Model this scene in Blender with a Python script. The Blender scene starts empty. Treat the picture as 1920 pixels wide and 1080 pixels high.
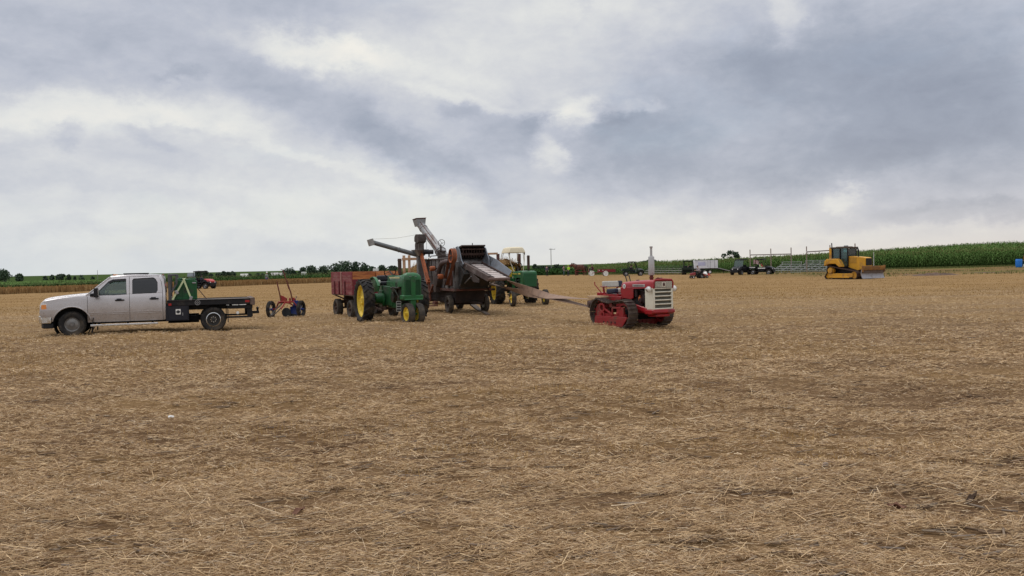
import bpy, bmesh, math, random
import numpy as np
from mathutils import Vector, Matrix, Euler
random.seed(7); rng=np.random.default_rng(11)
sc=bpy.context.scene; COL=sc.collection
PI=math.pi; R=math.radians
# ---------------------------------------------------------------- camera model
F=1732.0; CH=1.95; PITCH=R(1.4); ROLL=.0205
cF=Vector((0,math.cos(PITCH),-math.sin(PITCH))); _u=Vector((0,math.sin(PITCH),math.cos(PITCH))); _r=Vector((1,0,0))
cR=_r*math.cos(ROLL)-_u*math.sin(ROLL); cU=_u*math.cos(ROLL)+_r*math.sin(ROLL)
def at(u,v,z=0.0):
    d=cF+cR*((u-960)/F)+cU*((540-v)/F); k=(z-CH)/d.z
    return Vector((d.x*k,d.y*k,z))
def atd(u,y):
    return Vector(((u-960)/F*y,y,0))
# ---------------------------------------------------------------- terrain
def sm(a,b,t):
    t=np.clip((np.asarray(t,float)-a)/(b-a),0,1); return t*t*(3-2*t)
_wv=[]
for lam,amp in ((7,.022),(5,.018),(3.1,.014),(2.2,.012),(1.4,.010),(.9,.008),(.6,.006)):
    for k in range(4):
        th=rng.uniform(0,PI); kk=2*PI/lam*rng.uniform(.75,1.3)
        _wv.append((kk*math.cos(th)*.55,kk*math.sin(th),rng.uniform(0,6.28),amp))
def bumps(x,y):
    h=0
    for a,b,p,m in _wv: h=h+m*np.sin(a*x+b*y+p)
    return h
def terr(x,y):
    x=np.asarray(x,float);y=np.asarray(y,float); d=np.hypot(x,y); t=x/np.maximum(np.abs(y),5)
    left=sm(.02,-.22,t); right=sm(.20,.55,t)
    z=-2.1*left*sm(135,260,d)+right*3.3*sm(125,330,d)-.6*sm(.05,.14,t)*sm(.30,.18,t)*sm(130,200,d)*0
    near=1-sm(18,60,d)
    return z+bumps(x,y)*(.25+.75*near)*(1-sm(100,160,d))
def gz(x,y): return float(terr(x,y))
# ---------------------------------------------------------------- materials
def nodes(name):
    m=bpy.data.materials.new(name); m.use_nodes=True; nt=m.node_tree
    b=nt.nodes['Principled BSDF']; return m,nt,b
def N(nt,t,**k):
    n=nt.nodes.new(t)
    for a,v in k.items():
        if a.startswith('_'): setattr(n,a[1:],v)
        else: n.inputs[a].default_value=v
    return n
def noise(nt,scale,detail=4,rough=.6,vec=None,dist=0):
    n=nt.nodes.new('ShaderNodeTexNoise'); n.inputs['Scale'].default_value=scale; n.inputs['Detail'].default_value=detail
    n.inputs['Roughness'].default_value=rough; n.inputs['Distortion'].default_value=dist
    if vec: nt.links.new(vec,n.inputs['Vector'])
    return n.outputs['Fac']
def ramp(nt,val,stops):
    r=nt.nodes.new('ShaderNodeValToRGB'); el=r.color_ramp.elements
    while len(el)>1: el.remove(el[-1])
    for i,(p,c) in enumerate(stops):
        e=el[0] if i==0 else el.new(p)
        e.position=p; e.color=(*c,1) if len(c)==3 else c
    nt.links.new(val,r.inputs['Fac']); return r.outputs['Color']
def mixc(nt,f,a,b,mode='MIX'):
    n=nt.nodes.new('ShaderNodeMix'); n.data_type='RGBA'; n.blend_type=mode
    for s,v in ((0,f),(6,a),(7,b)):
        if isinstance(v,(int,float)): n.inputs[s].default_value=v
        elif isinstance(v,(tuple,list)): n.inputs[s].default_value=(*v[:3],1)
        else: nt.links.new(v,n.inputs[s])
    return n.outputs[2]
def maprange(nt,v,a,b,c=0,d=1):
    n=nt.nodes.new('ShaderNodeMapRange'); nt.links.new(v,n.inputs[0])
    for i,x in enumerate((a,b,c,d)): n.inputs[i+1].default_value=x
    return n.outputs[0]
def coords(nt,kind='Object',scale=None):
    t=nt.nodes.new('ShaderNodeTexCoord').outputs[kind]
    if scale:
        m=nt.nodes.new('ShaderNodeMapping'); m.inputs['Scale'].default_value=scale; nt.links.new(t,m.inputs['Vector']); return m.outputs[0]
    return t
def pm(name,col,rough=.5,metal=0,var=.18,scale=3.0,col2=None,amt=.35,sc2=2.2,bump=0,bs=60,coat=0,stretch=None,spec=.32):
    """paint / metal / wood: base colour with soft noise variation, patches of a second colour, bump"""
    m,nt,b=nodes(name); tc=coords(nt,'Object',stretch)
    n1=noise(nt,scale,5,.65,tc)
    c=ramp(nt,n1,[(.25,tuple(x*(1-var) for x in col)),(.75,tuple(min(1,x*(1+var)) for x in col))])
    if col2:
        n2=noise(nt,sc2,8,.72,tc,.4); f=maprange(nt,n2,.62-amt*.35,.72-amt*.2)
        c=mixc(nt,f,c,col2)
    nt.links.new(c,b.inputs['Base Color']); b.inputs['Metallic'].default_value=metal
    n3=noise(nt,9,4,.6,tc); nt.links.new(maprange(nt,n3,.3,.7,max(.02,rough-.1),min(1,rough+.12)),b.inputs['Roughness'])
    b.inputs['Specular IOR Level'].default_value=spec
    if coat: b.inputs['Coat Weight'].default_value=coat; b.inputs['Coat Roughness'].default_value=.12
    if bump:
        n4=noise(nt,bs,3,.6,tc); bp=nt.nodes.new('ShaderNodeBump'); bp.inputs['Strength'].default_value=bump; bp.inputs['Distance'].default_value=.02
        nt.links.new(n4,bp.inputs['Height']); nt.links.new(bp.outputs[0],b.inputs['Normal'])
    return m
def glassm(name,tint,trans=.5,rough=.04):
    m,nt,b=nodes(name); nt.nodes.remove(b); out=nt.nodes['Material Output']
    t=nt.nodes.new('ShaderNodeBsdfTransparent'); t.inputs[0].default_value=(*tint,1)
    g=nt.nodes.new('ShaderNodeBsdfGlossy'); g.inputs['Roughness'].default_value=rough; g.inputs[0].default_value=(.9,.92,.92,1)
    d=nt.nodes.new('ShaderNodeBsdfDiffuse'); d.inputs[0].default_value=tuple(x*.18 for x in tint)+(1,)
    lw=nt.nodes.new('ShaderNodeFresnel'); lw.inputs[0].default_value=1.5
    m1=nt.nodes.new('ShaderNodeMixShader'); m1.inputs[0].default_value=1-trans; nt.links.new(t.outputs[0],m1.inputs[1]); nt.links.new(d.outputs[0],m1.inputs[2])
    m2=nt.nodes.new('ShaderNodeMixShader'); nt.links.new(lw.outputs[0],m2.inputs[0]); nt.links.new(m1.outputs[0],m2.inputs[1]); nt.links.new(g.outputs[0],m2.inputs[2])
    nt.links.new(m2.outputs[0],out.inputs[0]); return m
def leafm(name,cols,rough=.6,spread='isl',sat=1.0,trl=.25):
    """blades / leaves: colour per piece"""
    m,nt,b=nodes(name); g=nt.nodes.new('ShaderNodeNewGeometry')
    k=len(cols)
    c=ramp(nt,g.outputs['Random Per Island'],[(i/max(1,k-1),cc) for i,cc in enumerate(cols)])
    nt.links.new(c,b.inputs['Base Color']); b.inputs['Roughness'].default_value=rough; b.inputs['Specular IOR Level'].default_value=0
    return m
# ---------------------------------------------------------------- mesh builder
def rotm(r): return Euler(r).to_matrix() if r is not None else None
class MB:
    def __init__(s): s.v=[];s.f=[];s.mi=[];s.cur=0
    def add(s,vs,fs):
        o=len(s.v); s.v+= [tuple(p) for p in vs]; s.f+=[tuple(i+o for i in f) for f in fs]; s.mi+=[s.cur]*len(fs); return s
    def box(s,c,d,r=None):
        m=rotm(r); c=Vector(c); vs=[]
        for i in range(8):
            p=Vector(((i&1)-.5,((i>>1)&1)-.5,((i>>2)&1)-.5)); p=Vector((p.x*d[0],p.y*d[1],p.z*d[2]))
            vs.append(c+(m@p if m else p))
        return s.add(vs,[(0,2,3,1),(4,5,7,6),(0,1,5,4),(2,6,7,3),(0,4,6,2),(1,3,7,5)])
    def bar(s,a,b,w,h,up=(0,0,1)):
        a=Vector(a);b=Vector(b);d=(b-a).normalized();up=Vector(up)
        if abs(d.dot(up))>.98: up=Vector((1,0,0))
        sx=d.cross(up).normalized()*w/2; sz=sx.cross(d).normalized()*h/2
        vs=[p+i*sx+j*sz for p in (a,b) for i,j in ((-1,-1),(1,-1),(1,1),(-1,1))]
        return s.add(vs,[(0,1,2,3),(7,6,5,4),(0,4,5,1),(1,5,6,2),(2,6,7,3),(3,7,4,0)])
    def cyl(s,a,b,r0,r1=None,n=12,caps=True):
        a=Vector(a);b=Vector(b);r1=r0 if r1 is None else r1; d=(b-a).normalized()
        x=d.orthogonal().normalized();y=d.cross(x); vs=[]
        for p,r in ((a,r0),(b,r1)):
            for i in range(n):
                t=2*PI*i/n; vs.append(p+x*(r*math.cos(t))+y*(r*math.sin(t)))
        fs=[(i,(i+1)%n,n+(i+1)%n,n+i) for i in range(n)]
        if caps: fs+=[tuple(range(n-1,-1,-1)),tuple(range(n,2*n))]
        return s.add(vs,fs)
    def tube(s,pts,r,n=8,caps=True,closed=False):
        pts=[Vector(p) for p in pts]; k=len(pts); rs=r if isinstance(r,(list,tuple)) else [r]*k; vs=[]; prev=None
        for i,p in enumerate(pts):
            if closed: d=pts[(i+1)%k]-pts[i-1]
            else: d=pts[min(i+1,k-1)]-pts[max(i-1,0)]
            d.normalize(); x=(prev-d*prev.dot(d)).normalized() if prev is not None else d.orthogonal().normalized(); prev=x; y=d.cross(x)
            for j in range(n):
                t=2*PI*j/n; vs.append(p+x*(rs[i]*math.cos(t))+y*(rs[i]*math.sin(t)))
        fs=[]
        for i in range(k if closed else k-1):
            for j in range(n):
                a=i*n+j;b=i*n+(j+1)%n;c=((i+1)%k)*n; fs.append((a,b,c+(j+1)%n,c+j))
        if caps and not closed: fs+=[tuple(range(n-1,-1,-1)),tuple(range((k-1)*n,k*n))]
        return s.add(vs,fs)
    def lathe(s,o,ax,prof,n=32,closed=True):
        """prof: list of (radius, offset along axis)"""
        o=Vector(o);ax=Vector(ax).normalized();x=ax.orthogonal().normalized();y=ax.cross(x);vs=[];k=len(prof)
        for i in range(n):
            t=2*PI*i/n; e=x*math.cos(t)+y*math.sin(t)
            for r,h in prof: vs.append(o+e*r+ax*h)
        fs=[]
        for i in range(n):
            for j in range(k if closed else k-1):
                a=i*k+j;b=i*k+(j+1)%k;c=((i+1)%n)*k; fs.append((a,b,c+(j+1)%k,c+j))
        return s.add(vs,fs)
    def prism(s,poly,y0,y1,axis='y'):
        """poly in (x,z) pushed along y (or (y,z) along x, or (x,y) along z)"""
        n=len(poly)
        def P(p,t): return {'y':(p[0],t,p[1]),'x':(t,p[0],p[1]),'z':(p[0],p[1],t)}[axis]
        vs=[P(p,y0) for p in poly]+[P(p,y1) for p in poly]
        fs=[tuple(range(n)),tuple(range(2*n-1,n-1,-1))]+[(i,n+i,n+(i+1)%n,(i+1)%n) for i in range(n)]
        return s.add(vs,fs)
    def loft(s,secs,cap=True,closed=True):
        n=len(secs[0]); vs=[p for c in secs for p in c]; fs=[]
        for i in range(len(secs)-1):
            for j in range(n if closed else n-1):
                fs.append((i*n+j,i*n+(j+1)%n,(i+1)*n+(j+1)%n,(i+1)*n+j))
        if cap: fs+=[tuple(range(n-1,-1,-1)),tuple(range((len(secs)-1)*n,len(secs)*n))]
        return s.add(vs,fs)
    def grid(s,fn,us,vs_):
        vs=[fn(a,b) for a in us for b in vs_]; m=len(vs_)
        return s.add(vs,[(i*m+j,i*m+j+1,(i+1)*m+j+1,(i+1)*m+j) for i in range(len(us)-1) for j in range(m-1)])
    def panel(s,poly,zf,side,th=.02,levels=()):
        """side panel: polygon in (x,z) wrapped on the half-width profile zf(z), side=+1/-1"""
        bm=bmesh.new(); f=bm.faces.new([bm.verts.new((x,0,z)) for x,z in poly])
        for L in levels:
            g=bm.verts[:]+bm.edges[:]+bm.faces[:]
            bmesh.ops.bisect_plane(bm,geom=g,plane_co=(0,0,L),plane_no=(0,0,1),dist=1e-5)
        bm.verts.index_update(); bm.edges.ensure_lookup_table()
        vs=[v.co.copy() for v in bm.verts]; idx={v:i for i,v in enumerate(bm.verts)}
        k=len(vs); fs=[tuple(idx[v] for v in f.verts) for f in bm.faces]
        bd=[(idx[e.verts[0]],idx[e.verts[1]]) for e in bm.edges if len(e.link_faces)==1]; bm.free()
        out=[(v.x,side*zf(v.z),v.z) for v in vs]+[(v.x,side*(zf(v.z)-th),v.z) for v in vs]
        return s.add(out,fs+[tuple(i+k for i in reversed(f)) for f in fs]+[(a,b,b+k,a+k) for a,b in bd])
    def build(s,name,mats,parent=None,bev=0,ang=38,segs=2):
        me=bpy.data.meshes.new(name); me.from_pydata(s.v,[],s.f)
        for m in (mats if isinstance(mats,(list,tuple)) else [mats]): me.materials.append(m)
        if any(s.mi): me.polygons.foreach_set('material_index',s.mi)
        bm=bmesh.new(); bm.from_mesh(me); bmesh.ops.recalc_face_normals(bm,faces=bm.faces[:])
        for e in bm.edges:
            if len(e.link_faces)==2 and e.calc_face_angle(0)>R(ang): e.smooth=False
        for f in bm.faces: f.smooth=True
        bm.to_mesh(me); bm.free()
        o=bpy.data.objects.new(name,me); COL.objects.link(o)
        if parent: o.parent=parent
        if bev:
            md=o.modifiers.new('Bevel','BEVEL'); md.width=bev; md.segments=segs; md.limit_method='ANGLE'; md.angle_limit=R(40); md.harden_normals=False
        return o
def tag(o,label,cat,group=None):
    o['label']=label; o['category']=cat
    if group: o['group']=group
    return o
def thing(name,label,cat,loc=(0,0,0),rz=0,group=None,s=1):
    o=bpy.data.objects.new(name,None); o.empty_display_size=.3; COL.objects.link(o); o.location=loc; o.rotation_euler=(0,0,rz); o.scale=(s,s,s)
    return tag(o,label,cat,group)
def veh(name,label,cat,X,Y,a,s=1,group=None,z=None): return thing(name,label,cat,(X,Y,gz(X,Y)-.025 if z is None else z),R(a-90),group,s)
def emp(name,parent):
    o=bpy.data.objects.new(name,None); COL.objects.link(o); o.parent=parent; o.empty_display_size=.1; return o
def copy_tree(o,parent=None):
    c=o.copy(); COL.objects.link(c)
    if parent is not None: c.parent=parent
    for ch in list(o.children): copy_tree(ch,c)
    return c
def struct(o,kind='structure'): o['kind']=kind; return o
def rawmesh(name,V,Fq,mat,parent=None,smooth=False):
    """fast numpy quads/tris mesh"""
    me=bpy.data.meshes.new(name); V=np.ascontiguousarray(V,np.float32).reshape(-1,3); Fq=np.ascontiguousarray(Fq,np.int32); k=Fq.shape[1]
    me.vertices.add(len(V)); me.vertices.foreach_set('co',V.ravel()); me.loops.add(Fq.size); me.loops.foreach_set('vertex_index',Fq.ravel())
    me.polygons.add(len(Fq)); me.polygons.foreach_set('loop_start',np.arange(0,Fq.size,k,dtype=np.int32)); me.polygons.foreach_set('loop_total',np.full(len(Fq),k,np.int32))
    if smooth: me.polygons.foreach_set('use_smooth',np.ones(len(Fq),bool))
    me.update(calc_edges=True); me.materials.append(mat)
    o=bpy.data.objects.new(name,me); COL.objects.link(o)
    if parent: o.parent=parent
    return o
def quads(n,k=4): return np.arange(n*k,dtype=np.int32).reshape(n,k)
def arc(cx,cz,r,a0,a1,n): return [(cx+r*math.cos(R(a0+(a1-a0)*i/n)),cz+r*math.sin(R(a0+(a1-a0)*i/n))) for i in range(n+1)]
# ---------------------------------------------------------------- shared wheels
def tyre_prof(r,w,rr,crown=.03):
    h=w/2
    return [(rr,-h*.72),(rr+.35*(r-rr),-h*.98),(r-.22*(r-rr),-h),(r-crown*.6,-h*.82),(r,-h*.35),(r,h*.35),(r-crown*.6,h*.82),(r-.22*(r-rr),h),(rr+.35*(r-rr),h*.98),(rr,h*.72)]
def wheel(parent,c,r,w,rr,mt,mr,side=1,dish=.0,style='disc',lugs=0,hubm=None,n=40,name='wheel',steer=0,tread=True):
    e=emp(name,parent); e.location=c; e.rotation_euler=(0,0,steer)
    b=MB(); b.lathe((0,0,0),(0,1,0),tyre_prof(r-(.035 if lugs else 0),w,rr),n)
    if lugs:
        for k in range(lugs):
            for sgn in (-1,1):
                t0=2*PI*(k+(.5 if sgn>0 else 0))/lugs; pts=[]
                for (dt,yy,rad) in ((0,.02,r),(.22,.5,r)):
                    for q in (-1,1):
                        for rad2 in (r-.06,r):
                            th=t0+dt*14/lugs+q*.045*14/lugs*1.2; pts.append((rad2*math.sin(th),sgn*yy*w*.98,rad2*math.cos(th)))
                b.add(pts,[(0,1,3,2),(4,6,7,5),(0,4,5,1),(2,3,7,6),(1,5,7,3),(0,2,6,4)])
    elif tread:
        for k in range(n):   # tread cuts
            t0=2*PI*k/n
            for yy in (-.3,0,.3): b.box(((r)*math.sin(t0),yy*w,(r)*math.cos(t0)),(.05*r*2.2,.2*w,.014),(0,t0,0))
    b.build('tyre',mt,e)
    s=side; b=MB(); h=w/2
    if style=='disc':
        b.lathe((0,0,0),(0,s,0),[(rr*1.03,h*.74),(rr*1.03,h*.62),(rr*.9,h*.5),(rr*.84,h*dish),(rr*.3,h*dish+.03),(rr*.26,h*dish+.10),(.001,h*dish+.10),(.001,-h*.3),(rr*.86,-h*.5),(rr*1.03,-h*.74)],n,False)
        for k in range(8):
            t=2*PI*k/8; b.cyl((rr*.2*math.cos(t),s*(h*dish+.08),rr*.2*math.sin(t)),(rr*.2*math.cos(t),s*(h*dish+.125),rr*.2*math.sin(t)),rr*.04,n=6)
    elif style=='dually':
        b.lathe((0,0,0),(0,s,0),[(rr*1.04,h*.80),(rr*.98,h*.84),(rr*.93,h*.6),(rr*.86,-h*.2),(rr*.62,-h*.3),(rr*.36,-h*.15),(rr*.34,h*.25),(rr*.22,h*.35),(.001,h*.35)],n,False)
        for k in range(8):
            t=2*PI*(k+.5)/8; b.cyl((rr*.42*math.cos(t),-s*h*.2,rr*.42*math.sin(t)),(rr*.42*math.cos(t),s*h*.05,rr*.42*math.sin(t)),rr*.07,n=6)
    b.build('rim',mr,e)
    return e
# ================================================================ camera, light, sky
cam=bpy.data.cameras.new('camera'); co=bpy.data.objects.new('camera',cam); COL.objects.link(co); sc.camera=co
cam.sensor_width=36; cam.lens=36*F/1920; cam.clip_start=.1; cam.clip_end=9000
M=Matrix((cR,cU,-cF)).transposed().to_4x4(); M.translation=Vector((0,0,CH)); co.matrix_world=M
sc.view_settings.view_transform='Standard'; sc.view_settings.look='None'; sc.view_settings.exposure=0; sc.view_settings.gamma=1
sc.render.resolution_x=1024; sc.render.resolution_y=576
sc.cycles.max_bounces=6; sc.cycles.diffuse_bounces=3; sc.cycles.glossy_bounces=3; sc.cycles.transparent_max_bounces=12
SUN_EL=R(58); SUN_AZ=R(-50)      # azimuth from +Y, negative = left of the view
sd=Vector((math.sin(SUN_AZ)*math.cos(SUN_EL),math.cos(SUN_AZ)*math.cos(SUN_EL),math.sin(SUN_EL)))
L=bpy.data.lights.new('sun','SUN'); L.energy=1.15; L.angle=R(22); L.color=(1,.95,.88)
lo=bpy.data.objects.new('sun',L); COL.objects.link(lo); lo.rotation_euler=sd.to_track_quat('Z','Y').to_euler()

def make_world():
    w=bpy.data.worlds.new("World"); sc.world=w; w.use_nodes=True; nt=w.node_tree; nt.nodes.clear(); lk=nt.links.new
    out=nt.nodes.new('ShaderNodeOutputWorld'); bg=nt.nodes.new('ShaderNodeBackground'); lk(bg.outputs[0],out.inputs[0]); STR=.1; bg.inputs[1].default_value=STR
    sky=nt.nodes.new('ShaderNodeTexSky'); sky.sky_type='NISHITA'; sky.sun_disc=False; sky.sun_elevation=SUN_EL; sky.sun_rotation=SUN_AZ
    tc=nt.nodes.new('ShaderNodeTexCoord').outputs['Generated']
    sx=nt.nodes.new('ShaderNodeSeparateXYZ'); lk(tc,sx.inputs[0]); X,Y,Z=sx.outputs
    def mth(op,a,b=None,c=None):
        n=nt.nodes.new('ShaderNodeMath'); n.operation=op
        for i,v in enumerate((a,b,c)):
            if v is None: continue
            if isinstance(v,(int,float)): n.inputs[i].default_value=v
            else: lk(v,n.inputs[i])
        return n.outputs[0]
    az=mth('ARCTAN2',X,Y); el=mth('ARCSINE',Z)
    cv=nt.nodes.new('ShaderNodeCombineXYZ'); lk(az,cv.inputs[0]); lk(el,cv.inputs[1]); P=cv.outputs[0]
    def nz(scale,stretch,detail,rough,off=(0,0,0),dist=0,src=None):
        m=nt.nodes.new('ShaderNodeMapping'); m.inputs['Scale'].default_value=stretch; m.inputs['Location'].default_value=off; lk(src or P,m.inputs['Vector'])
        n=nt.nodes.new('ShaderNodeTexNoise'); n.inputs['Scale'].default_value=scale; n.inputs['Detail'].default_value=detail; n.inputs['Roughness'].default_value=rough; n.inputs['Distortion'].default_value=dist
        lk(m.outputs[0],n.inputs['Vector']); return n
    def vm(op,a,b):
        n=nt.nodes.new('ShaderNodeVectorMath'); n.operation=op
        for i,v in enumerate((a,b)):
            if isinstance(v,tuple): n.inputs[i].default_value=v
            else: lk(v,n.inputs[i])
        return n
    w1=nz(5,(1,1.7,1),3,.55,(3.1,1.2,0)); w2=nz(17,(1,1.5,1),9,.66,(0,5.3,0))
    d1=vm('MULTIPLY',vm('SUBTRACT',w1.outputs['Color'],(.5,.5,.5)).outputs[0],(.075,.04,0)); d2=vm('MULTIPLY',vm('SUBTRACT',w2.outputs['Color'],(.5,.5,.5)).outputs[0],(.085,.055,0))
    Q=vm('ADD',vm('ADD',P,d1.outputs[0]).outputs[0],d2.outputs[0]).outputs[0]
    B=None
    # cloud masses and gaps: (u,v centre, half widths in photo pixels, tilt in degrees, brightness)
    blobs=[(200,60,470,110,0,-.17),(640,20,240,45,0,-.12),(140,218,330,26,3,.20),(60,252,180,20,0,.12),(590,108,130,26,-4,.27),(720,95,200,60,-6,.06),(1000,80,280,90,-4,.10),(780,135,240,24,-12,.10),
           (545,165,95,35,-30,-.03),(690,235,220,50,-22,-.16),(790,305,150,40,-35,-.15),(900,345,160,30,-20,-.06),(950,250,85,48,-10,-.18),(1085,222,55,32,0,.36),(1035,290,40,20,-30,.26),(900,196,170,13,-12,.14),(1200,208,50,12,0,.18),
           (1500,190,420,150,0,-.30),(1370,90,110,60,-20,-.12),(1180,285,130,70,0,-.20),(1840,290,220,120,0,-.16),(1760,90,260,100,0,-.16),(1480,28,45,34,-40,.18),
           (1600,376,34,17,0,.26),(1830,405,230,18,4,-.26),(1480,325,330,36,5,-.12),(1600,436,420,20,3,.14),(1200,435,300,26,0,.10),(300,410,560,90,0,.07),(700,410,250,45,-12,.08),(200,360,260,16,-6,-.07),(420,430,220,14,-4,.06),(120,430,160,12,2,-.05),(600,470,300,12,0,-.05),
           (640,320,260,14,-18,.12),(330,310,330,30,-8,-.06),(350,247,50,9,3,-.08),(1080,20,14,40,0,-.10),(470,245,40,16,0,.14),
           (365,150,34,14,10,-.14),(148,255,20,16,20,-.16),(290,264,52,15,-8,-.16),(115,290,22,18,0,-.10),(1150,225,45,26,0,-.18),(870,215,28,16,-20,-.12),(1000,235,26,20,0,-.12),(1300,60,200,30,-12,.06)]
    for (u,v,sx_,sy_,t,wt) in blobs:
        ca=math.atan((u-960)/F); ce=(498-.0205*(u-960)-v)/F*math.cos(ca)
        m=nt.nodes.new('ShaderNodeMapping'); m.vector_type='TEXTURE'
        m.inputs['Location'].default_value=(ca,ce,0); m.inputs['Rotation'].default_value=(0,0,R(t)); m.inputs['Scale'].default_value=(sx_/F,sy_/F,1)
        lk(Q,m.inputs['Vector']); ln=nt.nodes.new('ShaderNodeVectorMath'); ln.operation='LENGTH'; lk(m.outputs[0],ln.inputs[0])
        g=mth('POWER',2.718,mth('MULTIPLY',mth('POWER',ln.outputs['Value'],3.0),-.8))
        B=mth('MULTIPLY',g,wt) if B is None else mth('MULTIPLY_ADD',g,wt,B)
    n3=nz(4.5,(1,2.1,1),7,.6,(1.7,.4,0),.25); n4=nz(14,(1,1.8,1),9,.62,(7.7,2.4,0),.3); n5=nz(45,(1,1.8,1),5,.6,(2.2,8.4,0),.3)
    B=mth('ADD',B,.64)
    B=mth('MULTIPLY_ADD',mth('SUBTRACT',n3.outputs['Fac'],.5),.30,B); B=mth('MULTIPLY_ADD',mth('SUBTRACT',n4.outputs['Fac'],.5),.34,B); B=mth('MULTIPLY_ADD',mth('SUBTRACT',n5.outputs['Fac'],.5),.12,B)
    B=mth('MULTIPLY_ADD',mth('SUBTRACT',B,.62),1.06,.635)
    col=ramp(nt,B,[(.06,(.27,.305,.385)),(.28,(.36,.40,.485)),(.48,(.50,.53,.61)),(.66,(.635,.652,.69)),(.82,(.755,.765,.755)),(1.0,(.875,.855,.80))])
    # warmer and paler air towards the horizon
    hz=mth('POWER',2.718,mth('MULTIPLY',mth('MAXIMUM',el,0.0),-22.0))
    hcol=ramp(nt,maprange(nt,az,-.5,.5,0,1),[(.0,(.70,.745,.745)),(.45,(.775,.79,.755)),(.75,(.88,.80,.67)),(1.0,(.86,.75,.61))])
    col=mixc(nt,mth('MULTIPLY',hz,.6),col,hcol)
    # upper sky out of the frame: brighter overcast
    top=maprange(nt,el,R(18),R(60),1.0,2.1)
    sc_=nt.nodes.new('ShaderNodeVectorMath'); sc_.operation='SCALE'; lk(col,sc_.inputs[0]); lk(mth('MULTIPLY',top,1/STR),sc_.inputs['Scale'])
    # thin places let the clear sky through
    thin=maprange(nt,n3.outputs['Fac'],.56,.75,0.0,.22)
    fin=mixc(nt,thin,sc_.outputs[0],sky.outputs[0])
    lk(fin,bg.inputs[0])
make_world()

# ================================================================ ground
def ground_material():
    m,nt,b=nodes('stubble_ground'); lk=nt.links.new
    tc=coords(nt,'Object'); st=coords(nt,'Object',(.55,1.25,1))
    ln0=nt.nodes.new('ShaderNodeVectorMath'); ln0.operation='LENGTH'; lk(tc,ln0.inputs[0]); ylen=ln0.outputs['Value']
    a=noise(nt,.23,4,.6,st); c1=noise(nt,1.6,6,.7,st); c2=noise(nt,9,7,.75,st,.5); c3=noise(nt,46,4,.7,coords(nt,'Object',(.4,1.3,1)),.8)
    fine=ramp(nt,c3,[(.28,(.10,.066,.04)),(.45,(.235,.162,.094)),(.58,(.34,.245,.143)),(.75,(.47,.36,.215))])
    mid=ramp(nt,c2,[(.30,(.12,.078,.05)),(.46,(.27,.188,.112)),(.7,(.38,.275,.16))])
    col=mixc(nt,.5,fine,mid)
    soil=maprange(nt,c1,.32,.47,.7,0); col=mixc(nt,soil,col,(.07,.040,.031))
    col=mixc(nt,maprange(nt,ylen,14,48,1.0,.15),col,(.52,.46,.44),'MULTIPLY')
    gold=maprange(nt,a,.42,.62,0,.22); col=mixc(nt,gold,col,(.40,.255,.10))
    # standing golden stubble further out
    sx=nt.nodes.new('ShaderNodeSeparateXYZ'); lk(tc,sx.inputs[0])
    n=nt.nodes.new('ShaderNodeMath'); n.operation='MULTIPLY_ADD'; lk(a,n.inputs[0]); n.inputs[1].default_value=46; lk(sx.outputs[1],n.inputs[2])
    far=maprange(nt,n.outputs[0],58,86,0,.8)
    fcol=ramp(nt,c2,[(.3,(.185,.115,.054)),(.5,(.28,.178,.084)),(.7,(.365,.24,.118))]); col=mixc(nt,far,col,fcol)
    # grass and bare dirt near the right hand field edge
    rx=maprange(nt,sx.outputs[0],26,40); ry=maprange(nt,sx.outputs[1],96,112); mk=nt.nodes.new('ShaderNodeMath'); mk.operation='MULTIPLY'; lk(rx,mk.inputs[0]); lk(ry,mk.inputs[1])
    gn=noise(nt,.16,5,.65,coords(nt,'Object',(.35,1.4,1))); gf=maprange(nt,gn,.46,.58,0,.85); mk2=nt.nodes.new('ShaderNodeMath'); mk2.operation='MULTIPLY'; lk(mk.outputs[0],mk2.inputs[0]); lk(gf,mk2.inputs[1])
    col=mixc(nt,mk.outputs[0],col,(.80,.76,.74),'MULTIPLY'); col=mixc(nt,mk2.outputs[0],col,(.12,.135,.05))
    df=maprange(nt,gn,.38,.50,.9,0); mk3=nt.nodes.new('ShaderNodeMath'); mk3.operation='MULTIPLY'; lk(mk.outputs[0],mk3.inputs[0]); lk(df,mk3.inputs[1]); col=mixc(nt,mk3.outputs[0],col,(.17,.105,.07))
    # green land beyond the field
    ln=nt.nodes.new('ShaderNodeVectorMath'); ln.operation='LENGTH'; lk(tc,ln.inputs[0])
    col=mixc(nt,maprange(nt,ln.outputs['Value'],178,196,0,1),col,(.055,.085,.03))
    fv=noise(nt,.33,6,.72,coords(nt,'Object',(.28,1.6,1)),.6); fm=ramp(nt,fv,[(.32,(.62,.60,.56)),(.5,(.95,.94,.92)),(.68,(1.12,1.12,1.12))]); col=mixc(nt,maprange(nt,ylen,30,70,.25,1.0),col,fm,'MULTIPLY')
    lk(col,b.inputs['Base Color']); b.inputs['Roughness'].default_value=.9; b.inputs['Specular IOR Level'].default_value=0
    bp=nt.nodes.new('ShaderNodeBump'); bp.inputs['Strength'].default_value=.55; bp.inputs['Distance'].default_value=.04; lk(c2,bp.inputs['Height'])
    bp2=nt.nodes.new('ShaderNodeBump'); bp2.inputs['Strength'].default_value=.5; bp2.inputs['Distance'].default_value=.012; lk(c3,bp2.inputs['Height']); lk(bp.outputs[0],bp2.inputs['Normal']); lk(bp2.outputs[0],b.inputs['Normal'])
    return m
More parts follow.
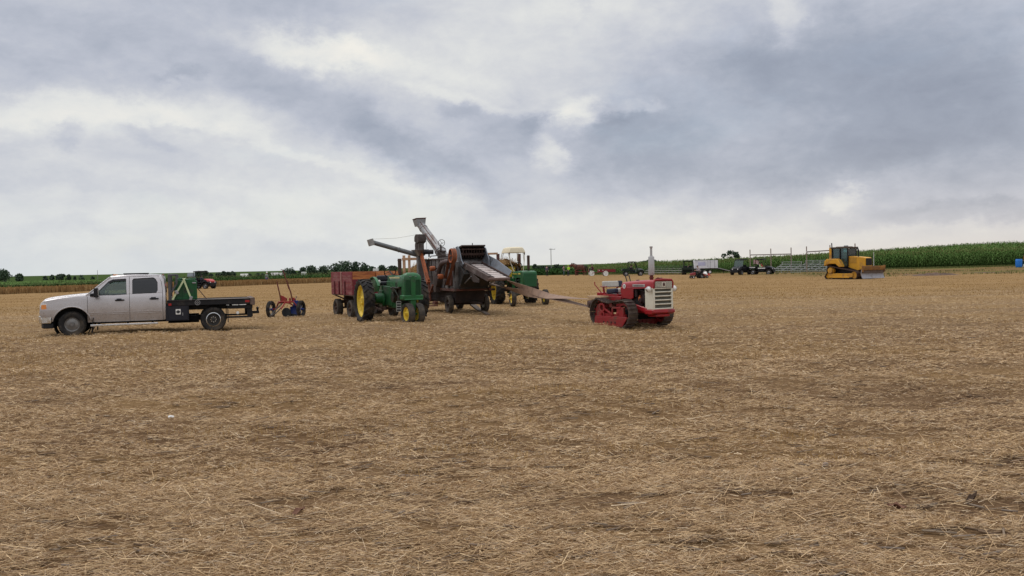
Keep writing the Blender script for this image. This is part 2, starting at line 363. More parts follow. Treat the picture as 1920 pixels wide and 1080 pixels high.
def make_ground():
    az=np.concatenate([np.linspace(-PI,-.75,40,endpoint=False),np.linspace(-.75,.75,420,endpoint=False),np.linspace(.75,PI,40,endpoint=False)])
    d=np.concatenate([[.02],np.geomspace(.5,6000,330)])
    A,D=np.meshgrid(az,d,indexing='ij'); x=D*np.sin(A); y=D*np.cos(A); z=terr(x,y)
    V=np.stack([x,y,z],-1).reshape(-1,3); n=len(az); k=len(d)
    i=np.arange(n)[:,None]; j=np.arange(k-1)[None,:]; i2=(i+1)%n
    Q=np.stack([(i*k+j),(i2*k+j),(i2*k+j+1),(i*k+j+1)],-1).reshape(-1,4)[:, ::-1]
    o=rawmesh('field',V,Q,ground_material(),smooth=True); struct(o); tag(o,'straw covered stubble field reaching to the horizon','field')
make_ground()

# ---------------------------------------------------------------- straw and stubble
def strips(c,ax,wd,L,Wd,bend=None):
    """quads: centre, axis (unit), width dir (unit), length, width"""
    a=c-ax*L[:,None]/2; e=c+ax*L[:,None]/2; h=wd*Wd[:,None]/2
    return np.stack([a-h,a+h,e+h*.6,e-h*.6],1).reshape(-1,3)
_mk=[(2*PI/l*math.cos(t)*.33,2*PI/l*math.sin(t),p) for l in (.14,.18,.24,.3,.4,.52,.7,1.0,1.6) for t,p in [(rng.uniform(0,PI),rng.uniform(0,6.28)) for _ in range(3)]]
def patch(x,y): return sum(np.sin(a*x+b*y+p) for a,b,p in _mk)/math.sqrt(len(_mk))
def sample_fan(n,d0,d1,half=.80,pw=1.0):
    """points in the wedge in front of the camera; pw=1: constant density per log distance squared"""
    n=int(n*1.33); u=rng.random(n); d=(d0**(1-pw)+u*(d1**(1-pw)-d0**(1-pw)))**(1/(1-pw)) if pw!=1 else d0*(d1/d0)**u
    t=rng.uniform(-half,half,n); return d*t,d
def litter(n,d0,d1,Lr,Wr,pw,thr,lift,tilt,main=.35):
    x,y=sample_fan(n,d0,d1,pw=pw); n=len(x); keep=patch(x,y)+rng.normal(0,.34,n)+.12*np.sin(x*.31+y*.17+1.3)*np.sin(y*.41-x*.11)>thr; x=x[keep];y=y[keep];n=len(x)
    az=np.where(rng.random(n)<.55,rng.normal(.12,main,n),rng.uniform(-PI,PI,n)); p=rng.normal(0,tilt,n)
    ax=np.stack([np.cos(az)*np.cos(p),np.sin(az)*np.cos(p),np.sin(p)],-1)
    ro=rng.uniform(0,PI,n); s=np.stack([-np.sin(az),np.cos(az),0*az],-1); u=np.cross(ax,s); wd=s*np.cos(ro)[:,None]+u*np.sin(ro)[:,None]
    L=rng.uniform(*Lr,n)*rng.uniform(.5,1,n); W_=rng.uniform(*Wr,n)
    z=terr(x,y)+.006+np.abs(np.sin(p))*L*.45+rng.uniform(0,lift,n)
    return strips(np.stack([x,y,z],-1),ax,wd,L,W_)
straw_m=leafm('straw',[(.19,.116,.068),(.40,.272,.156),(.56,.398,.236),(.48,.325,.18),(.70,.515,.305),(.55,.38,.215),(.33,.226,.15),(.80,.64,.44)],.7)
gold_m=leafm('stubble',[(.26,.155,.06),(.38,.24,.095),(.46,.30,.125),(.32,.195,.08),(.42,.27,.115)],.7)
def make_straw():
    V=[litter(290000,3.6,9,(.04,.16),(.0025,.005),1.3,-.14,.03,.2),litter(250000,8,20,(.04,.14),(.003,.007),1.35,-.2,.03,.2),
       litter(190000,16,48,(.05,.16),(.006,.012),1.4,-.2,.03,.2),litter(34000,3.6,9,(.04,.18),(.0025,.005),1.3,-9,.012,.12),litter(34000,8,20,(.04,.16),(.003,.007),1.35,-9,.012,.12),litter(30000,16,48,(.05,.18),(.006,.012),1.4,-9,.012,.12),litter(3500,3.8,18,(.16,.36),(.003,.007),1.3,-.6,.035,.2,.6)]
    V=np.concatenate(V); o=rawmesh('straw_litter',V,quads(len(V)//4),straw_m); o['kind']='stuff'; tag(o,'loose chopped straw lying all over the field','straw')
    # chunky dark stalk pieces
    n=3000; x,y=sample_fan(n,3.8,30,pw=1.3); n=len(x); az=rng.normal(.12,.4,n); p=rng.normal(0,.07,n); L=rng.uniform(.06,.26,n); r=rng.uniform(.003,.009,n)
    az=np.where(rng.random(n)<.25,rng.uniform(-PI,PI,n),az)
    ax=np.stack([np.cos(az)*np.cos(p),np.sin(az)*np.cos(p),np.sin(p)],-1); s=np.stack([-np.sin(az),np.cos(az),0*az],-1); u=np.cross(ax,s)
    c=np.stack([x,y,terr(x,y)+r*.8+.012],-1); vs=[]
    for e in (-1,1):
        for k in range(4):
            t=PI/2*k+.4; vs.append(c+ax*(e*L/2)[:,None]+s*(r*math.cos(t)*1.5)[:,None]+u*(r*math.sin(t))[:,None])
    V=np.stack(vs,1).reshape(-1,3); b=np.arange(n)[:,None]*8; Q=np.concatenate([b+np.array([k,(k+1)%4,4+(k+1)%4,4+k]) for k in range(4)]+[b+np.array([0,3,2,1]),b+np.array([4,5,6,7])])
    o=rawmesh('stalk_debris',V,Q,leafm('old_stalk',[(.11,.075,.05),(.17,.115,.075),(.24,.17,.11),(.20,.16,.13),(.33,.25,.17)],.8)); o['kind']='stuff'; tag(o,'dark weathered stalk pieces scattered through the straw','stalks')
    # upright stubble
    def stub(n,d0,d1,h,w,pw,thr,region):
        x,y=sample_fan(n,d0,d1,pw=pw); n=len(x); k=(patch(x*.35,y*.35)+region(x,y)+rng.normal(0,.35,n))>thr; x=x[k];y=y[k];n=len(x)
        az=rng.uniform(0,2*PI,n); tl=np.abs(rng.normal(0,.38,n)); ax=np.stack([np.cos(az)*np.sin(tl),np.sin(az)*np.sin(tl),np.cos(tl)],-1)
        wd=np.stack([np.cos(rng.normal(0,.5,n)),np.sin(rng.normal(0,.5,n)),0*az],-1); L=rng.uniform(*h,n); W_=rng.uniform(*w,n)
        return strips(np.stack([x,y,terr(x,y)+L*.42],-1),ax,wd,L,W_)
    V=np.concatenate([stub(42000,8,22,(.03,.11),(.003,.007),1.1,1.0,lambda x,y:.25*np.sin(x*.2+1)),stub(60000,18,60,(.03,.10),(.006,.013),1.2,.45,lambda x,y:-.3*np.sin(x*.13)+.2),
        stub(60000,46,150,(.02,.06),(.02,.045),1.2,-.9,lambda x,y:0*x)])
    o=rawmesh('stubble',V,quads(len(V)//4),gold_m); o['kind']='stuff'; tag(o,'short golden stubble still standing in patches across the field','stubble')
make_straw()

# ---------------------------------------------------------------- crops
def corn_plants(x,y,h,leafn=8,w=.07,ll=.75,low=.12,tas=True):
    n=len(x); z=terr(x,y); out=[]; up=np.array([0,0,1.0]); base=np.stack([x,y,z],-1)
    a0=rng.uniform(0,PI,n); sd=np.stack([np.cos(a0),np.sin(a0),0*a0],-1)
    for q in (0,1):
        s=sd if q==0 else np.stack([-sd[:,1],sd[:,0],sd[:,2]],-1); t=base+up*(h*.95)[:,None]
        out.append(np.stack([base-s*.02,base+s*.02,t+s*.012,t-s*.012],1))
    for k in range(leafn):
        az=a0+(k%2)*PI+rng.normal(0,.5,n); hk=h*(low+(.92-low)*(k+.5)/leafn)*rng.uniform(.93,1.05,n); L=ll*rng.uniform(.7,1.15,n)*(h/2.4)*(1.0 if k<leafn-2 else .7)
        dr=np.stack([np.cos(az),np.sin(az),0*az],-1); sd2=np.stack([-np.sin(az),np.cos(az),.25+0*az],-1)
        p0=base+up*hk[:,None]; p1=p0+dr*(L*.5)[:,None]+up*(L*.34)[:,None]; p2=p0+dr*L[:,None]+up*(L*rng.uniform(-.35,.15,n))[:,None]
        ww=w*rng.uniform(.8,1.3,n)[:,None]
        out.append(np.stack([p0-sd2*ww*.5,p0+sd2*ww*.5,p1+sd2*ww*.6,p1-sd2*ww*.6],1)); out.append(np.stack([p1-sd2*ww*.6,p1+sd2*ww*.6,p2+sd2*ww*.12,p2-sd2*ww*.12],1))
    T=[]
    if tas:
        for q in range(3):
            az=rng.uniform(0,2*PI,n); b=base+up*(h*.93)[:,None]; e=b+np.stack([np.cos(az)*.09,np.sin(az)*.09,.26+0*az],-1); s=np.stack([-np.sin(az),np.cos(az),0*az],-1)*.03
            T.append(np.stack([b-s,b+s,e+s*.6,e-s*.6],1))
    return np.concatenate(out).reshape(-1,3),(np.concatenate(T).reshape(-1,3) if T else np.zeros((0,3)))
def along(poly,s):
    P=np.array(poly,float); seg=np.hypot(*(P[1:]-P[:-1]).T); c=np.concatenate([[0],np.cumsum(seg)]); 
    return np.interp(s,c,P[:,0]),np.interp(s,c,P[:,1]),c[-1]
corn_leaf=leafm('corn_leaf',[(.045,.09,.024),(.075,.14,.036),(.10,.175,.048),(.12,.195,.06),(.062,.115,.03),(.15,.205,.075)],.7)
corn_tassel=leafm('corn_tassel',[(.15,.17,.06),(.19,.20,.08),(.12,.15,.05)],.8)
canopy_m=pm('crop_canopy',(.06,.11,.03),.9,0,.5,1.2,(.10,.14,.05),.5,.5,.9,6,spec=0)
def crop(name,label,cat,front,hf,rows,sp,back,nback,push,mats,leafn=8,w=.07,ll=.75,tas=True,canopy=.8,sc_near=1.0):
    """front: polyline of the field edge, hf(x): crop height, push: direction into the field"""
    _,_,Ltot=along(front,0); X=[];Y=[]
    for r in range(rows):
        s=np.arange(0,Ltot,sp)+rng.uniform(0,sp); s=s+rng.normal(0,sp*.25,len(s)); x,y,_=along(front,s); dd=r*.76+rng.normal(0,.08,len(s))
        X.append(x+push[0]*dd);Y.append(y+push[1]*dd)
    x=np.concatenate(X);y=np.concatenate(Y); h=hf(x)*rng.normal(1,.09,len(x))*(1+.06*np.sin(x*.9)*np.sin(y*.7+1))
    V,T=corn_plants(x,y,h,leafn,w,ll,tas=tas)
    s=rng.uniform(0,Ltot,nback); x,y,_=along(front,s); dd=rows*.76+(back-rows*.76)*rng.random(nback)**2; x2=x+push[0]*dd+ (x*.35*dd/120); y2=y+push[1]*dd
    V2,T2=corn_plants(x2,y2,hf(x2)*rng.normal(1,.085,nback)*(1+.05*np.sin(x2*.5)*np.sin(y2*.4)),3,w*1.9,ll,low=.72,tas=tas)
    VV=np.concatenate([V,V2]); me=rawmesh(name,VV,quads(len(VV)//4),mats[0]); me['kind']='stuff'; tag(me,label,cat)
    if tas:
        TT=np.concatenate([T,T2]); t=rawmesh('tassels',TT,quads(len(TT)//4),mats[1],me); t['kind']='stuff'
    # the closed canopy of the inner rows
    ss=np.linspace(-5,Ltot+5,90); D=np.concatenate([[rows*.5],np.geomspace(rows*.6,back,26)]); x,y,_=along(front,ss); G=[]
    for i,d in enumerate(D):
        xx=x+push[0]*d+x*.35*d/120; yy=y+push[1]*d; zz=terr(xx,yy)+(hf(xx)*canopy*rng.normal(1,.035,len(xx)) if i else 0.0)
        G.append(np.stack([xx,yy,zz],-1))
    G=np.stack(G); k=len(ss); i=np.arange(len(D)-1)[:,None]; j=np.arange(k-1)[None]; Q=np.stack([i*k+j,i*k+j+1,(i+1)*k+j+1,(i+1)*k+j],-1).reshape(-1,4)
    c=rawmesh('canopy',G.reshape(-1,3),Q,mats[2],me); c['kind']='stuff'
    return me
hr=lambda x: np.interp(x,[5,14,24,36,50,95],[.75,.9,1.55,1.85,2.4,2.6])
crop('corn_field','tall green tasselled corn along the right edge of the stubble, behind the bleachers and bulldozer','corn',[(13,166),(25,157),(50,150),(70,145),(120,136)],hr,7,.26,200,9000,(.05,1),(corn_leaf,corn_tassel,canopy_m))

soy_leaf=leafm('soy_leaf',[(.018,.042,.013),(.026,.058,.017),(.034,.07,.021),(.026,.052,.016)],.9)
soy_canopy=pm('soy_canopy',(.028,.058,.018),.95,0,.4,1.2,(.04,.075,.024),.5,.5,.6,8,spec=0)
corn_far=leafm('far_corn_leaf',[(.03,.06,.02),(.045,.085,.026),(.06,.105,.034),(.075,.125,.04)],.8)
far_tassel=leafm('far_corn_tassel',[(.12,.14,.06),(.15,.16,.075)],.8)
crop('corn_field','darker green corn in the far left distance, beyond the golden wheat strip','corn',[(-230,250),(-127,228),(-60,170),(-30,163),(-4,178)],lambda x:1.5+0*x,6,.34,230,7000,(.0,1),(corn_far,far_tassel,canopy_m),6,.10,.9,True,.88)
def soy(name,label,front,h,depth,n,push=(0,1),sq=1.6):
    _,_,Lt=along(front,0); s=rng.uniform(0,Lt,n); x,y,_=along(front,s); d=depth*rng.random(n)**sq; x=x+push[0]*d;y=y+push[1]*d
    c=np.stack([x,y,terr(x,y)+h*rng.uniform(.05,1.05,n)**.6],-1); az=rng.uniform(0,2*PI,n); p=rng.normal(.1,.5,n)
    ax=np.stack([np.cos(az)*np.cos(p),np.sin(az)*np.cos(p),np.sin(p)],-1); s2=np.stack([-np.sin(az),np.cos(az),0*az],-1)
    V=strips(c,ax,s2,rng.uniform(.2,.42,n),rng.uniform(.16,.3,n)); o=rawmesh(name,V,quads(n),soy_leaf); o['kind']='stuff'; tag(o,label,'soybeans')
    ss=np.linspace(0,Lt,60); x,y,_=along(front,ss); G=[]
    for i,dd in enumerate((.25,.4,depth*.3,depth*.6,depth)):
        xx=x+push[0]*dd;yy=y+push[1]*dd; G.append(np.stack([xx,yy,terr(xx,yy)+(h*.8 if i else 0)],-1))
    G=np.stack(G);k=60;i=np.arange(4)[:,None];j=np.arange(k-1)[None];Q=np.stack([i*k+j,i*k+j+1,(i+1)*k+j+1,(i+1)*k+j],-1).reshape(-1,4)
    c=rawmesh('canopy',G.reshape(-1,3),Q,soy_canopy,o); c['kind']='stuff'
def verge():
    front=[(13,166),(25,157),(50,150),(70,145),(120,136)]; _,_,Lt=along(front,0); n=26000; q=rng.uniform(0,Lt,n); x,y,_=along(front,q); y=y-6.0*rng.random(n)**1.8
    m=9000; x=np.concatenate([x,rng.uniform(34,75,m)]); y=np.concatenate([y,rng.uniform(92,132,m)]); n=len(x); k=(np.arange(n)<26000)|(np.sin(x*.35+y*.21)+np.sin(y*.62-x*.1+2)>.75); x=x[k];y=y[k];n=len(x)
    az=rng.uniform(0,2*PI,n); tl=np.abs(rng.normal(0,.5,n)); A=np.stack([np.cos(az)*np.sin(tl),np.sin(az)*np.sin(tl),np.cos(tl)],-1); t=rng.normal(0,.6,n); wd=np.stack([np.cos(t),np.sin(t),0*t],-1); L=rng.uniform(.06,.26,n)
    V=strips(np.stack([x,y,terr(x,y)+L*.42],-1),A,wd,L,rng.uniform(.03,.07,n)); o=rawmesh('grass_verge',V,quads(n),leafm('verge_grass',[(.07,.10,.03),(.10,.13,.04),(.14,.15,.055),(.19,.17,.075),(.08,.11,.03)],.85)); o['kind']='stuff'; tag(o,'rough green grass along the foot of the corn and in patches by the bulldozer','grass')
verge()
soy('soybean_field','low dark green soybean rows behind the people and the horse',[(-16,171),(-2,172),(16,168)],.8,130,16000)
soy('soybean_field','low bright green soybean band between the golden wheat and the far left corn',[(-150,101),(-63,98),(-44,118),(-30,143)],.6,75,16000,(-.25,1))
wheat_m=leafm('wheat',[(.19,.11,.05),(.27,.16,.07),(.34,.21,.095),(.23,.135,.055),(.42,.29,.145)],.8)
wheat_c=pm('wheat_canopy',(.36,.22,.09),.9,0,.3,3,(.46,.33,.17),.4,1.0,.6,20,spec=0)
def wheat():
    front=[(-120,62),(-54,97),(-33.6,125),(-26,133.5),(-13,150)]; push=(-.6,.8); _,_,Lt=along(front,0); n=34000; s=rng.uniform(0,Lt,n); x,y,_=along(front,s); d=7*rng.random(n)**2.2; x=x+push[0]*d;y=y+push[1]*d
    L=.66*rng.normal(1,.08,n); az=rng.uniform(0,2*PI,n); tl=np.abs(rng.normal(0,.12,n)); ax=np.stack([np.cos(az)*np.sin(tl),np.sin(az)*np.sin(tl),np.cos(tl)],-1)
    t=rng.normal(.6,.6,n); wd=np.stack([np.cos(t),np.sin(t),0*t],-1)
    V=strips(np.stack([x,y,terr(x,y)+L*.5],-1),ax,wd,L,rng.uniform(.03,.07,n)); o=rawmesh('wheat_strip',V,quads(n),wheat_m); o['kind']='stuff'; tag(o,'uncut strip of ripe golden brown wheat along the left side','wheat')
    ss=np.linspace(0,Lt,80); x,y,_=along(front,ss); G=[np.stack([x+push[0]*dd,y+push[1]*dd,terr(x,y)+hh],-1) for dd,hh in ((.25,0),(.3,.55),(3.5,.57),(7,.55),(7.1,0))]
    G=np.stack(G);k=80;i=np.arange(4)[:,None];j=np.arange(k-1)[None];Q=np.stack([i*k+j,i*k+j+1,(i+1)*k+j+1,(i+1)*k+j],-1).reshape(-1,4); c=rawmesh('canopy',G.reshape(-1,3),Q,wheat_c,o); c['kind']='stuff'
wheat()

# ---------------------------------------------------------------- trees
leaf_d=leafm('tree_leaf',[(.04,.062,.045),(.055,.082,.056),(.075,.105,.068),(.095,.128,.078),(.062,.09,.06)],.7)
bark=pm('bark',(.09,.075,.06),.9,0,.3,2)
def tree(name,label,u,vtop,vbase,wpx,Y,n=420,lobes=7,gap=.0,group='trees on the horizon',cat='tree',leaf=.40):
    p=atd(u,Y); g=gz(p.x,p.y); y0=497.6-.0205*(u-960); H=max(1.2,CH+(y0-vtop)/F*Y-g); Wd=wpx/F*Y; zb=0
    t=thing(name,label,cat,(p.x,p.y,g),0,group); b=MB(); ch=.10*H
    b.cyl((0,0,-.2),(0,0,max(ch,.4)+.25*H),.03*H+.05,.014*H,7)
    L=[]
    for k in range(lobes):
        a=rng.uniform(0,2*PI); rr=Wd/2*rng.uniform(.1,.70); z=ch+(H-ch)*rng.uniform(.10,.78); rad=Wd*rng.uniform(.22,.36)
        z=min(z,H-rad*.75); L.append((rr*math.cos(a),rr*math.sin(a),max(z,rad*.5),rad)); 
        b.cyl((0,0,ch),(rr*math.cos(a)*.8,rr*math.sin(a)*.8,max(z,ch+.1)),.014*H,.005*H,5)
    L.append((0,0,H-Wd*.24,Wd*.24)); L.append((0,0,ch+(H-ch)*.45,min(Wd*.4,(H-ch)*.45)))
    b.build('trunk',bark,t); L=np.array(L)
    i=rng.integers(0,len(L),n); v=rng.normal(size=(n,3)); v/=np.linalg.norm(v,axis=1)[:,None]; rad=L[i,3]*rng.uniform(.45,1.08,n)**.6
    c=L[i,:3]+v*rad[:,None]*np.array([1,1,.85]); c[:,2]=np.clip(c[:,2],.15,H*1.02)
    ax=rng.normal(size=(n,3)); ax/=np.linalg.norm(ax,axis=1)[:,None]; wd=np.cross(ax,rng.normal(size=(n,3))); wd/=np.linalg.norm(wd,axis=1)[:,None]
    s=leaf*(Y/450)*rng.uniform(.6,1.5,n); V=strips(c,ax,wd,s*1.3,s); rawmesh('crown',V,quads(n),leaf_d,t)
for a in [(9,504,521,28,420,'large round dark tree at the far left edge of the picture'),(37,512,520,15,430,'small bushy tree standing alone right of the far left tree'),
  (98,514.5,520,10,480,'first of the four low round trees in the distance above the pickup hood, the leftmost'),(114,513,520,13,480,'broad dome shaped tree, second of the four above the pickup hood'),(130,514,520,10,480,'round tree, third of the four above the pickup hood'),(153,514.5,520,11,480,'flat topped tree, rightmost of the four above the pickup hood'),
  (86,517.5,520.5,9,480,'tiny bush left of the four low round trees'),(141,517.8,520.5,6,480,'tiny bush between the third and fourth low round trees'),(174,517.8,520.5,7,480,'tiny bush right of the low round trees, near the thin pole'),
  (373,507.5,517,11,400,'dark tree straight behind the roof of the red utility vehicle'),(386,507.5,517,10,400,'tree just right of the one behind the red utility vehicle roof'),(396,511.5,517,10,430,'low round bush right of the red utility vehicle'),
  (411,511,518,8,430,'small round tree, leftmost of the tight row of four'),(419.5,508,518,10,430,'tallest tree in the tight row of four'),(428,509.3,518,9,430,'third tree of the tight row of four'),(437,508.6,518,9,430,'rightmost tree of the tight row of four'),
  (469,513.5,517,12,430,'low hedge like tree right of the cream barn'),(485,512,516,9,480,'small bush left of the person in the left field'),(493,512,516,9,480,'small dark tree beside the person in the left field'),(507,511.5,516,10,480,'low tree right of the head of the person in the left field'),(523,512,515,9,480,'low tree between two pale barn roofs'),
  (546,500,515,25,420,'wide dark tree at the left end of the tall grove'),(567,500.5,515,15,425,'narrow tree between two wide ones at the left of the tall grove'),(586,496.5,515,24,420,'tall full tree above the small white house in the grove'),(607,498.5,514,26,425,'broad tree of the grove just left of the red wagon'),
  (632,493,512,24,410,'tree rising over the left corner of the red wagon'),(647,488.5,511,30,400,'tallest spreading tree of the grove, over the red wagon'),(667,489,510,16,405,'upright tree of the grove behind the red wagon'),(682,490.5,510,20,400,'round dark tree at the right end of the tall grove'),
  (699,499,509,13,450,'small tree right of the tall grove'),(718,497.5,508,15,450,'low tree left of the steering wheel of the front green tractor'),(736,498,508,15,450,'low tree behind the steering wheel of the front green tractor'),
  (1004,495,508,8,420,'slender tree right of the exhaust stack of the canopy tractor'),(1016,499,508,12,420,'rounded tree behind the person in dark clothes'),(1028,500,508,13,420,'low dark tree left of the utility pole'),(1044,495.6,508,10,420,'upright dark tree right of the utility pole'),(1053,501,508,10,430,'low tree behind the man with the pale shirt'),
  (1103,499,505,12,400,'bush on the skyline above the horse drawn cart'),(1122,499,505,14,400,'bush on the skyline above the red spreader'),(1147,495,502,18,400,'wide bush on the skyline left of the dark utility vehicle'),(1172,493.5,501,16,400,'bush on the skyline behind the dark utility vehicle'),
  (1207,489.5,499,18,380,'tree on the skyline left of the silver exhaust pipe'),(1217,487,498,16,380,'tall tree on the skyline behind the silver exhaust pipe'),(1228,486.5,498,14,380,'rounded tree on the skyline just right of the silver exhaust pipe'),(1249,491,497,10,380,'small tree on the skyline right of the silver exhaust pipe'),(1269,490,496,15,380,'low wide tree on the skyline left of the white trailer'),
  (1345,484,489,8,350,'tiny bush poking out over the corn above the white trailer')]:
    u,vt,vb,w,Y,lab=a; small=vb-vt<7; tree('bush' if small else 'tree',lab,u,vt,vb,w*1.12,Y,260 if small else 1200,5 if small else 11,cat='bush' if small else 'tree')
# the open crowned tree on the skyline over the black vehicles
def open_tree():
    Y=330; t=thing('tree','open crowned tree with sky showing through it, above the corn over the black utility vehicles','tree',(*atd(1370,Y).xy,gz(*atd(1370,Y).xy)),0,'trees on the horizon'); g=t.location.z; y0=489.2; k=Y/F
    Z=lambda v:CH+(y0-v)*k-g
    b=MB(); b.cyl((0,0,-.2),(0,0,Z(484)),.3,.22,7)
    L=[((1357.5-1370)*k,Z(480),4.2*k),((1360-1370)*k,Z(477.5),2.5*k),((1368-1370)*k,Z(474),5*k),((1373-1370)*k,Z(473.5),4*k),((1381-1370)*k,Z(478),6*k),((1384-1370)*k,Z(481),5*k),((1378-1370)*k,Z(475.5),3.5*k),(.5,Z(483),2.5*k),((1365-1370)*k,Z(478),1.6*k)]
    for x,z,r in L: b.cyl((0,0,Z(485)),(x,0,z),.12,.04,5)
    b.build('trunk',bark,t); n=620; L=np.array(L); i=rng.choice(len(L),n,p=L[:,2]**2/np.sum(L[:,2]**2)); v=rng.normal(size=(n,3)); v/=np.linalg.norm(v,axis=1)[:,None]
    c=np.stack([L[i,0],0*L[i,0],L[i,1]],-1)+v*(L[i,2]*rng.uniform(.3,1,n)**.5)[:,None]
    ax=rng.normal(size=(n,3));ax/=np.linalg.norm(ax,axis=1)[:,None];wd=np.cross(ax,rng.normal(size=(n,3)));wd/=np.linalg.norm(wd,axis=1)[:,None]; s=.32*rng.uniform(.6,1.4,n)
    rawmesh('crown',strips(c,ax,wd,s*1.3,s),quads(n),leaf_d,t)
open_tree()
# ================================================================ shared paints
tyre_m=pm('rubber',(.022,.021,.021),.85,0,.3,6,(.075,.06,.045),.45,3,.25,50,spec=.25)
tyre_worn=pm('worn_rubber',(.035,.033,.032),.88,0,.3,5,(.10,.08,.06),.6,3,.25,50,spec=.2)
black_m=pm('black_steel',(.009,.009,.011),.5,0,.3,4,(.04,.033,.028),.25,3,spec=.3)
blackp_m=pm('black_plastic',(.012,.012,.014),.65,0,.2,5)
dark_in=pm('dark_interior',(.012,.012,.013),.8,0,.2,5)
chrome_m=pm('chrome',(.62,.62,.62),.22,1,.1,4)
steel_m=pm('steel',(.33,.33,.34),.45,.85,.2,5,(.2,.15,.11),.2)
galv_m=pm('galvanized_sheet',(.27,.28,.29),.5,.55,.22,2.5,(.17,.13,.105),.35,1.6,.1,30)
rust_m=pm('rusty_iron',(.105,.062,.046),.8,.1,.35,4,(.05,.035,.03),.5,2,.2,30)
rusty_red=pm('faded_red_oxide',(.13,.05,.038),.75,0,.3,3,(.07,.045,.035),.5,2,.1,30)
white_m=pm('white_paint',(.74,.73,.70),.5,0,.05,4)
silver_p=pm('silver_car_paint',(.46,.435,.437),.30,.35,.04,1.2,None,coat=.5)
def dusty(m):
    nt=m.node_tree; b=nt.nodes['Principled BSDF']; src=b.inputs['Base Color'].links[0].from_socket; tc=coords(nt,'Object'); sx=nt.nodes.new('ShaderNodeSeparateXYZ'); nt.links.new(tc,sx.inputs[0])
    n=noise(nt,3,6,.7,tc); a=nt.nodes.new('ShaderNodeMath'); a.operation='MULTIPLY_ADD'; nt.links.new(n,a.inputs[0]); a.inputs[1].default_value=-.7; nt.links.new(sx.outputs[2],a.inputs[2])
    f=maprange(nt,a.outputs[0],-.05,.75,.62,0); c=mixc(nt,f,src,(.27,.215,.17)); nt.links.new(c,b.inputs['Base Color'])
dusty(silver_p)
red_lens=pm('red_lens',(.35,.02,.02),.25,0,.1,4); amber_lens=pm('amber_lens',(.75,.28,.08),.25,0,.15,8); clear_lens=pm('clear_lens',(.72,.70,.68),.15,.2,.1,8,coat=.6)
glass_clear=glassm('window_glass',(.74,.88,.85),.80); glass_dark=glassm('privacy_glass',(.10,.10,.115),.25)
wood_old=pm('old_wood',(.20,.155,.125),.85,0,.3,3,(.11,.085,.07),.45,3,.3,30,stretch=(.6,6,6))
strap_m=pm('webbing',(.42,.46,.26),.8,0,.15,10)

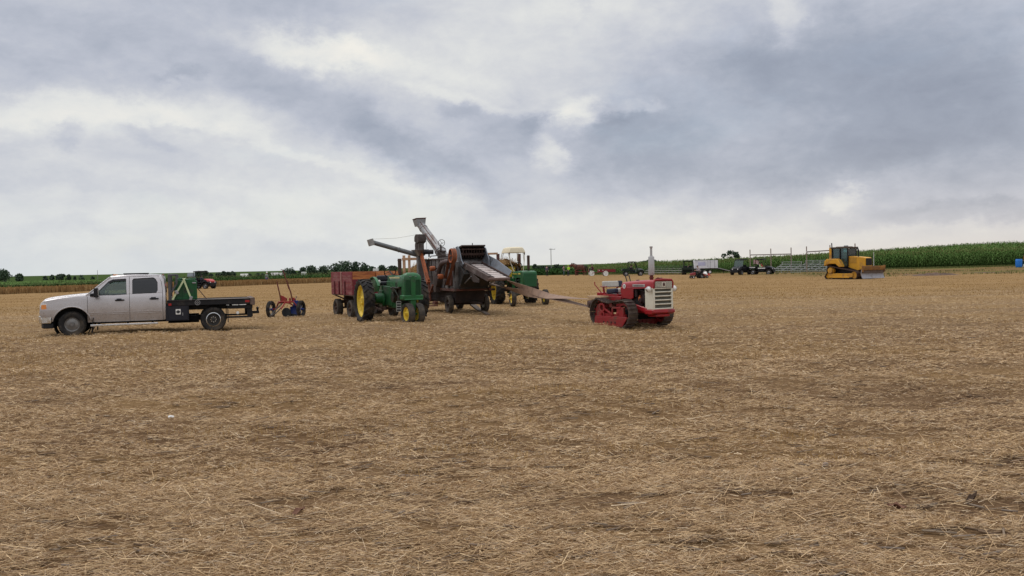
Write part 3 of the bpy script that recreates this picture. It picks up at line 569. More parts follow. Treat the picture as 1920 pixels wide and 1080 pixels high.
# ================================================================ pickup (forward +x, left side +y faces the camera)
def truck():
    T=veh('pickup_truck','silver four door pickup truck with black steel flatbed and dual rear wheels','pickup truck',-12.35,31.08,-71.1)
    lv=[.45,.6,.75,.9,1.05,1.18,1.27,1.33,1.45,1.6,1.75,1.85,1.9]
    pz=[.35,.45,.6,.75,.9,1.05,1.18,1.27,1.33,1.5,1.7,1.85,1.92]; py=[.93,.955,.985,1.0,1.0,.995,.985,.965,.94,.885,.815,.75,.70]
    zf=lambda z:float(np.interp(z,pz,py))
    # --- body: inner core, fenders, hood, roof, rear wall
    b=MB()
    arch=arc(2.15,.40,.56,168,14,14)
    fender=[(1.685,.44)]+arch+[(2.74,.66),(3.04,.66),(3.07,.86),(3.03,1.08),(2.95,1.17),(2.5,1.245),(2.0,1.30),(1.685,1.315)]
    fender=[p for p in fender if p[0]>1.60]
    cq=[(-.585,.45),(-.665,.47),(-.665,1.45),(-.62,1.78),(-.56,1.89),(-.48,1.915),(-.46,1.86),(-.555,1.70),(-.585,1.40)]   # rear corner
    for s in (1,-1):
        b.panel(fender,lambda z:zf(z)-.012*(z>1.0)-.0*(z),s,.03,lv); b.panel(cq,zf,s,.03,lv)
        # wheel arch lip
        pts=[(p[0],s*(zf(p[1])+.004),p[1]) for p in arc(2.15,.40,.575,170,12,16)]; b.tube(pts,.022,6)
        # roof rail over the doors
        b.panel([(1.02,1.85),(.86,1.875),(.45,1.885),(-.2,1.895),(-.5,1.90),(-.5,1.93),(0,1.945),(.45,1.94),(1.0,1.885)],zf,s,.03,())
    # hood: crowned surface
    def hood(t,w):
        x=1.62+(2.985-1.62)*t; e=1.318-.09*t-.05*t**3-.02*max(0,t-.93)*14; yy=w*(.955-.03*t); return (x,yy,e+.055*(1-w*w)+.018*(abs(w)<.55)-.03*(abs(w)>.97))
    b.grid(hood,[0,.1,.25,.4,.55,.7,.82,.92,.97,1],[-1,-.96,-.8,-.56,-.54,-.25,0,.25,.54,.56,.8,.96,1])
    # roof skin
    def roof(t,w):
        x=1.0-1.55*t; z=1.895+.055*math.sin(PI*min(1,.12+t*.8)); return (x,w*(.715+.01*t),z+.03*(1-w*w)-.035*(abs(w)>.97))
    b.grid(roof,[0,.04,.15,.3,.5,.7,.88,.96,1],[-1,-.94,-.75,-.4,0,.4,.75,.94,1])
    # rear wall with a window gap
    b.box((-.655,0,.9),(.03,1.86,.86)); b.box((-.63,.62,1.6),(.05,.28,.56),(0,.09,0)); b.box((-.63,-.62,1.6),(.05,.28,.56),(0,.09,0)); b.box((-.575,0,1.875),(.06,1.42,.1))
    # A pillars
    for s in (1,-1): b.bar((1.72,s*.915,1.30),(1.0,s*.715,1.885),.06,.055)
    b.box((1.63,0,1.30),(.1,1.8,.05))
    b.build('body',silver_p,T,.006)
    b=MB(); b.box((.5,0,.62),(2.2,1.84,.3)); b.box((2.3,0,.85),(1.3,1.3,.62)); b.box((1.62,0,1.0),(.06,1.8,.5)); b.box((.1,0,.45),(5.4,.8,.16)); b.build('chassis',dark_in,T)
    # --- doors
    seam=.008
    dlow_f=[(1.675,.45),(1.675,1.315),(1.40,1.30),(.50,1.325),(.435,1.33),(.435,.45)]
    fr_f=[(1.66,1.315),(1.40,1.30),(1.40,1.325),(1.45,1.345),(1.06,1.745),(.92,1.81),(.53,1.826),(.515,1.325),(.435,1.33),(.43,1.885),(.86,1.872),(1.03,1.84)]
    dlow_r=[(.425,.45),(.425,1.33),(-.40,1.345),(-.575,1.36),(-.575,.45)]
    fr_r=[(.425,1.33),(.34,1.332),(.34,1.77),(.30,1.82),(-.30,1.845),(-.37,1.80),(-.43,1.68),(-.43,1.42),(-.39,1.352),(-.40,1.345),(-.575,1.36),(-.575,1.45),(-.545,1.70),(-.45,1.89),(.42,1.885)]
    wf=[(1.44,1.325),(1.45,1.345),(1.06,1.745),(.92,1.81),(.53,1.826),(.515,1.32),(.9,1.308)]
    wr=[(.345,1.33),(.34,1.77),(.30,1.82),(-.30,1.845),(-.37,1.80),(-.43,1.68),(-.43,1.42),(-.385,1.348)]
    for s in (1,-1):
        for lo,fr,wi,xh,gl,mold in ((dlow_f,fr_f,wf,(.58,.86),glass_clear,(.47,1.64)),(dlow_r,fr_r,wr,(-.46,-.18),glass_dark,(-.55,.40))):
            b=MB(); b.panel(lo,lambda z:zf(z)-.006*(z>1.2),s,.03,lv); b.panel(fr,zf,s,.028,[1.33,1.45,1.6,1.75,1.85])
            d=b.build('door',silver_p,T,.004)
            b=MB()
            for zz in (.745,.69): b.panel([(mold[0],zz),(mold[1],zz),(mold[1],zz+.018),(mold[0],zz+.018)],lambda z:zf(z)+.012,s,.02,())
            b.build('side_moulding',silver_p,d,.004)
            b=MB(); zh=1.14 if lo is dlow_f else 1.155
            b.box(((xh[0]+xh[1])/2,s*(zf(zh)+.022),zh),(xh[1]-xh[0],.035,.045)); b.box(((xh[0]+xh[1])/2+.02,s*(zf(zh)+.01),zh+.01),(.15,.03,.085)); b.build('door_handle',blackp_m,d,.012)
            b=MB(); b.panel(wi,lambda z:zf(z)-.022,s,.006,[1.45,1.6,1.75]); b.build('window',gl,d)
            b=MB()   # black rubber round the glass
            k=len(wi); pts=[(x,s*(zf(z)-.014),z) for x,z in wi]; b.tube(pts,.014,6,closed=True); b.build('window_seal',blackp_m,d)
    # rain deflector over the front window
    b=MB(); b.panel([(1.06,1.735),(.92,1.80),(.53,1.815),(.53,1.76),(.9,1.745),(1.02,1.69)],lambda z:zf(z)+.012,1,.01,()); b.build('rain_visor',blackp_m,T)
    # windscreen and rear glass
    b=MB(); b.loft([[(1.70,-.86,1.315),(1.78,-.4,1.325),(1.80,0,1.33),(1.78,.4,1.325),(1.70,.86,1.315)],[(1.03,-.70,1.87),(1.07,-.35,1.90),(1.08,0,1.905),(1.07,.35,1.90),(1.03,.70,1.87)]],False,False); b.build('windscreen',glass_clear,T)
    b=MB(); b.box((-.645,0,1.6),(.012,1.0,.5),(0,.09,0)); b.build('rear_window',glass_dark,T)
    b=MB(); b.bar((1.78,-.2,1.345),(1.62,.55,1.36),.02,.02); b.bar((1.80,.2,1.345),(1.66,.8,1.35),.02,.02); b.box((1.68,0,1.335),(.10,1.7,.02)); b.build('wiper',blackp_m,T)
    # inside
    for s in (.4,-.4):
        b=MB(); b.box((.62,s,.98),(.5,.5,.2),(0,-.1,0)); b.box((.38,s,1.28),(.16,.48,.62),(0,-.2,0)); b.box((.30,s,1.68),(.09,.28,.18),(0,-.2,0)); b.build('seat',pm('seat_fabric',(.30,.29,.28),.8,0,.1,4),T,.04)
    b=MB(); b.box((-.35,0,1.2),(.2,1.6,.75),(0,-.2,0)); b.build('rear_seat',dark_in,T,.04)
    b=MB(); b.lathe((1.18,.42,1.27),(.9,0,.42),[(.19+.015*math.cos(t),.015*math.sin(t)) for t in [2*PI*i/6 for i in range(6)]],20); b.cyl((1.18,.42,1.27),(1.35,.42,1.18),.03); b.bar((1.18,.25,1.27),(1.18,.59,1.27),.02,.05); b.build('steering_wheel',blackp_m,T)
    b=MB(); b.box((1.5,0,1.15),(.35,1.75,.26)); b.build('dashboard',dark_in,T,.05)
    # front end
    b=MB(); b.box((3.02,0,.93),(.06,1.25,.36)); b.build('grille',dark_in,T)
    b=MB(); b.box((3.05,0,1.09),(.05,1.3,.05)); b.box((3.05,0,.76),(.05,1.3,.05)); b.box((3.06,0,.93),(.03,1.28,.05)); b.build('grille_frame',chrome_m,T,.01)
    for s in (1,-1):
        poly=[(3.06,.83),(3.055,1.06),(2.97,1.10),(2.86,1.08),(2.84,.86)]
        b=MB(); b.panel(poly,lambda z:.99,s,.30,()); h=b.build('headlight',clear_lens,T,.01)
        b=MB(); b.panel([(3.02,.86),(3.01,1.05),(2.875,1.06),(2.865,.88)],lambda z:.998,s,.02,()); b.build('turn_signal',amber_lens,h)
        # bumper: painted upper, chrome lower wrap
    b=MB(); b.prism([(-.95,3.02),(-.98,2.80),(-.99,2.72),(-.93,2.72),(-.9,2.98),(-.6,3.06),(.6,3.06),(.9,2.98),(.93,2.72),(.99,2.72),(.98,2.80),(.95,3.02),(.62,3.13),(-.62,3.13)],.70,.82,'z')
    b.v=[(y,x,z) for x,y,z in b.v]; b.build('front_bumper_top',silver_p,T,.015)
    b=MB(); b.prism([(-.955,3.04),(-.985,2.80),(-.99,2.74),(-.93,2.74),(-.9,2.98),(-.6,3.06),(.6,3.06),(.9,2.98),(.93,2.74),(.99,2.74),(.985,2.80),(.955,3.04),(.62,3.15),(-.62,3.15)],.46,.695,'z')
    b.v=[(y,x,z) for x,y,z in b.v]; b.build('front_bumper',chrome_m,T,.02)
    b=MB(); b.prism([(-.93,2.98),(-.95,2.70),(.95,2.70),(.93,2.98),(.6,3.08),(-.6,3.08)],.30,.455,'z'); b.v=[(y,x,z) for x,y,z in b.v]; b.build('air_dam',blackp_m,T,.02)
    for s in (1,-1):
        b=MB(); b.box((1.40,s*1.16,1.40),(.13,.20,.30)); b.box((1.43,s*1.02,1.36),(.06,.18,.05)); b.box((1.43,s*1.02,1.44),(.06,.18,.05)); b.box((1.50,s*.99,1.33),(.2,.05,.10)); m=b.build('mirror',blackp_m,T,.035)
        b=MB(); b.box((1.333,s*1.16,1.41),(.01,.16,.22)); b.build('mirror_glass',chrome_m,m)
        b=MB(); b.bar((1.60,s*1.04,.345),(-.42,s*1.04,.345),.16,.05); b.bar((1.60,s*1.10,.375),(-.42,s*1.10,.375),.05,.02)
        for xx in (1.35,.5,-.25): b.bar((xx,s*.8,.42),(xx,s*1.02,.34),.05,.03)
        b.build('step_bar',chrome_m,T,.012)
        b=MB(); b.box((1.55,s*.9,.35),(.02,.30,.50),(0,-.12,0)); b.build('mud_flap',blackp_m,T)
        # black inner arch
        b=MB(); b.lathe((2.15,s*.62,.42),(0,1,0),[(.54,-.32),(.545,.30),(.54,.30),(.53,-.32)],28); b.build('wheel_arch_liner',dark_in,T)
    b=MB(); b.bar((1.02,-.2,1.93),(.98,-.2,1.99),.04,.03)
    b.build('antenna_base',blackp_m,T,.01)
    for yy in (-.5,-.25,0,.25,.5): b=MB(); b.box((.92-.06*abs(yy),yy,1.955),(.09,.06,.03)); b.build('roof_light',amber_lens,T,.01)
    b=MB(); b.box((.25,0,1.99),(.75,1.0,.03)); b.build('sunroof_deflector',dark_in,T,.01)
    b=MB(); b.box((-.585,0,1.925),(.05,.34,.035)); b.build('third_brake_light',red_lens,T,.008)
    # wheels
    for s in (1,-1):
        e=wheel(T,(2.15,s*.86,.405),.405,.25,.225,tyre_m,pm('dull_rim',(.22,.21,.20),.45,.6,.3,6),s,.30,'disc')
        b=MB(); b.lathe((0,s*.045,0),(0,s,0),[(.001,.075),(.055,.07),(.075,.05),(.085,0),(.085,-.02)],20,False); b.build('hub_cap',chrome_m,e)
        e=wheel(T,(-2.15,s*.93,.405),.405,.23,.222,tyre_m,pm('dark_dish',(.05,.048,.046),.5,.4,.3,6),s,0,'dually')
        b=MB(); b.lathe((0,0,0),(0,s,0),[(.208,.09),(.214,.105),(.236,.10),(.238,.085),(.222,.08)],32); b.build('rim_ring',chrome_m,e)
        b=MB()
        for k in range(8): a_=2*PI*k/8; b.cyl((.085*math.cos(a_),-s*.03,.085*math.sin(a_)),(.085*math.cos(a_),s*.03,.085*math.sin(a_)),.017,n=6)
        b.lathe((0,0,0),(0,s,0),[(.06,-.02),(.065,.03),(.045,.04),(.045,-.02)],16); b.build('lug_nut_ring',chrome_m,e); wheel(T,(-2.15,s*.66,.405),.405,.23,.222,tyre_m,steel_m,s,0,'dually')
    b=MB(); b.cyl((-2.15,-.8,.405),(-2.15,.8,.405),.07); b.lathe((-2.15,0,.405),(0,1,0),[(.01,-.22),(.16,-.14),(.17,.14),(.01,.22)],16,False); b.cyl((2.15,-.8,.40),(2.15,.8,.40),.05); b.cyl((-.3,.3,.40),(-2.1,.1,.42),.04); b.box((-1.2,-.4,.42),(1.0,.35,.3)); b.build('axle',dark_in,T)
    # flatbed
    b=MB(); b.box((-2.09,0,1.005),(2.74,1.96,.10)); b.build('bed_deck',pm('bed_plank',(.115,.09,.075),.85,0,.3,3,(.05,.04,.035),.4,2,.2,30),T)
    b=MB()
    for s in (1,-1): b.box((-2.03,s*1.015,.985),(2.62,.07,.17)); b.box((-2.03,s*1.03,1.073),(2.62,.10,.015))
    b.box((-.74,0,.985),(.06,2.03,.17))
    for xx in np.arange(-3.2,-.8,.4): b.box((xx,0,.90),(.06,1.7,.10))
    for yy in (.42,-.42): b.box((-2.1,yy,.80),(2.7,.09,.14))
    b.build('bed_frame',black_m,T,.006)
    b=MB(); b.prism([(-3.34,.88),(-3.34,1.085),(-3.47,1.105),(-3.50,1.09),(-3.50,.86),(-3.44,.84)],-1.03,1.03); b.build('tail_board',pm('scraped_brown_steel',(.15,.105,.085),.8,.1,.35,4,(.06,.04,.035),.5,2.5),T,.006)
    b=MB()
    for s in (1,-1): b.box((-3.25,s*1.054,.985),(.14,.012,.07))
    b.build('side_marker',red_lens,T); b=MB(); b.box((-.80,1.054,.945),(.09,.015,.075)); b.build('front_marker',red_lens,T,.006)
    # lower rear frame and hitch
    b=MB()
    for s in (1,-1): b.box((-3.33,s*.85,.68),(.16,.10,.42)); b.box((-2.98,s*.93,.46),(.82,.05,.06)); b.box((-3.02,s*.93,.80),(.72,.04,.12))
    b.box((-3.38,0,.52),(.10,1.7,.13)); b.box((-3.55,0,.56),(.28,.09,.09)); b.cyl((-3.64,0,.58),(-3.64,0,.68),.035); b.lathe((-3.64,0,.70),(0,0,1),[(.001,-.05),(.04,-.03),(.05,0),(.04,.03),(.001,.05)],12,False); b.build('hitch_frame',black_m,T,.006)
    b=MB()
    for k,(x0,wd) in enumerate(((-2.86,.20),(-2.62,.07),(-3.10,.22))): b.box((x0,1.056,.872),(wd,.006,.022))
    b.build('reflective_strip',white_m,T)
    # hinged tool box under the bed, sticker with a round dark badge, white filler rings
    navy=pm('navy_black',(.012,.013,.02),.5,0,.25,4,(.04,.035,.03),.2)
    for s in (1,-1): b=MB(); b.box((-1.02,s*.80,.655),(.72,.46,.50)); b.build('tool_box',navy,T,.01)
    b=MB(); b.box((-1.04,1.036,.655),(.60,.014,.44)); dl=b.build('tool_box_door',pm('navy_black_door',(.014,.015,.023),.45,0,.25,4,(.04,.035,.03),.2),T,.008)
    b=MB(); b.box((-1.05,1.047,.70),(.155,.008,.175)); b.build('sticker',white_m,dl,.03)
    b=MB(); b.cyl((-1.05,1.05,.70),(-1.05,1.056,.70),.052,n=20); b.box((-1.05,1.0545,.70),(.13,.006,.035)); b.build('sticker_emblem',pm('emblem_dark',(.03,.03,.035),.6,0,.1,5),dl)
    b=MB(); b.box((-1.19,1.046,.62),(.02,.02,.10)); b.build('latch',steel_m,dl)
    b=MB(); b.lathe((-1.66,1.052,.985),(0,1,0),[(.085,0),(.085,.014),(.068,.014),(.068,0)],28); b.lathe((-1.66,1.052,.985),(0,1,0),[(.035,0),(.035,.02),(.018,.02),(.018,0)],16); b.build('filler_ring',steel_m,T)
    for k in range(0):
        pass
    b=MB(); b.box((-2.62,.92,.60),(.02,.30,.62)); b.box((-2.62,-.92,.60),(.02,.30,.62)); b.build('rear_mud_flap',blackp_m,T)
    b=MB(); b.lathe((-2.93,.96,.60),(0,1,0),[(.001,0),(.035,.005),(.05,0),(.035,-.02),(.001,-.02)],12,False); b.build('reflector',white_m,T)
    # headache rack with side hoops and slats
    b=MB()
    for s in (1,-1):
        b.bar((-.80,s*.93,1.05),(-.80,s*.93,1.93),.09,.09); b.bar((-.80,s*.93,1.91),(-1.02,s*.93,1.91),.07,.06); b.bar((-1.02,s*.93,1.93),(-1.02,s*.93,1.6),.07,.07); b.bar((-1.02,s*.93,1.62),(-.82,s*.93,1.30),.06,.06)
    b.box((-.80,0,1.91),(.08,1.8,.08)); b.box((-.80,0,1.12),(.07,1.8,.12))
    b.build('headache_rack',pm('rack_steel',(.085,.085,.09),.45,.3,.3,4,(.09,.07,.06),.2),T,.008)
    b=MB()
    for k in range(9): b.bar((-.80,-.78,1.25+k*.07),(-.80,.78,1.25+k*.07),.03,.03)
    b.build('rack_slat',black_m,T)
    return T
truck()
def on_truck(x,y,z):   # truck coordinates -> world
    a=R(-71.1); f=Vector((math.sin(a),-math.cos(a),0)); l=Vector((math.cos(a),math.sin(a),0)); g=gz(-12.35,31.08); return Vector((-12.35,31.08,g))+f*x+l*y+Vector((0,0,z))
def bin_and_straps():
    green=pm('dark_green_enamel',(.012,.088,.028),.42,0,.25,2,(.03,.05,.03),.25,2)
    p=on_truck(-1.30,.30,1.056); t=thing('storage_bin','dark green steel bin strapped down at the front of the black flatbed','bin',p,R(-71.1-90))
    b=MB(); W_,D,H=.36,.42,.68
    b.prism([(-W_,0),(W_,0),(W_,H*.90),(W_-.05,H*.92),(W_-.07,H*.99),(W_*.45,H*.985),(W_*.3,H*.93),(W_*.05,H*1.02),(-W_*.45,H*1.0),(-W_*.9,H*.96),(-W_,H*.9)],-D,D)
    b.build('shell',green,t,.02)
    b=MB(); b.prism([(-W_*.98,H*.98),(-W_*.3,H*1.0),(-W_*.2,H*1.06),(-W_*.95,H*1.05)],-D*.7,D*.7); b.prism([(W_*.1,H*.99),(W_*.8,H*.95),(W_*.9,H*1.02),(W_*.5,H*1.08),(W_*.15,H*1.06)],-D*.6,D*.6); b.build('lid',green,t,.02)
    b=MB()
    for x in (-.3,-.1,.1,.3): b.box((-x*.98,D+.006,H*.42),(.022,.02,H*.8))
    b.box((0,D+.006,.04),(W_*2,.02,.05)); b.build('rib',green,t,.006)
    b=MB(); b.box((-.27,D+.012,H*.82),(.12,.03,.045)); b.build('handle',steel_m,t,.008)
    for k,(xt,xb,lab) in enumerate(((-1.27,-.88,'pale yellow ratchet strap slanting from the green bin top towards the cab'),(-1.24,-1.47,'pale yellow ratchet strap slanting from the green bin top towards the tail'))):
        t2=thing('ratchet_strap',lab,'strap',on_truck(xb,1.05,1.07),R(-71.1-90),'ratchet straps over the green bin')
        pts=[(xb,1.04,1.075),(xt,.76,1.75),(xt,.60,1.765),(xt,-.2,1.765)]; b=MB()
        for a,c in zip(pts,pts[1:]): b.bar((a[0]-xb,a[1]-1.05,a[2]-1.07),(c[0]-xb,c[1]-1.05,c[2]-1.07),.055,.010,(0,1,0) if a is pts[0] else (0,0,1))
        b.build('webbing',strap_m,t2)
        b=MB(); q=Vector(pts[0]).lerp(Vector(pts[1]),.36 if k==0 else .05)-Vector((xb,1.05,1.07)); b.box(q+Vector((0,.025,0)),(.09,.05,.13),(0,.5 if k==0 else -.3,0)); b.build('ratchet',steel_m,t2,.006)
    t3=thing('pry_bar','thin dark bar leaning from the green bin down onto the flatbed','bar',on_truck(-1.95,.55,1.06),R(-71.1-90)); b=MB(); b.cyl((0,0,0),(.27,-.05,.36),.014); b.build('rod',rust_m,t3); b=MB(); b.box((.005,0,.012),(.05,.03,.02)); b.build('tip',rust_m,t3)
bin_and_straps()

# ================================================================ sulky plough
def plough():
    t=veh('sulky_plow','red framed two wheeled plow with blue share and tall levers','plow',-9.42,38.35,90+11)  # +x runs along the axle to the right
    t.rotation_euler=(0,0,R(-11))
    red=pm('plow_red',(.27,.022,.02),.5,0,.25,4,(.12,.04,.03),.35); blue=pm('plow_blue',(.012,.03,.16),.45,0,.3,4,(.03,.03,.05),.3)
    # wheels: axle along x ; wheel helper turns about y, so steer by 90 degrees
    for x,y,lab in ((-.66,0,1),(.66,.05,1)):
        e=wheel(t,(x,y,.35),.35,.14,.25,tyre_m,dark_in,1,0,'none',n=32,steer=R(-90))
        b=MB(); b.lathe((0,0,0),(0,1,0),[(.265,-.05),(.265,.05),(.245,.06),(.235,.0),(.245,-.06)],32); b.build('felloe',black_m,e)
        b=MB(); b.cyl((0,-.08,0),(0,.10,0),.05,n=14); b.cyl((0,.10,0),(0,.14,0),.025,n=10); b.build('hub',blue,e)
        b=MB()
        for k in range(8): a=2*PI*k/8; b.cyl((.04*math.cos(a),0,.04*math.sin(a)),(.25*math.cos(a),0,.25*math.sin(a)),.008,n=6)
        b.build('spoke',pm('pale_spoke',(.4,.37,.3),.6,0,.1,5) if x>-9 else steel_m,e)
    b=MB(); b.tube([(-.62,0,.35),(-.42,-.02,.36),(-.30,-.05,.62),(-.22,-.05,.66),(.35,.02,.66),(.55,.03,.42),(.66,.05,.35)],.035,8)
    b.tube([(-.30,-.05,.62),(-.05,.3,.62),(.35,.02,.66)],.03,8); b.box((0,.0,.66),(.62,.10,.06)); b.box((-.1,.05,.72),(.25,.16,.04)); b.tube([(.0,.0,.66),(-.02,-.2,.5),(-.06,-.32,.38)],.03,8)
    b.box((.18,.05,.74),(.06,.06,.16)); b.box((.02,.05,.76),(.05,.06,.12)); b.tube([(-.12,0,.66),(.2,-.05,.60),(.3,.1,.5)],.028,8)
    b.build('frame',red,t,.006)
    for pts,lab in (([(-.19,.0,.62),(-.24,0,.95),(-.36,.0,1.50)],0),([(.30,.05,.66),(.22,.05,1.05),(.02,.05,1.62),(-.10,.05,1.98)],1)):
        b=MB(); b.tube(pts,[.034,.030]+[.026]*(len(pts)-2),8)
        q=Vector(pts[-1]); b.tube([q,q+Vector((-.05,0,.03)),q+Vector((-.09,0,.02))] if lab else [q,q+Vector((-.01,0,.08))],.012,6)
        if lab: b.tube([q+Vector((.06,0,-.17)),q+Vector((.14,0,-.12))],.010,6); b.box((.13,.05,1.28),(.05,.05,.2),(0,-.3,0))
        b.build('lever',pm('lever_red',(.11,.022,.016),.55,0,.35,5,(.17,.08,.025),.35),t)
        # toothed quadrant at the foot of the lever
        x0=-.19 if not lab else .28; b=MB(); b.prism([(x0-.02,.66)]+arc(x0,.66,.26 if not lab else .18,25,100,8),-.01+.05*lab,.01+.05*lab); b.build('quadrant',red,t)
    b=MB(); b.tube([(-.1,-.1,.60),(-.28,-.35,.36),(-.38,-.5,.12)],.028,8); b.tube([(-.02,-.1,.55),(-.2,-.5,.22),(-.34,-.62,.12)],.024,8); b.box((-.36,-.52,.08),(.14,.2,.16)); b.build('drawbar',pm('bare_iron',(.085,.07,.06),.7,.3,.3,5),t,.01)
    # mouldboard: curved blue plate with a dark share
    def mb(u,v):
        a=R(-10+105*v); return (.12+.42*u+.10*v*u, .12+.16*math.sin(a)+.1*u*u-.12*v, .05+.52*v*(1-.25*(1-u))+.02*u)
    b=MB(); us=[i/8 for i in range(9)]; vs=[i/8 for i in range(9)]; b.grid(mb,us,vs); n=len(b.v); b.v+=[(x+.01,y-.025,z) for x,y,z in b.v]; b.f+=[tuple(i+n for i in reversed(f)) for f in b.f]; b.mi=[0]*len(b.f); b.build('mouldboard',blue,t)
    b=MB(); b.prism([(.0,.0),(.5,.02),(.46,.14),(.04,.2)],.02,.06); b.cyl((.05,-.06,.22),(.05,-.03,.22),.2,n=22); b.build('share',pm('dark_share',(.03,.035,.04),.5,.4,.3,5),t,.004)
    b=MB(); b.box((.43,.06,.60),(.2,.10,.22)); b.cyl((.42,.0,.66),(.50,.0,.90),.012); b.build('bracket',blue,t,.02)
plough()
# ================================================================ green tractors
jd_green=pm('tractor_green',(.010,.105,.027),.42,0,.22,2.2,(.03,.06,.03),.35,2.5,coat=.15)
jd_dark=pm('tractor_green_dark',(.014,.085,.028),.5,0,.25,3,(.02,.035,.02),.4,3)  # slightly darker, duller green for castings and fittings
jd_yellow=pm('wheel_yellow',(.72,.52,.055),.5,0,.15,3,(.16,.09,.03),.22,6)
seat_y=pm('seat_yellow',(.68,.50,.05),.5,0,.1,3)
engine_m=pm('engine_dark',(.02,.03,.02),.6,.2,.4,6,(.06,.035,.02),.45,6)
stack_m=pm('rusty_stack',(.062,.035,.026),.8,.1,.35,8)
canvas_m=pm('cream_canvas',(.66,.58,.42),.8,0,.06,2)
lamp_m=pm('lamp_glass',(.78,.77,.72),.15,.3,.05,5)
def ring(b,c,ax,r,t,n=24,k=8): b.lathe(c,ax,[(r+t*math.cos(2*PI*i/k),t*math.sin(2*PI*i/k)) for i in range(k)],n)
def steering(T,c,ax,r,mat,col_to):
    b=MB(); ring(b,c,ax,r,.016); cv=Vector(c); a=Vector(ax).normalized(); x=a.orthogonal().normalized(); y=a.cross(x)
    for k in range(3): t=2*PI*k/3+.5; b.cyl(cv,cv+x*(r*math.cos(t))+y*(r*math.sin(t)),.010,n=6)
    b.cyl(cv+a*.02,Vector(col_to),.022,n=8); return b.build('steering_wheel',mat,T)
def hoodsec(x,w,zb,zt,cr=.05,n=9):
    """rounded hood section, open below"""
    pts=[(x,-w,zb)]
    for i in range(n):
        t=PI-PI*i/(n-1); pts.append((x,w*.98*math.copysign(abs(math.cos(t))**.45,math.cos(t)),zt-cr*1.6+cr*1.6*math.sin(t)**.7))
    return pts+[(x,w,zb)]
def tractor_row():
    T=veh('row_crop_tractor','old green row crop tractor with yellow wheels, paired front wheels and closed radiator grille','tractor',-4.53,34.56,24.6,1.1)
    for s in (-1,1):
        wheel(T,(0,s*.94,.735),.735,.36,.54,tyre_m,jd_yellow,s,.05,'disc',lugs=20,n=44)
        wheel(T,(2.3,s*.165,.35),.35,.21,.22,tyre_worn,jd_yellow,s,.12,'disc',n=32,steer=R(7),tread=False)
        b=MB(); b.cyl((0,s*.3,.735),(0,s*.9,.735),.12,.10,14); b.cyl((0,s*.8,.735),(0,s*.98,.735),.045,n=10); b.cyl((0,s*.28,.735),(0,s*.36,.735),.24,n=20); b.build('axle_housing',jd_green,T,.01)
        b=MB(); P=[(-.0+.80*math.sin(R(a)),.735+.80*math.cos(R(a))) for a in range(-30,52,9)]
        b.loft([[(x,s*.58,z) for x,z in P],[(x,s*.65,z) for x,z in P],[(x*.985,s*.65,.735+(z-.735)*.975) for x,z in P],[(x*.985,s*.58,.735+(z-.735)*.975) for x,z in P]],False,False)
        b.prism(P+[(.45,1.05),(-.2,1.0)],s*.56,s*.585); b.build('fender',jd_green,T)
    b=MB(); b.box((.30,0,.88),(1.25,.52,.66)); b.box((-.25,0,.80),(.45,.62,.55)); b.box((1.0,0,.60),(1.4,.44,.22)); b.box((1.9,0,.60),(.7,.34,.16)); b.box((.55,0,1.28),(.7,.44,.22)); b.build('transmission_case',jd_dark,T,.03)
    b=MB(); b.box((1.45,0,.95),(.85,.46,.55)); b.cyl((1.2,-.34,.86),(1.2,.34,.86),.17,n=18); b.cyl((1.72,-.30,.78),(1.72,.30,.78),.12,n=14); b.cyl((1.0,-.31,1.15),(1.9,-.31,1.18),.035,n=8); b.cyl((1.5,-.28,1.0),(1.5,-.28,1.35),.03,n=8); b.tube([(1.1,-.28,1.2),(1.5,-.33,1.1),(1.85,-.3,.85)],.02,6); b.box((1.35,-.28,1.12),(.2,.14,.16)); b.build('engine',engine_m,T,.015)
    # hood and tank
    b=MB(); b.loft([hoodsec(.72,.26,1.20,1.50,.05),hoodsec(.85,.28,1.19,1.525,.06),hoodsec(1.4,.285,1.20,1.565,.06),hoodsec(2.0,.29,1.22,1.60,.07),hoodsec(2.12,.29,1.22,1.605,.07)],True,True); b.build('hood',jd_green,T)
    b=MB(); b.box((1.35,-.293,1.50),(1.1,.006,.05)); b.box((1.35,.293,1.50),(1.1,.006,.05)); b.build('hood_stripe',pm('faded_yellow',(.45,.42,.22),.6,0,.25,6),T)
    # radiator shell
    b=MB()
    S=[]
    for z,w,xf in ((.92,.285,2.36),(1.44,.285,2.37),(1.515,.285,2.365),(1.585,.255,2.34),(1.635,.19,2.30),(1.66,.09,2.25)):
        S.append([(2.06,-w,z),(xf-.05,-w,z),(xf-.01,-w*.82,z),(xf,-w*.3,z),(xf,w*.3,z),(xf-.01,w*.82,z),(xf-.05,w,z),(2.06,w,z)])
    b.loft(S,True,True); b.build('radiator_shell',jd_green,T)
    for s in (-1,1):
        b=MB(); b.box((2.368,s*.165,1.18),(.012,.17,.50)); g=b.build('grille_screen',pm('grille_dark_green',(.008,.04,.014),.7,0,.2,8),T,.004)
        b=MB()
        for k in range(9): b.box((2.376,s*.165-.075+k*.0187,1.18),(.008,.006,.49))
        b.build('grille_bar',jd_dark,g)
    b=MB(); b.prism([(-.075,.92),(.075,.92),(.085,1.45),(.05,1.56),(-.05,1.56),(-.085,1.45)],2.36,2.392,'x'); b.build('centre_rib',jd_green,T,.01)
    b=MB(); b.box((2.372,0,1.535),(.02,.24,.012)); b.build('trim',steel_m,T)
    b=MB(); b.box((2.18,0,.875),(.42,.66,.15)); b.box((2.24,0,.81),(.34,.62,.05)); b.build('front_support',jd_green,T,.025)
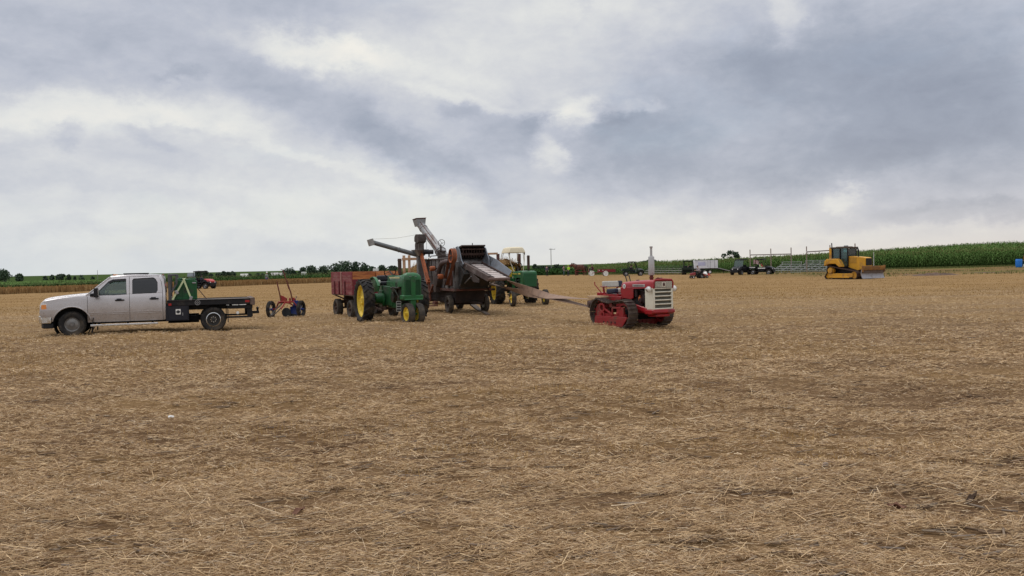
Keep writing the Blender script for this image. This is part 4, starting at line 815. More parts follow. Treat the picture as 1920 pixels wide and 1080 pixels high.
    b=MB(); b.prism([(2.14,.80),(2.38,.80),(2.36,.45),(2.20,.40)],-.09,.09); b.cyl((2.3,-.25,.345),(2.3,.25,.345),.035,n=10); b.cyl((2.28,0,.30),(2.28,0,.55),.07,n=12); b.build('pedestal',jd_green,T,.02)
    b=MB(); b.cyl((1.03,0,1.5),(1.03,0,1.62),.035,n=10); b.cyl((1.03,0,1.62),(1.03,0,2.07),.062,n=14); b.cyl((1.03,0,2.05),(1.03,0,2.12),.072,.06,n=14); b.build('exhaust_stack',stack_m,T)
    steering(T,(-.05,0,1.69),(-.9,0,.42),.20,blackp_m,(.6,0,1.42))
    b=MB(); b.box((.42,0,1.38),(.22,.42,.34)); b.box((.30,0,1.50),(.05,.36,.16),(0,.4,0)); b.build('dash',jd_dark,T,.03)
    b=MB(); b.box((-.30,0,1.30),(.42,.66,.14)); b.box((-.52,0,1.47),(.12,.70,.20),(0,-.12,0)); b.build('bench_seat',pm('black_vinyl',(.016,.016,.02),.45,0,.2,5),T,.05)
    b=MB(); b.box((-.36,0,1.10),(.50,.58,.24)); b.box((-.35,0,.62),(.6,.9,.04)); b.build('battery_box',jd_green,T,.01)
    for s in (-1,1):
        b=MB(); b.lathe((-.0,s*.42,1.36),(1,0,0),[(.001,-.10),(.05,-.08),(.075,0),(.078,.02),(.07,.02)],16,False); b.cyl((-.03,s*.42,1.2),(-.03,s*.42,1.33),.014,n=6); l=b.build('headlamp',jd_dark,T)
        b=MB(); b.lathe((.015,s*.42,1.36),(1,0,0),[(.001,.02),(.04,.012),(.068,0)],16,False); b.build('lens',lamp_m,l)
    b=MB(); b.lathe((.05,-.46,.80),(0,1,0),[(.001,-.14),(.15,-.14),(.175,-.12),(.18,.10),(.001,.10)],24,False); b.build('belt_pulley',jd_green,T)
    b=MB(); b.cyl((.05,-.62,.80),(.05,-.60,.80),.09,n=16); b.build('pulley_cap',jd_dark,T)
    # dark step plate with pale frame hanging at the front right
    b=MB(); b.box((2.02,-.37,.59),(.14,.012,.32),(0,0,.9)); p=b.build('step_plate',black_m,T)
    b=MB(); c=math.cos(.9)*.075; d=math.sin(.9)*.075
    for e in (-1,1): b.bar((2.02+e*c,-.378+e*d,.43),(2.02+e*c,-.378+e*d,.75),.012,.012)
    for z in (.43,.51,.59,.67,.75): b.bar((2.02-c,-.378-d,z),(2.02+c,-.378+d,z),.008,.012 if z in(.43,.75) else .02)
    b.build('plate_frame',pm('pale_frame',(.34,.35,.32),.6,0,.1,5),p)
    b=MB(); b.box((-.75,0,.42),(.9,.10,.05)); b.box((-.3,0,.45),(.3,.5,.08)); b.cyl((.15,-.36,.60),(.15,-.36,.36),.02,n=6); b.box((.22,-.42,.50),(.10,.2,.03)); b.cyl((-.1,-.3,.45),(.55,-.34,.43),.02,n=6); b.box((.15,-.45,.40),(.16,.10,.03)); b.box((.5,-.40,.47),(.05,.10,.10)); b.build('drawbar_and_pedals',rust_m,T,.005)
tractor_row()
def tractor_canopy():
    T=veh('canopy_tractor','green tractor with cream canvas canopy, yellow seat and wide front axle','tractor',.08,46.31,17.4,1.08)
    for s in (-1,1):
        wheel(T,(0,s*.82,.70),.70,.40,.50,tyre_m,jd_yellow,s,-.1,'disc',lugs=20,n=44)
        wheel(T,(2.25,s*.76,.345),.345,.20,.21,tyre_worn,jd_yellow,s,.25,'disc',n=30,steer=-.06)
        b=MB(); b.cyl((0,s*.25,.70),(0,s*1.22,.70),.05,n=10); b.cyl((0,s*.2,.70),(0,s*.6,.70),.12,n=14); b.build('axle_shaft',rust_m,T)
        b=MB(); P=[(.78*math.sin(R(a)),.70+.78*math.cos(R(a))) for a in range(-70,60,10)]; b.prism(P+[(.45,1.0),(-.4,.95)],s*.48,s*.52)
        b.loft([[(x,s*.48,z) for x,z in P],[(x,s*.74,z) for x,z in P],[(x*.98,s*.74,.7+(z-.7)*.97) for x,z in P],[(x*.98,s*.48,.7+(z-.7)*.97) for x,z in P]],False,False); b.build('fender',jd_green,T)
        b=MB(); b.bar((2.25,s*.12,.62),(2.25,s*.68,.46),.10,.10); b.cyl((2.25,s*.68,.30),(2.25,s*.68,.60),.045,n=10); b.build('front_axle',engine_m,T,.01)
    b=MB(); b.box((.35,0,.78),(1.3,.48,.58)); b.box((1.5,0,.62),(1.3,.36,.28)); b.box((2.2,0,.62),(.4,.42,.25)); b.build('chassis',engine_m,T,.02)
    b=MB(); b.box((1.3,0,1.02),(.95,.36,.5)); b.cyl((1.2,-.24,1.0),(1.2,-.24,1.25),.06,n=10); b.cyl((.9,-.22,1.1),(1.7,-.22,1.12),.03,n=8); b.build('engine',pm('engine_green',(.012,.06,.02),.6,0,.4,7,(.03,.03,.03),.5,6),T,.02)
    b=MB(); b.loft([hoodsec(.55,.25,1.18,1.46,.06),hoodsec(.75,.28,1.18,1.49,.07),hoodsec(1.7,.30,1.24,1.55,.08),hoodsec(2.2,.315,1.22,1.545,.08),hoodsec(2.36,.315,1.22,1.50,.08)],True,True); b.build('hood',jd_green,T)
    b=MB(); b.prism([(2.02,.82),(2.42,.84),(2.44,1.25),(2.40,1.47),(2.36,1.505),(2.10,1.54),(2.02,1.50)],-.325,.325); b.build('nose',jd_green,T,.03)
    b=MB(); b.box((2.437,0,1.13),(.012,.54,.56),(0,-.03,0)); b.build('grille_screen',pm('nose_green',(.012,.075,.026),.6,0,.15,9),T,.01)
    for s in (-1,1):
        b=MB(); b.box((1.95,s*.306,1.41),(.5,.01,.055)); b.box((1.2,s*.30,1.40),(.7,.008,.03)); b.build('hood_stripe',pm('decal_yellow',(.62,.5,.1),.5,0,.05,4),T)
        b=MB(); b.prism([(.62,1.2),(.62,.85),(.75,.72),(1.0,.75),(.92,1.2)],s*.24,s*.275); b.build('side_shield',jd_green,T,.01)
    b=MB(); b.cyl((1.95,.1,1.5),(1.95,.1,1.62),.04,n=10); b.cyl((1.95,.1,1.62),(1.95,.1,2.16),.062,n=14); b.cyl((1.95,.1,2.14),(1.95,.1,2.22),.075,.05,n=14); b.build('exhaust_stack',stack_m,T)
    steering(T,(.62,0,1.74),(-.78,0,.62),.22,blackp_m,(.95,0,1.42))
    b=MB(); b.box((.70,0,1.36),(.3,.46,.32)); b.build('dash',jd_dark,T,.03)
    b=MB(); b.box((-.22,0,1.30),(.46,.46,.13)); b.box((-.44,0,1.55),(.13,.46,.40),(0,-.15,0)); b.box((-.28,.27,1.44),(.34,.09,.10)); b.box((-.28,-.27,1.44),(.34,.09,.10)); b.build('seat',seat_y,T,.05)
    b=MB(); b.box((-.2,0,1.06),(.5,.5,.34)); b.build('seat_base',jd_green,T,.02)
    # canopy
    x0,x1,w=-.55,.66,.36; b=MB()
    b.loft([[(x0-.03,-w-.03,2.36),(x1+.03,-w-.03,2.36),(x1+.03,w+.03,2.36),(x0-.03,w+.03,2.36)],[(x0,-w,2.47),(x1,-w,2.47),(x1,w,2.47),(x0,w,2.47)],[(x0+.07,-w+.06,2.60),(x1-.07,-w+.06,2.60),(x1-.07,w-.06,2.60),(x0+.07,w-.06,2.60)],[(x0+.25,-w+.2,2.635),(x1-.25,-w+.2,2.635),(x1-.25,w-.2,2.635),(x0+.25,w-.2,2.635)]],True); b.build('canopy',canvas_m,T,.02)
    b=MB()
    for s in (-1,1):
        b.tube([(x1-.05,s*w,2.36),(x1-.02,s*w*.95,2.0),(x1+.15,s*w*.6,1.5),(x1+.2,s*.3,1.2)],.018,6); b.tube([(x1-.25,s*w,2.36),(x1+.0,s*w*.9,1.9),(x1+.13,s*w*.65,1.55)],.014,6)
        b.tube([(x0+.06,s*w,2.40),(x0-.02,s*w*1.1,2.2),(x0-.15,s*w*1.15,1.9),(x0+.1,s*w*1.1,1.4),(x0+.2,s*w*1.1,1.0)],.018,6); b.tube([(x0+.25,s*w,2.36),(x0+.0,s*w*1.1,2.0)],.014,6)
    b.build('canopy_frame',pm('frame_paint',(.5,.45,.36),.6,.1,.2,6),T)
    b=MB()
    for s in (-1,1): b.prism([(x1-.16,2.36),(x1+.02,2.36),(x1-.02,2.25)],s*w-.012,s*w+.012)
    b.build('corner_plate',rust_m,T)
    b=MB(); b.box((.9,-.38,.55),(.5,.2,.03)); b.cyl((.3,-.3,.8),(.3,-.42,1.25),.012,n=6); b.cyl((-.2,0,.42),(-.9,0,.40),.04,n=8); b.build('platform',jd_dark,T)
tractor_canopy()

# ================================================================ red barge wagon
def barge():
    T=veh('barge_wagon','dusty red wooden box wagon with orange inner boards behind the front green tractor','farm wagon',-6.10,38.33,26.8,.99)
    red=pm('barn_red',(.175,.024,.030),.7,0,.22,2,(.24,.10,.09),.4,1.5,.15,30,stretch=(1,1,4)); red2=pm('barn_red_inner',(.46,.175,.055),.75,0,.25,2.5,(.22,.06,.03),.45,1.6,.15,30,stretch=(1,1,5))
    for s in (-1,1):
        b=MB(); b.cur=0
        for k in range(4): b.box((0,s*1.0,1.06+k*.235),(3.0,.03,.228))
        sd=b.build('side_board',red,T,.006)
        b=MB(); b.box((0,s*.975,1.70),(2.94,.016,.36)); b.build('inner_board',red2,T)
        for xx in (-.95,-.28,.55): b=MB(); b.box((xx,s*1.03,1.22),(.10,.05,.56)); b.build('stake',pm('barn_red_dark',(.10,.016,.02),.75,0,.25,3),T,.006)
        b=MB(); b.box((.05,s*1.035,1.43),(.05,.04,.92)); b.build('side_strap',pm('pink_worn_paint',(.42,.24,.20),.7,0,.2,4),T,.004)
    b=MB()
    for k in range(3): b.box((1.5,0,1.05+k*.212),(.03,1.96,.206))
    for yy in (-.72,0,.72): b.box((1.525,yy,1.25),(.03,.10,.62))
    b.build('front_gate',pm('barn_red_front',(.15,.018,.026),.7,0,.25,2,(.10,.02,.02),.4,1.5),T,.006)
    b=MB()
    for k in range(4): b.box((-1.5,0,1.06+k*.235),(.03,1.96,.228))
    b.build('tailgate',red,T,.006)
    b=MB(); b.box((-1.478,0,1.5),(.012,1.9,.75)); b.build('tailgate_lining',red2,T)
    b=MB(); b.box((0,0,.93),(3.0,1.96,.04)); b.build('floor',wood_old,T)
    b=MB(); b.box((1.53,-.6,1.5),(.02,.05,.05)); b.cyl((1.5,-.68,1.32),(1.56,-.68,1.32),.04,n=10); b.build('latch',pm('pale_knob',(.5,.4,.38),.5,0,.1,4),T,.008)
    b=MB()
    for xx in (-1.0,1.0): b.box((xx,0,.62),(.14,1.5,.14)); b.box((xx,0,.78),(.2,1.2,.22)); b.cyl((xx,-.86,.37),(xx,.86,.37),.04,n=10); b.box((xx,.55,.48),(.1,.1,.25)); b.box((xx,-.55,.48),(.1,.1,.25))
    for yy in (-.35,.35): b.box((0,yy,.86),(3.0,.12,.10))
    b.bar((-1,0,.55),(1,0,.55),.10,.08); b.bar((-1.5,-.98,.95),(-.75,-.5,.66),.05,.05); b.bar((-1.5,.98,.95),(-.75,.5,.66),.05,.05); b.bar((1.5,-.9,.92),(.9,-.5,.7),.05,.05); b.bar((1.0,0,.45),(2.1,.05,.30),.08,.07)
    b.build('running_gear',rust_m,T,.006)
    for x in (-1.0,1.0):
        for s in (-1,1): wheel(T,(x,s*.88,.37),.37,.26,.20,tyre_worn,rust_m,s,.2,'disc',n=30)
barge()

# ================================================================ hay rack wagon with sheaves, behind the threshing machine
def hay():
    xa,ya,xb,yb=-5.80,49.4,-.62,45.6; ax=math.atan2(yb-ya,xb-xa); L=math.hypot(xb-xa,yb-ya); c=((xa+xb)/2+.54,(ya+yb)/2+.8)
    T=thing('hayrack_wagon','wooden rack wagon with end posts and rails behind the threshing machine','farm wagon',(c[0],c[1],gz(*c)),ax)
    h=L/2; b=MB()
    for k in range(8): b.box((0,-.95+k*.27,1.12),(L,.255,.05))
    b.box((0,.55,1.02),(L,.12,.14)); b.box((0,-.55,1.02),(L,.12,.14)); b.build('deck',wood_old,T,.005)
    post=pm('rack_post',(.10,.05,.045),.8,0,.3,4); pale=pm('rack_board',(.42,.27,.17),.8,0,.2,3,(.28,.17,.10),.4,2,.2,25,stretch=(1,4,1))
    for s in (-1,1):
        for yy in (-.9,.9): b=MB(); b.box((s*(h-.06),yy,1.78+.04*s),(.12,.12,1.35+.08*s)); b.build('end_post',post if s>0 else pale,T,.01)
    b=MB(); b.box((-h+.50,-.98,2.40),(1.0,.05,.14)); b.box((-h+.10,-.95,2.1),(.16,.05,1.0)); b.box((-h+.48,-.95,2.1),(.15,.05,1.0)); b.build('rack_rail',pale,T,.006)
    b=MB(); b.box((h-.50,-.98,2.55),(.95,.05,.10)); b.box((h-.62,-.95,2.1),(.09,.05,.95)); b.build('rack_rail',pale,T,.006)
    for x in (-1.9,1.9):
        for s in (-1,1): wheel(T,(x,s*.8,.36),.36,.2,.2,tyre_worn,rust_m,s,.2,'disc',n=24)
    b=MB(); b.box((-1.9,0,.55),(.14,1.5,.3)); b.box((1.9,0,.55),(.14,1.5,.3)); b.bar((-1.9,0,.5),(1.9,0,.5),.1,.1); b.build('running_gear',rust_m,T)
    # load of sheaves: real straw over a bulging core
    S=thing('sheaf_load','golden straw sheaves heaped on the rack wagon behind the threshing machine','straw load',(c[0],c[1],gz(*c)+1.15),ax)
    def top(x): return (1.02+.14*math.sin(x*2.3+.5)+.09*math.sin(x*5.1))*(1-.12*(x/h)**2)
    b=MB(); xs=np.linspace(-h+.25,h+.12,30); an=np.linspace(0,PI,13)
    b.grid(lambda x,a:(x,-.95*math.cos(a)*(1+.05*math.sin(x*7)),.02+top(x)*math.sin(a)**.6*(1+.05*math.sin(x*9+a*4))),list(xs),list(an)); n=b.v; 
    b.build('core',pm('straw_core',(.26,.155,.06),.95,0,.4,9,(.14,.08,.035),.5,6,1.0,30),S)
    n=5200; x=rng.uniform(-h+.2,h+.22,n); a=rng.uniform(.05,PI-.05,n); tp=np.array([top(v) for v in x]); y=-.97*np.cos(a); z=tp*np.sin(a)**.6
    az=rng.normal(-PI/2,.8,n); p=rng.normal(-.1,.5,n); A=np.stack([np.cos(az)*np.cos(p),np.sin(az)*np.cos(p),np.sin(p)],-1); A[x>h-.25]+= np.array([.9,0,-.2]); A/=np.linalg.norm(A,axis=1)[:,None]
    wd=np.cross(A,rng.normal(size=(n,3))); wd/=np.linalg.norm(wd,axis=1)[:,None]
    rawmesh('straw',strips(np.stack([x,y,z],-1),A,wd,rng.uniform(.2,.55,n),rng.uniform(.008,.02,n)),quads(n),leafm('sheaf_straw',[(.22,.12,.04),(.36,.21,.075),(.48,.31,.13),(.30,.17,.06)],.75),S)['kind']='stuff'
hay()

# ================================================================ threshing machine (feeder end +x)
TA=21; TX,TY=-1.89,38.64
def thresher():
    T=veh('threshing_machine','big rusty grey threshing machine with slatted feeder, chutes and orange drive belts','threshing machine',TX,TY,TA)
    dark_sheet=pm('dark_sheet',(.018,.017,.016),.75,0,.4,2.5,(.055,.038,.03),.4,1.8,.1,30)
    brown_iron=pm('brown_iron',(.058,.040,.034),.75,.15,.35,4,(.03,.02,.018),.4,2)
    orange=pm('orange_paint',(.36,.10,.035),.65,0,.22,4,(.16,.05,.025),.4,3)
    sheet=pm('weathered_sheet',(.19,.185,.185),.6,.25,.3,1.6,(.075,.05,.042),.55,1.4,.1,20)
    bluegrey=pm('blue_grey_sheet',(.185,.20,.225),.5,.5,.18,1.8,(.12,.12,.13),.4,1.5)
    slat_m=pm('pale_slat',(.50,.43,.40),.75,0,.12,4,(.34,.28,.25),.35,2)
    hw=.72
    b=MB(); b.prism([(-4.35,.98),(-4.5,1.5),(-4.3,2.02),(-3.9,2.28),(.45,2.32),(.75,2.12),(.78,1.9),(.55,1.0)],-hw,hw); b.build('body',sheet,T,.01)
    b=MB()   # seams, ribs and top rails
    for xx in (-3.9,-3.3,-2.7,-2.05,-1.5,-.8,-.15,.4):
        for s in (-1,1): b.box((xx,s*(hw+.012),1.62),(.045,.03,1.22))
    for s in (-1,1): b.box((-1.8,s*(hw+.015),2.26),(4.4,.04,.06)); b.box((-1.8,s*(hw+.012),1.5),(4.9,.02,.03))
    b.tube([(-3.5,-.55,2.36),(-3.4,-.55,2.42),(.3,-.55,2.44),(.4,-.55,2.36)],.022,6); b.build('rib',brown_iron,T,.004)
    b=MB(); b.prism([(-4.0,.98),(-3.6,.45),(.35,.42),(.5,.98)],-hw*.86,hw*.86)
    for k in range(4): b.box((-1.7,0,.52+k*.12),(4.2,hw*1.76,.02))
    b.build('lower_pan',pm('pan_dark',(.028,.02,.018),.8,.1,.4,3,(.05,.03,.024),.4,2),T,.008)
    b=MB()
    for s in (-1,1): b.box((-1.8,s*(hw+.03),.97),(5.2,.09,.11)); b.box((-2.2,s*.5,.45),(3.6,.08,.08))
    b.box((.62,0,.97),(.1,1.5,.1)); b.build('sill',rusty_red,T,.006)
    b=MB(); b.prism([(.785,1.0),(.80,1.88),(1.0,1.95),(1.5,1.62),(1.35,1.50),(.86,1.0)],-.60,.62); b.box((.9,0,1.05),(.05,1.3,.08)); b.build('front_apron',dark_sheet,T,.006)
    # left side details
    b=MB(); b.prism([(-.55,1.0),(-.15,1.0),(.15,1.75),(-.1,2.05),(-.5,1.9)],-hw-.06,-hw-.01); b.prism([(-4.0,1.1),(-3.5,1.1),(-3.45,2.1),(-3.9,2.15)],-hw-.05,-hw-.01); b.build('side_door',sheet,T,.005)
    b=MB(); b.lathe((-1.42,-.86,1.36),(0,1,0),[(.001,-.13),(.22,-.13),(.33,-.10),(.33,.14),(.001,.14)],26,False); b.box((-1.42,-.86,1.05),(.34,.25,.40)); b.build('fan_housing',brown_iron,T,.01)
    b=MB(); b.tube([(-1.25,-.88,1.55),(-1.0,-.88,1.85),(-.62,-.88,2.08),(-.2,-.86,2.14),(.55,-.82,2.15)],[.10,.10,.11,.10,.09],10); b.build('suction_pipe',pm('pipe_brown',(.085,.058,.055),.7,.2,.3,4),T)
    for c,r,w,n in (((-1.9,-.93,1.86),.11,.22,'belt_pulley'),((-.62,-.95,1.52),.11,.22,'belt_pulley')):
        b=MB(); b.lathe(c,(0,1,0),[(.03,-w/2),(r*.9,-w/2),(r,-w*.3),(r,w*.3),(r*.9,w/2),(.03,w/2)],20); p=b.build(n,orange,T); b=MB(); b.cyl((c[0],c[1]-.15,c[2]),(c[0],-hw,c[2]),.03,n=8); b.build('shaft',brown_iron,p)
    # big orange drive pulley and belt loop
    c1,r1,c2,r2=(.92,-.88,2.37),.285,(-.05,-.88,1.30),.13
    b=MB(); b.lathe(c1,(0,1,0),[(r1-.03,-.10),(r1,-.10),(r1+.008,0),(r1,.10),(r1-.03,.10)],32); b.lathe(c1,(0,1,0),[(.001,-.02),(r1-.02,-.02),(r1-.02,.02),(.001,.02)],32,False); b.cyl((c1[0],-1.0,c1[2]),(c1[0],-.8,c1[2]),.035,n=10); b.build('drive_pulley',orange,T)
    b=MB(); b.lathe(c1,(0,1,0),[(.001,-.045),(r1-.035,-.045),(r1-.035,-.022),(.001,-.022)],32,False); b.build('pulley_web',pm('web_dark',(.06,.03,.024),.8,0,.3,5),T)
    b=MB(); b.lathe(c2,(0,1,0),[(.03,-.10),(r2,-.10),(r2,.10),(.03,.10)],20); b.build('lower_pulley',brown_iron,T)
    def loop(c1,r1,c2,r2,w,th=.012):
        d=math.atan2(c2[2]-c1[2],c2[0]-c1[0]); P=[]
        for i in range(15): a=d+PI/2+PI*i/14; P.append((c1[0]+(r1+th)*math.cos(a),c1[2]+(r1+th)*math.sin(a)))
        for i in range(9): a=d-PI/2+PI*i/8; P.append((c2[0]+(r2+th)*math.cos(a),c2[2]+(r2+th)*math.sin(a)))
        b=MB(); secs=[[(x,c1[1]+s*w/2,z) for x,z in P] for s in (-1,1)]; b.loft(secs,False,True); return b
    loop(c1,r1+.004,c2,r2+.004,.13).build('flat_belt',pm('belt_orange_brown',(.17,.06,.03),.8,0,.25,4),T)
    b=MB(); b.prism([(.55,2.1),(.80,2.0),(.35,1.15),(.05,1.15)],-hw-.10,-hw-.03); b.build('belt_guard',rusty_red,T,.005)
    # slanted twin orange conveyor tubes
    b=MB(); b.bar((-3.48,-1.02,2.66),(-2.40,-1.02,1.34),.14,.10,(0,1,0)); b.bar((-3.30,-1.02,2.66),(-2.20,-1.02,1.36),.07,.09,(0,1,0)); b.box((-2.32,-1.02,1.34),(.30,.16,.14),(0,.8,0)); b.build('slant_elevator',orange,T,.008)
    b=MB(); b.bar((-2.30,-.98,1.28),(-2.15,-.98,.45),.12,.08,(0,1,0)); b.bar((-1.7,-.98,1.15),(-2.9,-.98,.25),.10,.08,(0,1,0)); b.bar((-2.6,-.95,1.2),(-2.6,-.95,.12),.06,.06); b.box((-2.2,-.95,.9),(.55,.1,.12)); b.bar((-3.0,-.95,.2),(-1.2,-.95,.28),.06,.06); b.box((-1.55,-.93,.38),(.35,.16,.14)); b.build('elevator_leg',pm('leg_rust',(.14,.05,.03),.8,0,.35,4),T,.006)
    # grain weigher tower with spout
    b=MB(); b.box((-3.62,-1.0,1.75),(.30,.26,2.0)); b.box((-3.46,-1.0,2.82),(.28,.24,.5)); b.build('weigher_column',pm('column_sheet',(.15,.145,.14),.6,.25,.3,2,(.07,.05,.042),.5,1.6),T,.01)
    b=MB(); b.prism([(-3.9,3.10),(-3.86,3.32),(-3.65,3.42),(-3.2,3.40),(-3.12,3.2),(-3.16,3.06),(-3.5,2.98)],-1.18,-.82); b.build('weigher_head',pm('head_brown',(.07,.055,.05),.75,.2,.35,4,(.03,.025,.022),.4,3),T,.02)
    b=MB(); b.lathe((-3.75,-1.0,2.90),(0,1,0),[(.001,-.16),(.19,-.14),(.21,0),(.19,.14),(.001,.16)],20,False); b.box((-3.75,-1.0,2.78),(.36,.28,.22)); b.build('weigher_drum',brown_iron,T,.01)
    b=MB(); b.loft([[(-4.0,-1.32,2.72),(-3.0,-1.32,2.72),(-3.0,-.74,2.72),(-4.0,-.74,2.72)],[(-3.72,-1.12,2.44),(-3.28,-1.12,2.44),(-3.28,-.88,2.44),(-3.72,-.88,2.44)]],True); b.build('hopper',galv_m,T,.006)
    sp=MB(); a0=Vector((-3.75,-1.0,2.46)); a1=Vector((-3.9,-3.10,3.085)); sp.tube([a0,a1],.105,14); sp.tube([a0.lerp(a1,.42),a0.lerp(a1,.44)],.118,14); s_=sp.build('grain_spout',pm('spout_grey',(.15,.155,.155),.5,.4,.2,2,(.10,.09,.08),.3,2),T)
    b=MB(); d=(a1-a0).normalized(); b.box(a1+d*.06+Vector((0,0,-.02)),(.26,.24,.30),(.28,0,0)); b.build('spout_mouth',pm('mouth_pale',(.30,.29,.27),.6,.3,.25,5,(.15,.12,.10),.4,4),s_,.01)
    b=MB(); b.tube([a1+Vector((0,0,.14)),a1.lerp(Vector((-3.5,-1.0,3.42)),.5)+Vector((0,0,.0)),(-3.5,-1.0,3.42)],.006,5); b.build('stay_wire',pm('wire',(.5,.48,.42),.6,0,.1,4),s_)
    # folded straw stacker
    p0=Vector((-3.35,.12,2.30)); p1=Vector((-5.45,-.44,3.95)); dv=(p1-p0).normalized()
    b=MB(); b.tube([p0-dv*.1,p0.lerp(p1,.22),p0.lerp(p1,.24),p0.lerp(p1,.8),p1],[.235,.23,.205,.19,.185],18); b.tube([p0.lerp(p1,.86),p0.lerp(p1,.89)],.205,18); b.tube([p0.lerp(p1,.20),p0.lerp(p1,.235)],.25,18); st=b.build('stacker_tube',pm('stacker_grey',(.29,.285,.285),.5,.35,.14,2,(.17,.125,.105),.35,1.6),T)
    b=MB(); q=p1+dv*.05; b.loft([[q+Vector(v) for v in ((-.20,-.20,-.14),(.20,-.16,-.14),(.20,.2,-.10),(-.20,.2,-.10))],[q+Vector(v) for v in ((-.32,-.26,.16),(.22,-.22,.20),(.22,.24,.22),(-.30,.24,.18))]],True); b.build('stacker_hood',galv_m,st,.01)
    b=MB(); b.loft([[q+Vector(v) for v in ((-.31,-.25,.165),(.21,-.21,.205),(.21,.23,.225),(-.29,.23,.185))],[q+Vector(v) for v in ((-.34,-.28,.22),(.24,-.24,.26),(.24,.26,.28),(-.32,.26,.24))]],True); b.build('hood_lip',rusty_red,st)
    b=MB(); off=Vector((.10,-.19,.06)); b.tube([p0.lerp(p1,.12)+off,p0.lerp(p1,.68)+off*.95],.03,8); b.tube([p0.lerp(p1,.3)+Vector((.1,-.1,.2)),p0.lerp(p1,.95)+Vector((.1,-.08,.18))],.012,6); b.build('control_rod',rusty_red,st)
    b=MB(); b.box(p0+Vector((.22,-.25,.18)),(.36,.30,.36)); b.cyl(p0+Vector((.15,-.35,.35)),p0+Vector((.5,-.35,.35)),.05,n=8); b.cyl(p0+Vector((.3,-.3,.3)),p0+Vector((.3,-.3,.62)),.04,n=8); b.build('stacker_gearbox',brown_iron,T,.02)
    for c in (p0+Vector((.42,-.30,.70)),p0+Vector((.75,-.35,.34))):
        b=MB(); ring(b,c,(.8,-.5,.1),.15,.012,20,6); 
        for k in range(3): t=2*PI*k/3; b.cyl(c,c+Vector((.5*.15*math.cos(t),.8*.15*math.cos(t),.15*math.sin(t))),.008,n=5)
        b.cyl(c,c+Vector((-.25,.12,-.03)),.012,n=6); b.build('hand_wheel',pm('hand_wheel_iron',(.12,.10,.09),.6,.3,.2,5),T)
    b=MB(); b.cyl((-3.0,-.75,2.38),(-3.0,-.75,2.66),.035,n=8); b.cyl((-3.05,-.95,2.60),(-2.85,-.6,2.60),.10,n=14); b.cyl((-3.25,-.8,2.56),(-2.75,-.8,2.56),.04,n=8); b.build('roof_sprocket',black_m,T)
    b=MB()
    for k in range(14): b.box((-3.02+.012*k,-.86,2.70+k*.055),(.035,.02,.03))
    b.build('drive_chain',steel_m,T)
    b=MB(); b.cyl((.05,-.4,2.32),(.05,-.4,2.62),.016,n=6); b.bar((.05,-.4,2.62),(-.12,-.5,2.72),.03,.02); b.cyl((-.5,-.3,2.3),(-.5,-.3,2.5),.02,n=6); b.build('roof_lever',steel_m,T)
    # feeder mouth: hood, cheeks, knives
    b=MB(); b.prism([(.35,2.72),(.95,2.80),(1.0,2.76),(.95,2.73),(.42,2.66)],-.50,.52); b.prism([(.30,2.3),(.35,2.72),(.42,2.7),(.40,2.3)],-.5,.52); b.cyl((.85,.0,2.78),(.85,.0,2.88),.02,n=6); b.build('feeder_hood',brown_iron,T,.008)
    b=MB(); b.box((.55,0,2.38),(.06,.98,.66)); b.build('throat',pm('throat_dark',(.012,.010,.009),.9,0,.3,5),T)
    b=MB()
    for k in range(8): b.box((.74,-.40+k*.115,2.50),(.30,.02,.38),(0,.25,0))
    b.cyl((.80,-.48,2.42),(.80,.5,2.42),.06,n=10); b.cyl((.92,-.48,2.62),(.92,.5,2.62),.025,n=8); b.build('band_knife',pm('knife_iron',(.055,.032,.026),.8,.2,.4,5),T)
    b=MB(); b.prism([(.30,2.72),(.55,2.76),(.80,2.62),(1.02,2.20),(1.28,2.02),(1.15,1.92),(.78,2.0),(.62,2.2)],-.56,-.515); b.build('cheek_plate',bluegrey,T,.005)
    b=MB(); b.prism([(.30,2.05),(.34,2.72),(.62,2.76),(.92,2.66),(1.12,2.42),(1.3,2.2),(1.3,1.9),(.7,1.95)],.53,.575); b.build('cheek_plate',bluegrey,T,.005)
    # feeder trough
    F0=Vector((.95,-.02,1.98)); F1=Vector((2.78,.40,1.42)); wv=Vector((-.224,.975,0)); up=Vector((.29,.066,.95))
    def fp(t,w,h): return F0.lerp(F1,t)+wv*w+up*h
    b=MB(); b.loft([[fp(t,-.46,-.05),fp(t,.46,-.05),fp(t,.46,0),fp(t,-.46,0)] for t in (-.05,1)]); b.build('feeder_floor',brown_iron,T)
    for k in range(8):
        t=.10+.87*k/7.0; b=MB(); b.loft([[fp(t-.042,-.22+.03*(k%2==0),.03),fp(t-.042,.43,.03),fp(t+.042,.43,.03),fp(t+.042,-.22+.03*(k%2==0),.03)],[fp(t-.042,-.22+.03*(k%2==0),.055),fp(t-.042,.43,.055),fp(t+.042,.43,.055),fp(t+.042,-.22+.03*(k%2==0),.055)]]); b.build('conveyor_slat',slat_m,T)
    b=MB()
    for w in (-.20,.40): b.loft([[fp(t,w-.02,.02),fp(t,w+.02,.02),fp(t,w+.02,.062),fp(t,w-.02,.062)] for t in (0,1)])
    b.build('conveyor_chain',black_m,T)
    b=MB(); b.loft([[fp(t,-.50,-.10),fp(t,-.46,-.10),fp(t,-.46,.12),fp(t,-.50,.12)] for t in (-.1,1.0)]); b.loft([[fp(t,-.46,.09),fp(t,-.23,.035),fp(t,-.23,.06),fp(t,-.46,.12)] for t in (-.05,.98)]); b.build('feeder_side_board',pm('side_board_brown',(.10,.072,.064),.75,.15,.3,3,(.19,.16,.15),.3,2),T,.004)
